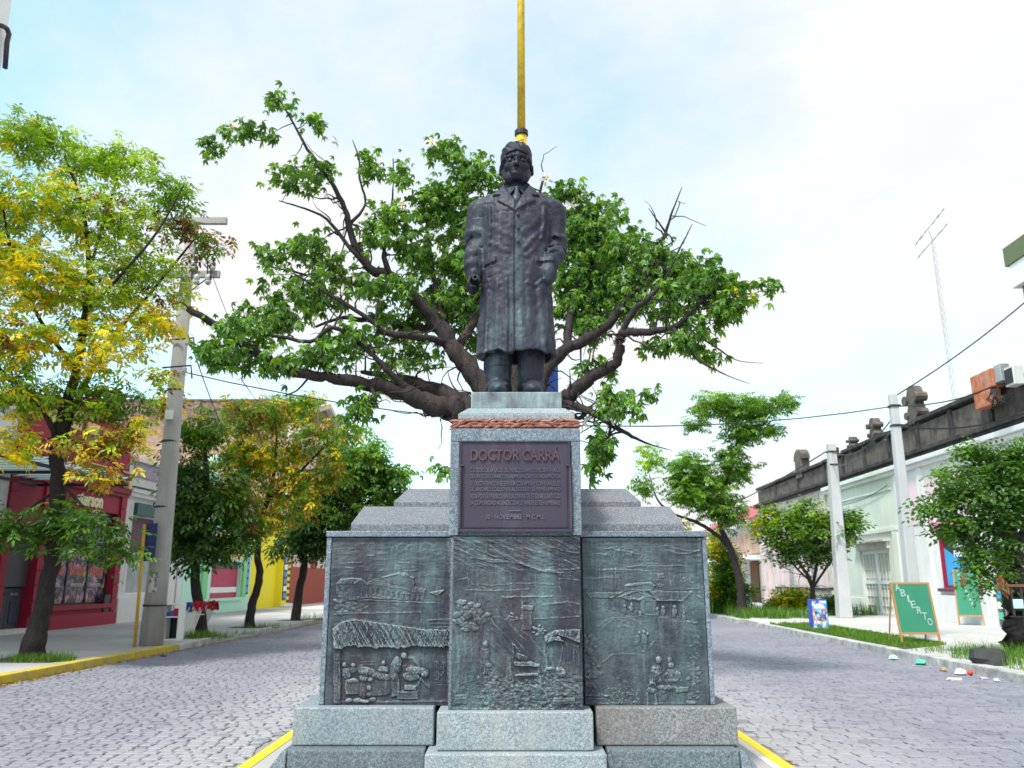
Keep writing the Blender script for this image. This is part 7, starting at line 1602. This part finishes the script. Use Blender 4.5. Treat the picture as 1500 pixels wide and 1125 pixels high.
c = 14.0
ceiba_base = (W(742, 800, 14.2).x, 14.2, .012)
bx_ = ceiba_base[0]
limbs = [
    [(bx_, 14.2, 0, .75), (bx_, 14.2, 1.0, .85), (bx_ - .05, 14.2, 2.3, .72), (bx_ - .15, 14.15, 3.3, .55), (700, 622, 14.1, .42), (670, 601, 14, .32), (640, 596, 13.9, .25), (590, 575, 13.8, .20), (540, 563, 13.7, .155), (480, 552, 13.5, .125), (430, 545, 13.3, .11), (380, 520, 13.1, .10), (330, 485, 12.9, .09), (275, 452, 12.7, .07)],
    [(705, 640, 14.2, .30), (690, 600, 14.4, .24), (655, 577, 14.6, .20), (615, 562, 14.8, .14), (570, 550, 15, .09), (530, 545, 15.2, .05)],
    [(735, 650, 14.2, .40), (722, 590, 14.3, .28), (690, 545, 14.4, .24), (664, 512, 14.5, .24), (645, 478, 14.6, .20), (612, 440, 14.6, .165), (572, 405, 14.5, .14), (545, 395, 14.4, .12), (520, 358, 14.3, .09), (505, 305, 14.2, .07), (482, 262, 14.1, .055), (450, 218, 14, .04), (425, 172, 13.9, .024), (408, 145, 13.9, .012)],
    [(572, 405, 14.5, .09), (562, 370, 14.6, .07), (567, 335, 14.6, .045), (575, 290, 14.7, .025), (576, 232, 14.7, .014)],
    [(545, 395, 14.4, .08), (520, 372, 14.2, .06), (495, 340, 14.1, .045), (475, 318, 14, .035), (445, 305, 14, .025), (408, 294, 14, .012)],
    [(510, 330, 14.3, .05), (535, 300, 14.4, .035), (527, 262, 14.4, .03), (526, 232, 14.5, .025), (516, 205, 14.5, .010)],
    [(645, 478, 14.6, .13), (610, 482, 15, .11), (580, 475, 15.2, .10), (560, 462, 15.3, .08), (530, 468, 15.4, .07), (498, 466, 15.5, .05), (460, 480, 15.6, .03)],
    [(650, 500, 14.5, .10), (600, 492, 14, .085), (560, 485, 13.8, .075), (545, 470, 13.7, .06), (480, 430, 13.6, .04), (430, 400, 13.6, .02)],
    [(600, 575, 13.8, .10), (570, 545, 13.6, .07), (540, 515, 13.5, .055), (490, 480, 13.4, .05), (455, 500, 13.3, .045), (410, 493, 13.2, .04), (355, 484, 13.1, .02)],
    [(455, 405, 14.6, .03), (430, 398, 14.6, .03), (400, 392, 14.7, .02), (375, 385, 14.7, .01)], [(572, 420, 14.6, .06), (520, 415, 14.7, .05), (470, 402, 14.7, .035), (452, 402, 14.7, .03)],
    [(664, 512, 14.5, .13), (690, 480, 14.8, .11), (705, 430, 15, .09), (710, 360, 15.1, .06), (690, 300, 15.2, .04), (660, 240, 15.2, .02)],
    [(735, 640, 14.3, .3), (752, 560, 14.8, .18), (760, 480, 15, .14), (765, 400, 15.1, .10), (780, 330, 15.2, .06), (797, 255, 15.2, .03)],
    [(650, 470, 14.6, .09), (640, 430, 14.8, .07), (632, 380, 14.9, .05), (625, 330, 15, .03), (618, 290, 15, .015)],
    [(770, 650, 14.2, .34), (800, 612, 14.1, .22), (825, 590, 14, .20), (845, 568, 13.9, .17), (880, 545, 13.8, .14), (903, 530, 13.7, .12), (908, 500, 13.6, .11), (912, 488, 13.6, .10), (945, 486, 13.5, .09), (985, 481, 13.4, .075), (1010, 460, 13.3, .05), (1045, 430, 13.2, .03), (1100, 430, 13.2, .012), (1137, 418, 13.2, .006)],
    [(780, 600, 14.3, .24), (800, 540, 14.4, .17), (830, 512, 14.5, .145), (870, 490, 14.4, .125), (903, 462, 14.3, .11), (925, 432, 14.2, .09), (945, 405, 14.1, .075), (962, 375, 14, .06), (975, 340, 13.9, .04), (985, 310, 13.8, .025), (999, 274, 13.8, .008)],
    [(975, 340, 13.9, .028), (962, 322, 13.8, .02), (950, 305, 13.8, .007)], [(990, 375, 14, .03), (1003, 350, 14, .02), (1014, 328, 14, .007)], [(905, 505, 13.7, .09), (925, 460, 13.5, .075), (948, 438, 13.4, .06), (970, 415, 13.3, .03), (990, 378, 13.3, .02)],
    [(985, 481, 13.4, .06), (1000, 500, 13.2, .045), (1020, 525, 13.1, .035), (1045, 540, 13, .02), (1070, 552, 13, .010), (1098, 562, 13, .005)], [(1005, 480, 13.3, .03), (1050, 510, 13.2, .02), (1080, 528, 13.2, .01), (1118, 532, 13.2, .004)],
    [(825, 588, 14, .10), (860, 600, 13.6, .08), (890, 618, 13.4, .07), (920, 636, 13.3, .045), (950, 650, 13.2, .02), (985, 660, 13.2, .006)], [(895, 620, 13.4, .04), (890, 650, 13.3, .03), (885, 690, 13.2, .012), (893, 705, 13.2, .005)], [(870, 603, 13.5, .04), (900, 602, 13.2, .04), (920, 604, 13.1, .03)], [(835, 605, 14, .05), (848, 612, 13.9, .05), (862, 600, 13.7, .05)],
    [(830, 512, 14.5, .12), (835, 470, 14.7, .10), (843, 425, 14.9, .08), (850, 380, 15, .05), (860, 330, 15, .03)], [(850, 500, 14.5, .06), (880, 450, 14.8, .05), (905, 400, 15, .03), (920, 370, 15, .02)],
    [(540, 563, 13.7, .05), (550, 585, 13.5, .05), (530, 600, 13.4, .03)], [(450, 556, 13.4, .03), (435, 572, 13.3, .02), (415, 580, 13.3, .012)]]
D_ = 14
cb = [(408, 145, 22, 13, 13.9), (312, 214, 20, 15, 13.8), (345, 190, 22, 16, 13.8), (385, 192, 24, 12, 13.9), (463, 182, 18, 13, 14), (430, 262, 42, 17, 13.9), (470, 250, 30, 16, 14.1), (540, 245, 24, 18, 14.4), (590, 252, 26, 14, 14.7), (652, 218, 28, 22, 15.1), (690, 250, 42, 36, 15), (640, 292, 44, 30, 15), (575, 325, 46, 28, 14.6), (545, 345, 24, 16, 14.3),
      (625, 370, 52, 34, 14.9), (440, 362, 48, 20, 14.2), (400, 372, 24, 14, 14.2), (505, 400, 50, 20, 14.6), (565, 425, 48, 26, 14.4), (445, 432, 80, 24, 14.2), (400, 462, 52, 26, 13.6), (355, 485, 42, 26, 13), (312, 510, 26, 18, 12.9), (335, 525, 40, 16, 13), (405, 530, 38, 16, 13.2), (470, 522, 46, 16, 13.5), (520, 498, 46, 20, 13.8), (580, 478, 46, 26, 15), (640, 445, 46, 34, 15), (680, 400, 38, 44, 15.1), (605, 518, 44, 16, 14.6), (530, 592, 28, 16, 13.5), (515, 612, 16, 16, 13.5), (645, 690, 14, 10, 13.6), (575, 540, 26, 12, 14), (700, 330, 36, 40, 15.2), (735, 275, 30, 22, 15.2), (655, 310, 46, 44, 15.2), (690, 380, 40, 50, 15.3), (670, 450, 44, 36, 15.2), (700, 500, 24, 26, 15.3), (850, 350, 56, 50, 15.2), (835, 430, 36, 50, 15.3), (880, 430, 44, 40, 15), (770, 330, 40, 50, 15.4), (740, 420, 40, 50, 15.4),
      (828, 290, 42, 24, 15), (872, 315, 46, 32, 15), (905, 362, 56, 36, 14.8), (862, 400, 50, 44, 15), (848, 335, 42, 36, 15), (958, 380, 52, 34, 14.2), (1010, 392, 46, 30, 13.9), (1040, 420, 42, 30, 13.4), (1062, 452, 36, 30, 13.3), (980, 440, 54, 34, 13.8), (1005, 497, 40, 20, 13.3), (930, 425, 48, 36, 14.4), (862, 470, 36, 34, 14.8), (875, 540, 26, 12, 14), (1095, 432, 18, 10, 13.2, 'gglyG'), (1128, 420, 10, 5, 13.2), (880, 652, 26, 28, 13.4), (868, 682, 16, 16, 13.4), (910, 600, 34, 13, 13.2), (950, 577, 24, 7, 13.2), (888, 580, 28, 13, 13.6), (1080, 420, 20, 16, 13.3, 'gglyG'), (1040, 520, 14, 14, 13.2), (955, 505, 20, 9, 13.6)]
ceiba, CC = tree('silk_floss_tree', 'large spreading tree with thorny dark limbs and white flowers, right behind the statue', ceiba_base, limbs, cb, leaf_palm(.76, 5), 11500, 'glGhgGlhh', 11, 'bark_ceiba', depth=1.1, hang=(.2, 1.1), singles=150, thorns=True, limb_k=.74, bare=260, twig_r=.012)
# white flowers with yellow throats
fr_ = np.random.default_rng(5); fl_mats = [M['petal'], M['petal_yellow']]
mfl = MB()
for k in range(5):
    a = 2 * math.pi * k / 5; c_, s_ = math.cos(a), math.sin(a)
    def q_(x, y, z): return (x * c_ - y * s_, x * s_ + y * c_, z)
    mfl.add([q_(0, 0, 0), q_(.05, .022, .02), q_(.05, -.022, .02), q_(.10, .016, -.0), q_(.10, -.016, .0), q_(.125, 0, -.03)], [(0, 2, 1), (1, 2, 4, 3), (3, 4, 5)])
mfl.lathe((0, 0, .005), [(.018, 0), (.022, .01), (.006, .016)], 7, 1); mf = mfl.mesh('flower', fl_mats)
fpx = [(342, 184), (492, 210), (632, 208), (640, 410), (655, 402), (573, 487), (500, 427), (518, 405), (350, 492), (800, 262), (838, 300), (855, 282), (770, 345), (865, 330), (410, 525), (620, 440), (555, 440), (590, 300), (897, 610), (858, 620), (968, 400), (885, 380), (460, 470), (540, 450), (650, 300), (870, 520), (675, 350), (1005, 405)]
for i, (x, y) in enumerate(fpx):
    near = sorted(CC, key=lambda p: (p[0] - W(x, y, p[1]).x) ** 2 + (p[2] - W(x, y, p[1]).z) ** 2)[0]
    o = put('flower', mf, ceiba); o.location = Vector(W(x, y, near[1] - .18)) - wloc(ceiba); o.rotation_euler = (fr_.uniform(.6, 2.2), fr_.uniform(-.6, .6), fr_.uniform(0, 6)); o.scale = (1.25,) * 3

# left street tree
b1 = tuple(gp(48, 967)); Y1 = b1[1]
l1 = [[(b1[0], b1[1], 0.05, .24), (52, 930, Y1, .20), (62, 895, Y1, .175), (75, 830, Y1, .155), (83, 760, Y1, .145), (85, 700, Y1, .14), (82, 655, Y1, .135), (93, 605, Y1, .12), (106, 565, Y1, .10), (116, 520, Y1, .085), (126, 455, Y1, .07), (130, 380, Y1, .05), (120, 300, Y1, .035), (95, 230, Y1, .015)],
      [(88, 660, Y1, .08), (105, 610, Y1 + .3, .065), (125, 560, Y1 + .5, .055), (160, 500, Y1 + .7, .045), (220, 430, Y1 + .9, .035), (285, 350, Y1 + 1, .02)], [(84, 650, Y1, .06), (70, 615, Y1 - .3, .05), (40, 580, Y1 - .5, .04), (-20, 520, Y1 - .8, .03)], [(126, 455, Y1, .04), (180, 400, Y1 - .3, .035), (230, 340, Y1 - .5, .025), (270, 270, Y1 - .6, .012)],
      [(110, 540, Y1, .05), (60, 470, Y1 - .4, .04), (20, 380, Y1 - .8, .03), (0, 280, Y1 - 1, .02)], [(84, 700, Y1, .04), (120, 740, Y1 - .3, .025), (150, 770, Y1 - .4, .015)], [(83, 720, Y1, .035), (50, 740, Y1 - .3, .025), (25, 765, Y1 - .4, .012)], [(130, 400, Y1, .03), (160, 300, Y1 + .4, .03), (185, 220, Y1 + .5, .012)], [(90, 640, Y1, .03), (140, 660, Y1 - .4, .02), (190, 700, Y1 - .5, .01)]]
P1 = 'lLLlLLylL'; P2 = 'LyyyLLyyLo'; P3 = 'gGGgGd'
q1 = [(100, 225, 62, 36, Y1, 'lLlLlL'), (30, 200, 44, 40, Y1 - .8, P1), (70, 190, 34, 18, Y1 - .3, 'glL'), (185, 235, 56, 36, Y1 + .3, 'lLlLlL'), (60, 300, 72, 50, Y1 - .6, 'LLyLlLyb'), (160, 315, 72, 50, Y1, 'lLlLLbl'), (250, 285, 34, 40, Y1 + .3, 'gllgl'), (40, 400, 66, 60, Y1 - .8, P2), (130, 420, 80, 60, Y1, 'LLyLlLyb'), (210, 395, 62, 50, Y1 + .4, 'lLlLLbl'), (282, 348, 46, 22, Y1 + .8, 'gblbog'), (318, 352, 30, 14, Y1 + .9, 'lblbgo'), (20, 495, 70, 52, Y1 - .8, 'yyLLyylbL'), (145, 510, 72, 46, Y1 - .2, P2), (220, 470, 44, 44, Y1 + .5, P2), (30, 570, 50, 40, Y1 - .7, 'yLLlgyb'), (115, 585, 66, 34, Y1, 'lLlLgb'), (180, 590, 50, 28, Y1 + .3, 'glGg'), (-30, 350, 60, 130, Y1 - .8, P1), (235, 555, 22, 18, Y1 + .4, 'lyLb'),
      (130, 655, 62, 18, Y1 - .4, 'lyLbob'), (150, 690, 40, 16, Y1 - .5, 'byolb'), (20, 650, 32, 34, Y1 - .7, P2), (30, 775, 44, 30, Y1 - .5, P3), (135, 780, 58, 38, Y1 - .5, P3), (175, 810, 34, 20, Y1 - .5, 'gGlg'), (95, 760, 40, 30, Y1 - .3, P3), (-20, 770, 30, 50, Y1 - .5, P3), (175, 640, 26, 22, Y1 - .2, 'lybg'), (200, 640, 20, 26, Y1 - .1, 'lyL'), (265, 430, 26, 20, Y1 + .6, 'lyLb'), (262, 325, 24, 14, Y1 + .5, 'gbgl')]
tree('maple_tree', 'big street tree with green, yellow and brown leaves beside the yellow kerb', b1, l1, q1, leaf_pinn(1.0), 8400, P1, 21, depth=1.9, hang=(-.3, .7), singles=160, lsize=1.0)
# spiky shoots above the crown
# row of smaller trees further down the left pavement
b2 = (S(LK, 23.6) - .75, 23.6, .12); Y2 = 23.6
tree('maple_tree', 'dark green slender tree behind the row of white panels and red cloths', b2, [[(b2[0], Y2, .1, .16), (286, 850, Y2, .13), (290, 790, Y2, .11), (300, 730, Y2, .09), (302, 680, Y2, .06), (296, 620, Y2, .02)], [(298, 745, Y2, .05), (325, 712, Y2, .045), (348, 692, Y2, .035), (370, 686, Y2, .015)], [(290, 790, Y2, .04), (262, 750, Y2, .03), (255, 710, Y2, .01)]],
     [(295, 625, 34, 34, Y2, 'gglGy'), (278, 690, 34, 46, Y2, 'GgdGl'), (300, 750, 48, 40, Y2, 'GGdgG'), (288, 800, 46, 30, Y2, 'GGdGl'), (340, 790, 28, 24, Y2, 'gGGl'), (335, 720, 30, 34, Y2, 'gGlb'), (270, 760, 22, 50, Y2, 'Ggd'), (250, 795, 16, 20, Y2, 'Ggl'), (365, 760, 16, 30, Y2, 'gGb'), (245, 590, 14, 20, Y2, 'byl')], leaf_pinn(1.35, 2, 2), 3000, 'g', 22, depth=1.3, hang=(-.2, .9), group='small trees along the left pavement', step=.4, lsize=1.2)
b3 = tuple(gp(365, 919)); Y3 = b3[1]
tree('maple_tree', 'orange yellow leaved tree with a crooked trunk in front of the yellow building', b3, [[(b3[0], Y3, .08, .17), (370, 885, Y3, .13), (380, 845, Y3, .12), (377, 805, Y3, .10), (385, 755, Y3, .09), (400, 700, Y3, .06), (405, 640, Y3, .03), (400, 590, Y3, .012)], [(390, 735, Y3, .05), (440, 690, Y3, .04), (480, 650, Y3, .02)], [(385, 770, Y3, .05), (355, 700, Y3, .04), (350, 640, Y3, .02)]],
     [(370, 612, 52, 30, Y3, 'yolglob'), (430, 600, 50, 24, Y3, 'ylglyo'), (400, 665, 56, 46, Y3, 'glyylgob'), (350, 672, 40, 36, Y3, 'lyglgo'), (470, 635, 44, 26, Y3, 'yolgg'), (425, 725, 56, 38, Y3, 'lgylog'), (380, 757, 46, 24, Y3, 'glylgo'), (520, 632, 24, 13, Y3, 'ylg'), (480, 690, 30, 30, Y3, 'lgog'), (350, 590, 14, 22, Y3, 'yo'), (345, 735, 26, 30, Y3, 'lyg'), (455, 590, 20, 20, Y3, 'ylg')], leaf_pinn(1.4, 2, 2), 3400, 'y', 23, depth=1.8, hang=(-.2, .9), group='small trees along the left pavement', step=.45, lsize=1.3)
b4 = tuple(gp(433, 909)); Y4 = b4[1]
tree('maple_tree', 'dense dark green tree nearest the monument on the left pavement', b4, [[(b4[0], Y4, .08, .20), (437, 870, Y4, .15), (446, 830, Y4, .14), (440, 800, Y4, .12), (455, 755, Y4, .10), (490, 700, Y4, .06), (530, 660, Y4, .02)], [(448, 790, Y4, .07), (490, 760, Y4, .05), (540, 735, Y4, .02)], [(445, 800, Y4, .06), (430, 740, Y4, .04), (440, 690, Y4, .02)]],
     [(470, 722, 48, 46, Y4, 'GgGdg'), (520, 682, 46, 40, Y4, 'gGlGg'), (560, 706, 34, 32, Y4, 'gGGl'), (480, 768, 48, 28, Y4, 'dGGd'), (548, 745, 36, 20, Y4, 'GgG'), (430, 790, 32, 16, Y4, 'GGd'), (590, 692, 13, 12, Y4, 'gll'), (540, 665, 30, 22, Y4, 'gll'), (470, 800, 30, 14, Y4, 'dG'), (575, 730, 18, 16, Y4, 'gG')], leaf_pinn(1.8, 2, 2), 3800, 'G', 24, depth=2.2, hang=(-.2, .9), group='small trees along the left pavement', step=.5, lsize=1.5)
# right side
b5 = tuple(gp(1085, 904)); Y5 = b5[1]
tree('pagoda_tree', 'bright green tree with curved dark trunk standing in the weeds before the far house', b5, [[(b5[0], Y5, .05, .28), (1086, 870, Y5, .22), (1080, 835, Y5, .20), (1068, 800, Y5, .19), (1055, 770, Y5, .14), (1055, 735, Y5, .11), (1072, 680, Y5, .08), (1080, 640, Y5, .06), (1075, 600, Y5, .02)], [(1070, 803, Y5, .14), (1048, 782, Y5, .12), (1020, 765, Y5, .10), (985, 752, Y5, .07), (962, 730, Y5, .05), (950, 690, Y5, .02)], [(1085, 655, Y5, .05), (1110, 630, Y5, .04), (1145, 590, Y5, .015)], [(1055, 750, Y5, .06), (1020, 710, Y5, .04), (1000, 680, Y5, .015)]],
     [(1060, 592, 44, 20, Y5), (1105, 596, 40, 18, Y5), (1018, 618, 20, 10, Y5), (1148, 586, 20, 14, Y5), (1092, 628, 38, 24, Y5), (1068, 672, 20, 30, Y5, 'Ggl'), (1085, 690, 14, 20, Y5, 'Ggl'), (1008, 678, 32, 22, Y5), (1030, 718, 46, 32, Y5), (1058, 745, 34, 22, Y5, 'gGl'), (1000, 715, 26, 24, Y5), (948, 668, 12, 26, Y5, 'lLl'), (946, 708, 12, 16, Y5, 'lg'), (1040, 585, 20, 12, Y5, 'lL'), (985, 770, 16, 10, Y5, 'lyo'), (1130, 625, 14, 12, Y5)], leaf_pinn(1.5, 3, 2), 3400, 'lgglgG', 25, depth=1.8, hang=(-.3, .7), step=.5, lsize=1.3, limb_k=.72, bare=25)
b6 = (W(1188, 890, 36).x, 36, .12)
tree('bushy_tree', 'low bushy tree with several thin stems in front of the derelict pink house', b6, [[(b6[0], 36, .05, .14), (1190, 862, 36, .12), (1178, 835, 36, .09), (1155, 805, 36, .05), (1130, 775, 36, .02)], [(1190, 865, 36, .09), (1195, 835, 36, .08), (1200, 800, 36, .04), (1205, 760, 36, .02)], [(1192, 860, 36, .07), (1215, 825, 36, .06), (1240, 795, 36, .03), (1262, 760, 36, .012)], [(1186, 850, 36, .06), (1165, 830, 36, .05), (1145, 800, 36, .02)]],
     [(1190, 785, 58, 30, 36, 'glGgG'), (1150, 780, 40, 26, 36, 'glGlg'), (1228, 778, 34, 28, 36, 'glGG'), (1190, 755, 44, 14, 36, 'glL'), (1112, 768, 18, 16, 36, 'yLl'), (1160, 815, 34, 16, 36, 'dGG'), (1215, 812, 34, 14, 36, 'GGd'), (1256, 765, 12, 18, 36, 'gl'), (1130, 750, 20, 10, 36, 'lL'), (1185, 740, 20, 8, 36, 'lg')], leaf_simple(1.9, 5), 2100, 'g', 26, limb_k=.8, bare=30, depth=1.9, hang=(-.6, .5), step=.5, lsize=1.3)
b7 = (W(1492, 950, 17.6).x, 17.6, .12); Y7 = 17.6
tree('privet_tree', 'thick trunked tree with dark green leaves at the right edge, hiding the shop door', b7, [[(b7[0], Y7, .05, .36), (1492, 900, Y7, .30), (1487, 850, Y7, .27), (1482, 805, Y7, .20), (1476, 760, Y7, .14), (1470, 710, Y7, .08), (1462, 670, Y7, .03)], [(1484, 820, Y7, .12), (1510, 760, Y7, .10), (1530, 690, Y7, .04)], [(1480, 790, Y7, .07), (1440, 770, Y7 - .3, .05), (1400, 760, Y7 - .4, .03), (1360, 750, Y7 - .4, .01)], [(1482, 800, Y7, .05), (1450, 810, Y7 - .4, .035), (1420, 830, Y7 - .5, .015)], [(1474, 740, Y7, .05), (1440, 700, Y7, .03), (1420, 670, Y7, .01)]],
     [(1455, 690, 42, 38, Y7, 'GGgd'), (1405, 715, 38, 28, Y7 - .3, 'gGGg'), (1440, 768, 50, 34, Y7 - .2, 'GGdG'), (1392, 765, 30, 16, Y7 - .4, 'GgG'), (1445, 815, 32, 20, Y7 - .4, 'GgGg'), (1485, 668, 22, 26, Y7, 'gGl'), (1500, 720, 50, 50, Y7, 'gGG'), (1368, 738, 22, 14, Y7 - .4, 'gGl'), (1545, 690, 60, 70, Y7, 'gG'), (1420, 660, 24, 16, Y7, 'gGg'), (1445, 850, 20, 12, Y7 - .5, 'GgG'), (1384, 690, 18, 12, Y7, 'gl'), (1355, 752, 12, 8, Y7 - .4, 'g')], leaf_simple(1.2, 6), 2700, 'g', 27, depth=1.4, hang=(-.2, 1.0), singles=120, lsize=1.0)
gg = random.Random(9)
for (px, py, s) in ((1462, 845, 1.), (1470, 858, .9), (1408, 838, .8)):
    m = MB(); c_ = W(px, py, 16.6)
    for k in range(8): a_ = c_ + Vector((gg.uniform(-.07, .07), gg.uniform(-.05, .05), gg.uniform(-.16, .12))); m.add([a_, a_ + Vector((.05 * s, .02, -.06)), a_ + Vector((.02, 0, -.15 * s)), a_ + Vector((-.04 * s, -.02, -.07))], [(0, 1, 2, 3)])
    tag(m.build('dead_leaves', M['leaf_brown']), kind='stuff')

b8 = (S(RK, 39) + .9, 39, .12)
tree('overgrown_shrub', 'overgrown yellowish green shrub between the monument and the curved dark trunk', b8, [[(b8[0], 39, .05, .05), (1058, 870, 39, .04), (1056, 830, 39, .02), (1052, 795, 39, .01)], [(1060, 885, 39, .04), (1072, 850, 39, .02), (1078, 820, 39, .01)]], [(1050, 805, 16, 22, 39, 'lgylL'), (1062, 850, 22, 30, 39, 'gGlg'), (1048, 875, 18, 20, 39, 'gGy'), (1085, 870, 16, 16, 39, 'glG'), (1066, 815, 14, 18, 39, 'lgo')], leaf_simple(1.7, 5), 1700, 'g', 28, depth=1.0, hang=(-.8, .4), step=.5, lsize=1.3)
tree('overgrown_shrub', 'low ragged shrub growing under the bushy tree by the derelict pink wall', (b6[0] - .6, 37.6, .12), [[(b6[0] - .6, 37.6, .05, .04), (1168, 875, 37.6, .02), (1160, 860, 37.6, .01)]], [(1165, 878, 26, 14, 37.6, 'gylG'), (1140, 888, 16, 9, 37.6, 'glyG'), (1215, 885, 12, 10, 37.6, 'gGl')], leaf_simple(1.6, 5), 900, 'g', 29, depth=.8, hang=(-.8, .4), step=.5, lsize=1.2)
# ------------------------------------------------------------------ grass and weeds
def blades(name, pts, h, w_, palette, seed, lean=.5):
    r = np.random.default_rng(seed); P = np.array(pts, float); n = len(P); a = r.random(n) * 2 * np.pi; hh = h * (.45 + .8 * r.random(n)); ln = lean * (r.random(n)) * hh; d = np.stack([np.cos(a), np.sin(a)], 1); s_ = np.stack([-np.sin(a), np.cos(a)], 1) * w_ / 2
    z = np.zeros(n); V = np.stack([np.c_[P[:, :2] - s_, P[:, 2]], np.c_[P[:, :2] + s_, P[:, 2]], np.c_[P[:, :2] + d * ln[:, None] * .35 + s_ * .7, P[:, 2] + hh * .6], np.c_[P[:, :2] + d * ln[:, None] * .35 - s_ * .7, P[:, 2] + hh * .6], np.c_[P[:, :2] + d * ln[:, None], P[:, 2] + hh]], 1)
    F = np.array([(0, 1, 2), (0, 2, 3), (3, 2, 4)]); FF = (F[None] + (np.arange(n) * 5)[:, None, None]).reshape(-1, 3); col = np.array([GREENS[palette[i]] for i in r.integers(0, len(palette), n)]) * (.7 + .6 * r.random(n))[:, None]
    return tag(put(name, np_mesh(name, V.reshape(-1, 3), FF, M['leaf'], False, col=np.repeat(col, 5, 0))), kind='stuff')
def scatter(x0, x1, y0, y1, n, seed, street=True, clump=.0, z=.122):
    r = np.random.default_rng(seed); x = x0 + (x1 - x0) * r.random(n); y = y0 + (y1 - y0) * r.random(n)
    if clump: k = fbm((64, 64), 9, 9, 3, seed); keep = k[((x - x0) / (x1 - x0) * 63).astype(int), ((y - y0) / (y1 - y0) * 63).astype(int)] > clump; x, y = x[keep], y[keep]
    if street: x = x + DRIFT * (y - 20)
    return np.stack([x, y, np.full(len(x), z)], 1)
# grass strip by the right kerb
gs = MB().add([(S(RK + .26, 18.9), 18.9, .131), (S(RK + 1.9, 20.4), 20.4, .131), (S(RK + 1.75, 29.4), 29.4, .131), (S(RK + .26, 29.8), 29.8, .131)], [(0, 1, 2, 3)]).build('grass_strip_soil', M['soil']); tag(gs, kind='structure')
P = scatter(RK + .28, RK + 1.85, 19.4, 29.7, 22000, 1, clump=.36, z=.13); P = P[(P[:, 1] - 18.9) / 1.5 > (P[:, 0] - S(RK, 20) - .3) / 1.6 - .1]
blades('grass', P, .085, .012, 'gglGlg', 2)
blades('grass', scatter(RK + .3, RK + 1.3, 19.2, 29.5, 1500, 3, clump=.5, z=.13), .16, .012, 'lgG', 4)
# tall weeds round the far right tree and behind the bushy tree
blades('weeds', scatter(RK + .3, RK + 3.2, 33.4, 40.5, 5200, 5, clump=.46), .42, .020, 'gGgGl', 6, 1.0); blades('weeds', scatter(RK - .1, RK + 2.0, 38, 52, 4200, 7, clump=.42), .8, .026, 'gGGld', 8, 1.0)
blades('weeds', scatter(RF - 2.3, RF - .2, 36.5, 47, 4200, 9, clump=.48), .5, .020, 'gGglG', 10, 1.0)
blades('weeds', scatter(RK + .30, RK + 2.6, 13.8, 17.9, 3400, 11, clump=.46), .30, .011, 'gGlg', 12, 1.0); blades('weeds', scatter(RK + .35, RK + 1.4, 17.9, 20.3, 700, 13, clump=.5), .10, .010, 'lgG', 14, .7)
for (x, y, w_, n, h, sd) in ((b1[0] + .25, b1[1] - .15, .42, 900, .17, 31), (b1[0] - .3, b1[1] + .1, .35, 200, .10, 32), (b2[0] + .45, 22.6, .5, 500, .20, 33), (b3[0] + .5, b3[1] - .2, .5, 200, .18, 34), (b4[0] + .9, b4[1] + .2, .7, 350, .28, 35), (-8.2, 22.6, .3, 300, .22, 36), (b3[0] + 1, b3[1] - 3.5, .3, 90, .16, 37)):
    r = np.random.default_rng(sd); a = r.random(n) * 6.28; q = np.sqrt(r.random(n)) * w_; blades('grass_tuft', np.stack([x + np.cos(a) * q * 1.4, y + np.sin(a) * q, np.full(n, .12)], 1), h, .010, 'lgGg', sd + 50, 1.0)
MB()
for (b_, w_) in ((b1, .75), (b3, .6), (b4, .6)):
    tag(MB().add([(b_[0] - w_, b_[1] - w_ * .7, .1325), (b_[0] + min(w_, .62), b_[1] - w_ * .7, .1325), (b_[0] + min(w_, .62), b_[1] + w_ * .7, .1325), (b_[0] - w_, b_[1] + w_ * .7, .1325)], [(0, 1, 2, 3)]).build('tree_pit_soil', M['soil']), kind='structure')
# fallen leaves along the left gutter
r = np.random.default_rng(77); n = 900; y = 13 + 25 * r.random(n) ** 1.2; x = S(LK, y) + .03 + .25 * r.random(n) ** 2
Vl, Fl = leaflet(.06, .018, .01, 2); Rm = rotm(r, n, (-.2, .2)); Vt = np.einsum('nij,kj->nki', Rm, Vl) * (.6 + .8 * r.random(n))[:, None, None]; Vt[..., 2] *= .5; Vt += np.stack([x, y, np.full(n, .022)], 1)[:, None]
cl = np.array([GREENS[c_] for c_ in np.array(list('bboyb'))[r.integers(0, 5, n)]]); tag(put('fallen_leaves', np_mesh('fallen_leaves', Vt.reshape(-1, 3), (Fl[None] + (np.arange(n) * len(Vl))[:, None, None]).reshape(-1, 3), M['leaf'], False, col=np.repeat(cl, len(Vl), 0))), kind='stuff')
# far trees closing the street
r = np.random.default_rng(3); N = 9000; xx = r.uniform(-60, 60, N); yy = r.uniform(150, 165, N); top = 5.5 + 2.5 * np.sin(xx * .21) + 1.5 * np.sin(xx * .57 + 1); zz = r.random(N) ** .7 * top
Vf, Ff = leaflet(1.0, .35, .3, 2); Rm = rotm(r, N, (-1, 1)); Vt = np.einsum('nij,kj->nki', Rm, Vf) + np.stack([xx, yy, zz], 1)[:, None]; cl = np.array([GREENS[c_] for c_ in np.array(list('gGdG'))[r.integers(0, 4, N)]])
tag(put('far_treeline', np_mesh('far_treeline', Vt.reshape(-1, 3), (Ff[None] + (np.arange(N) * len(Vf))[:, None, None]).reshape(-1, 3), M['leaf'], False, col=np.repeat(cl, len(Vf), 0))), kind='stuff')
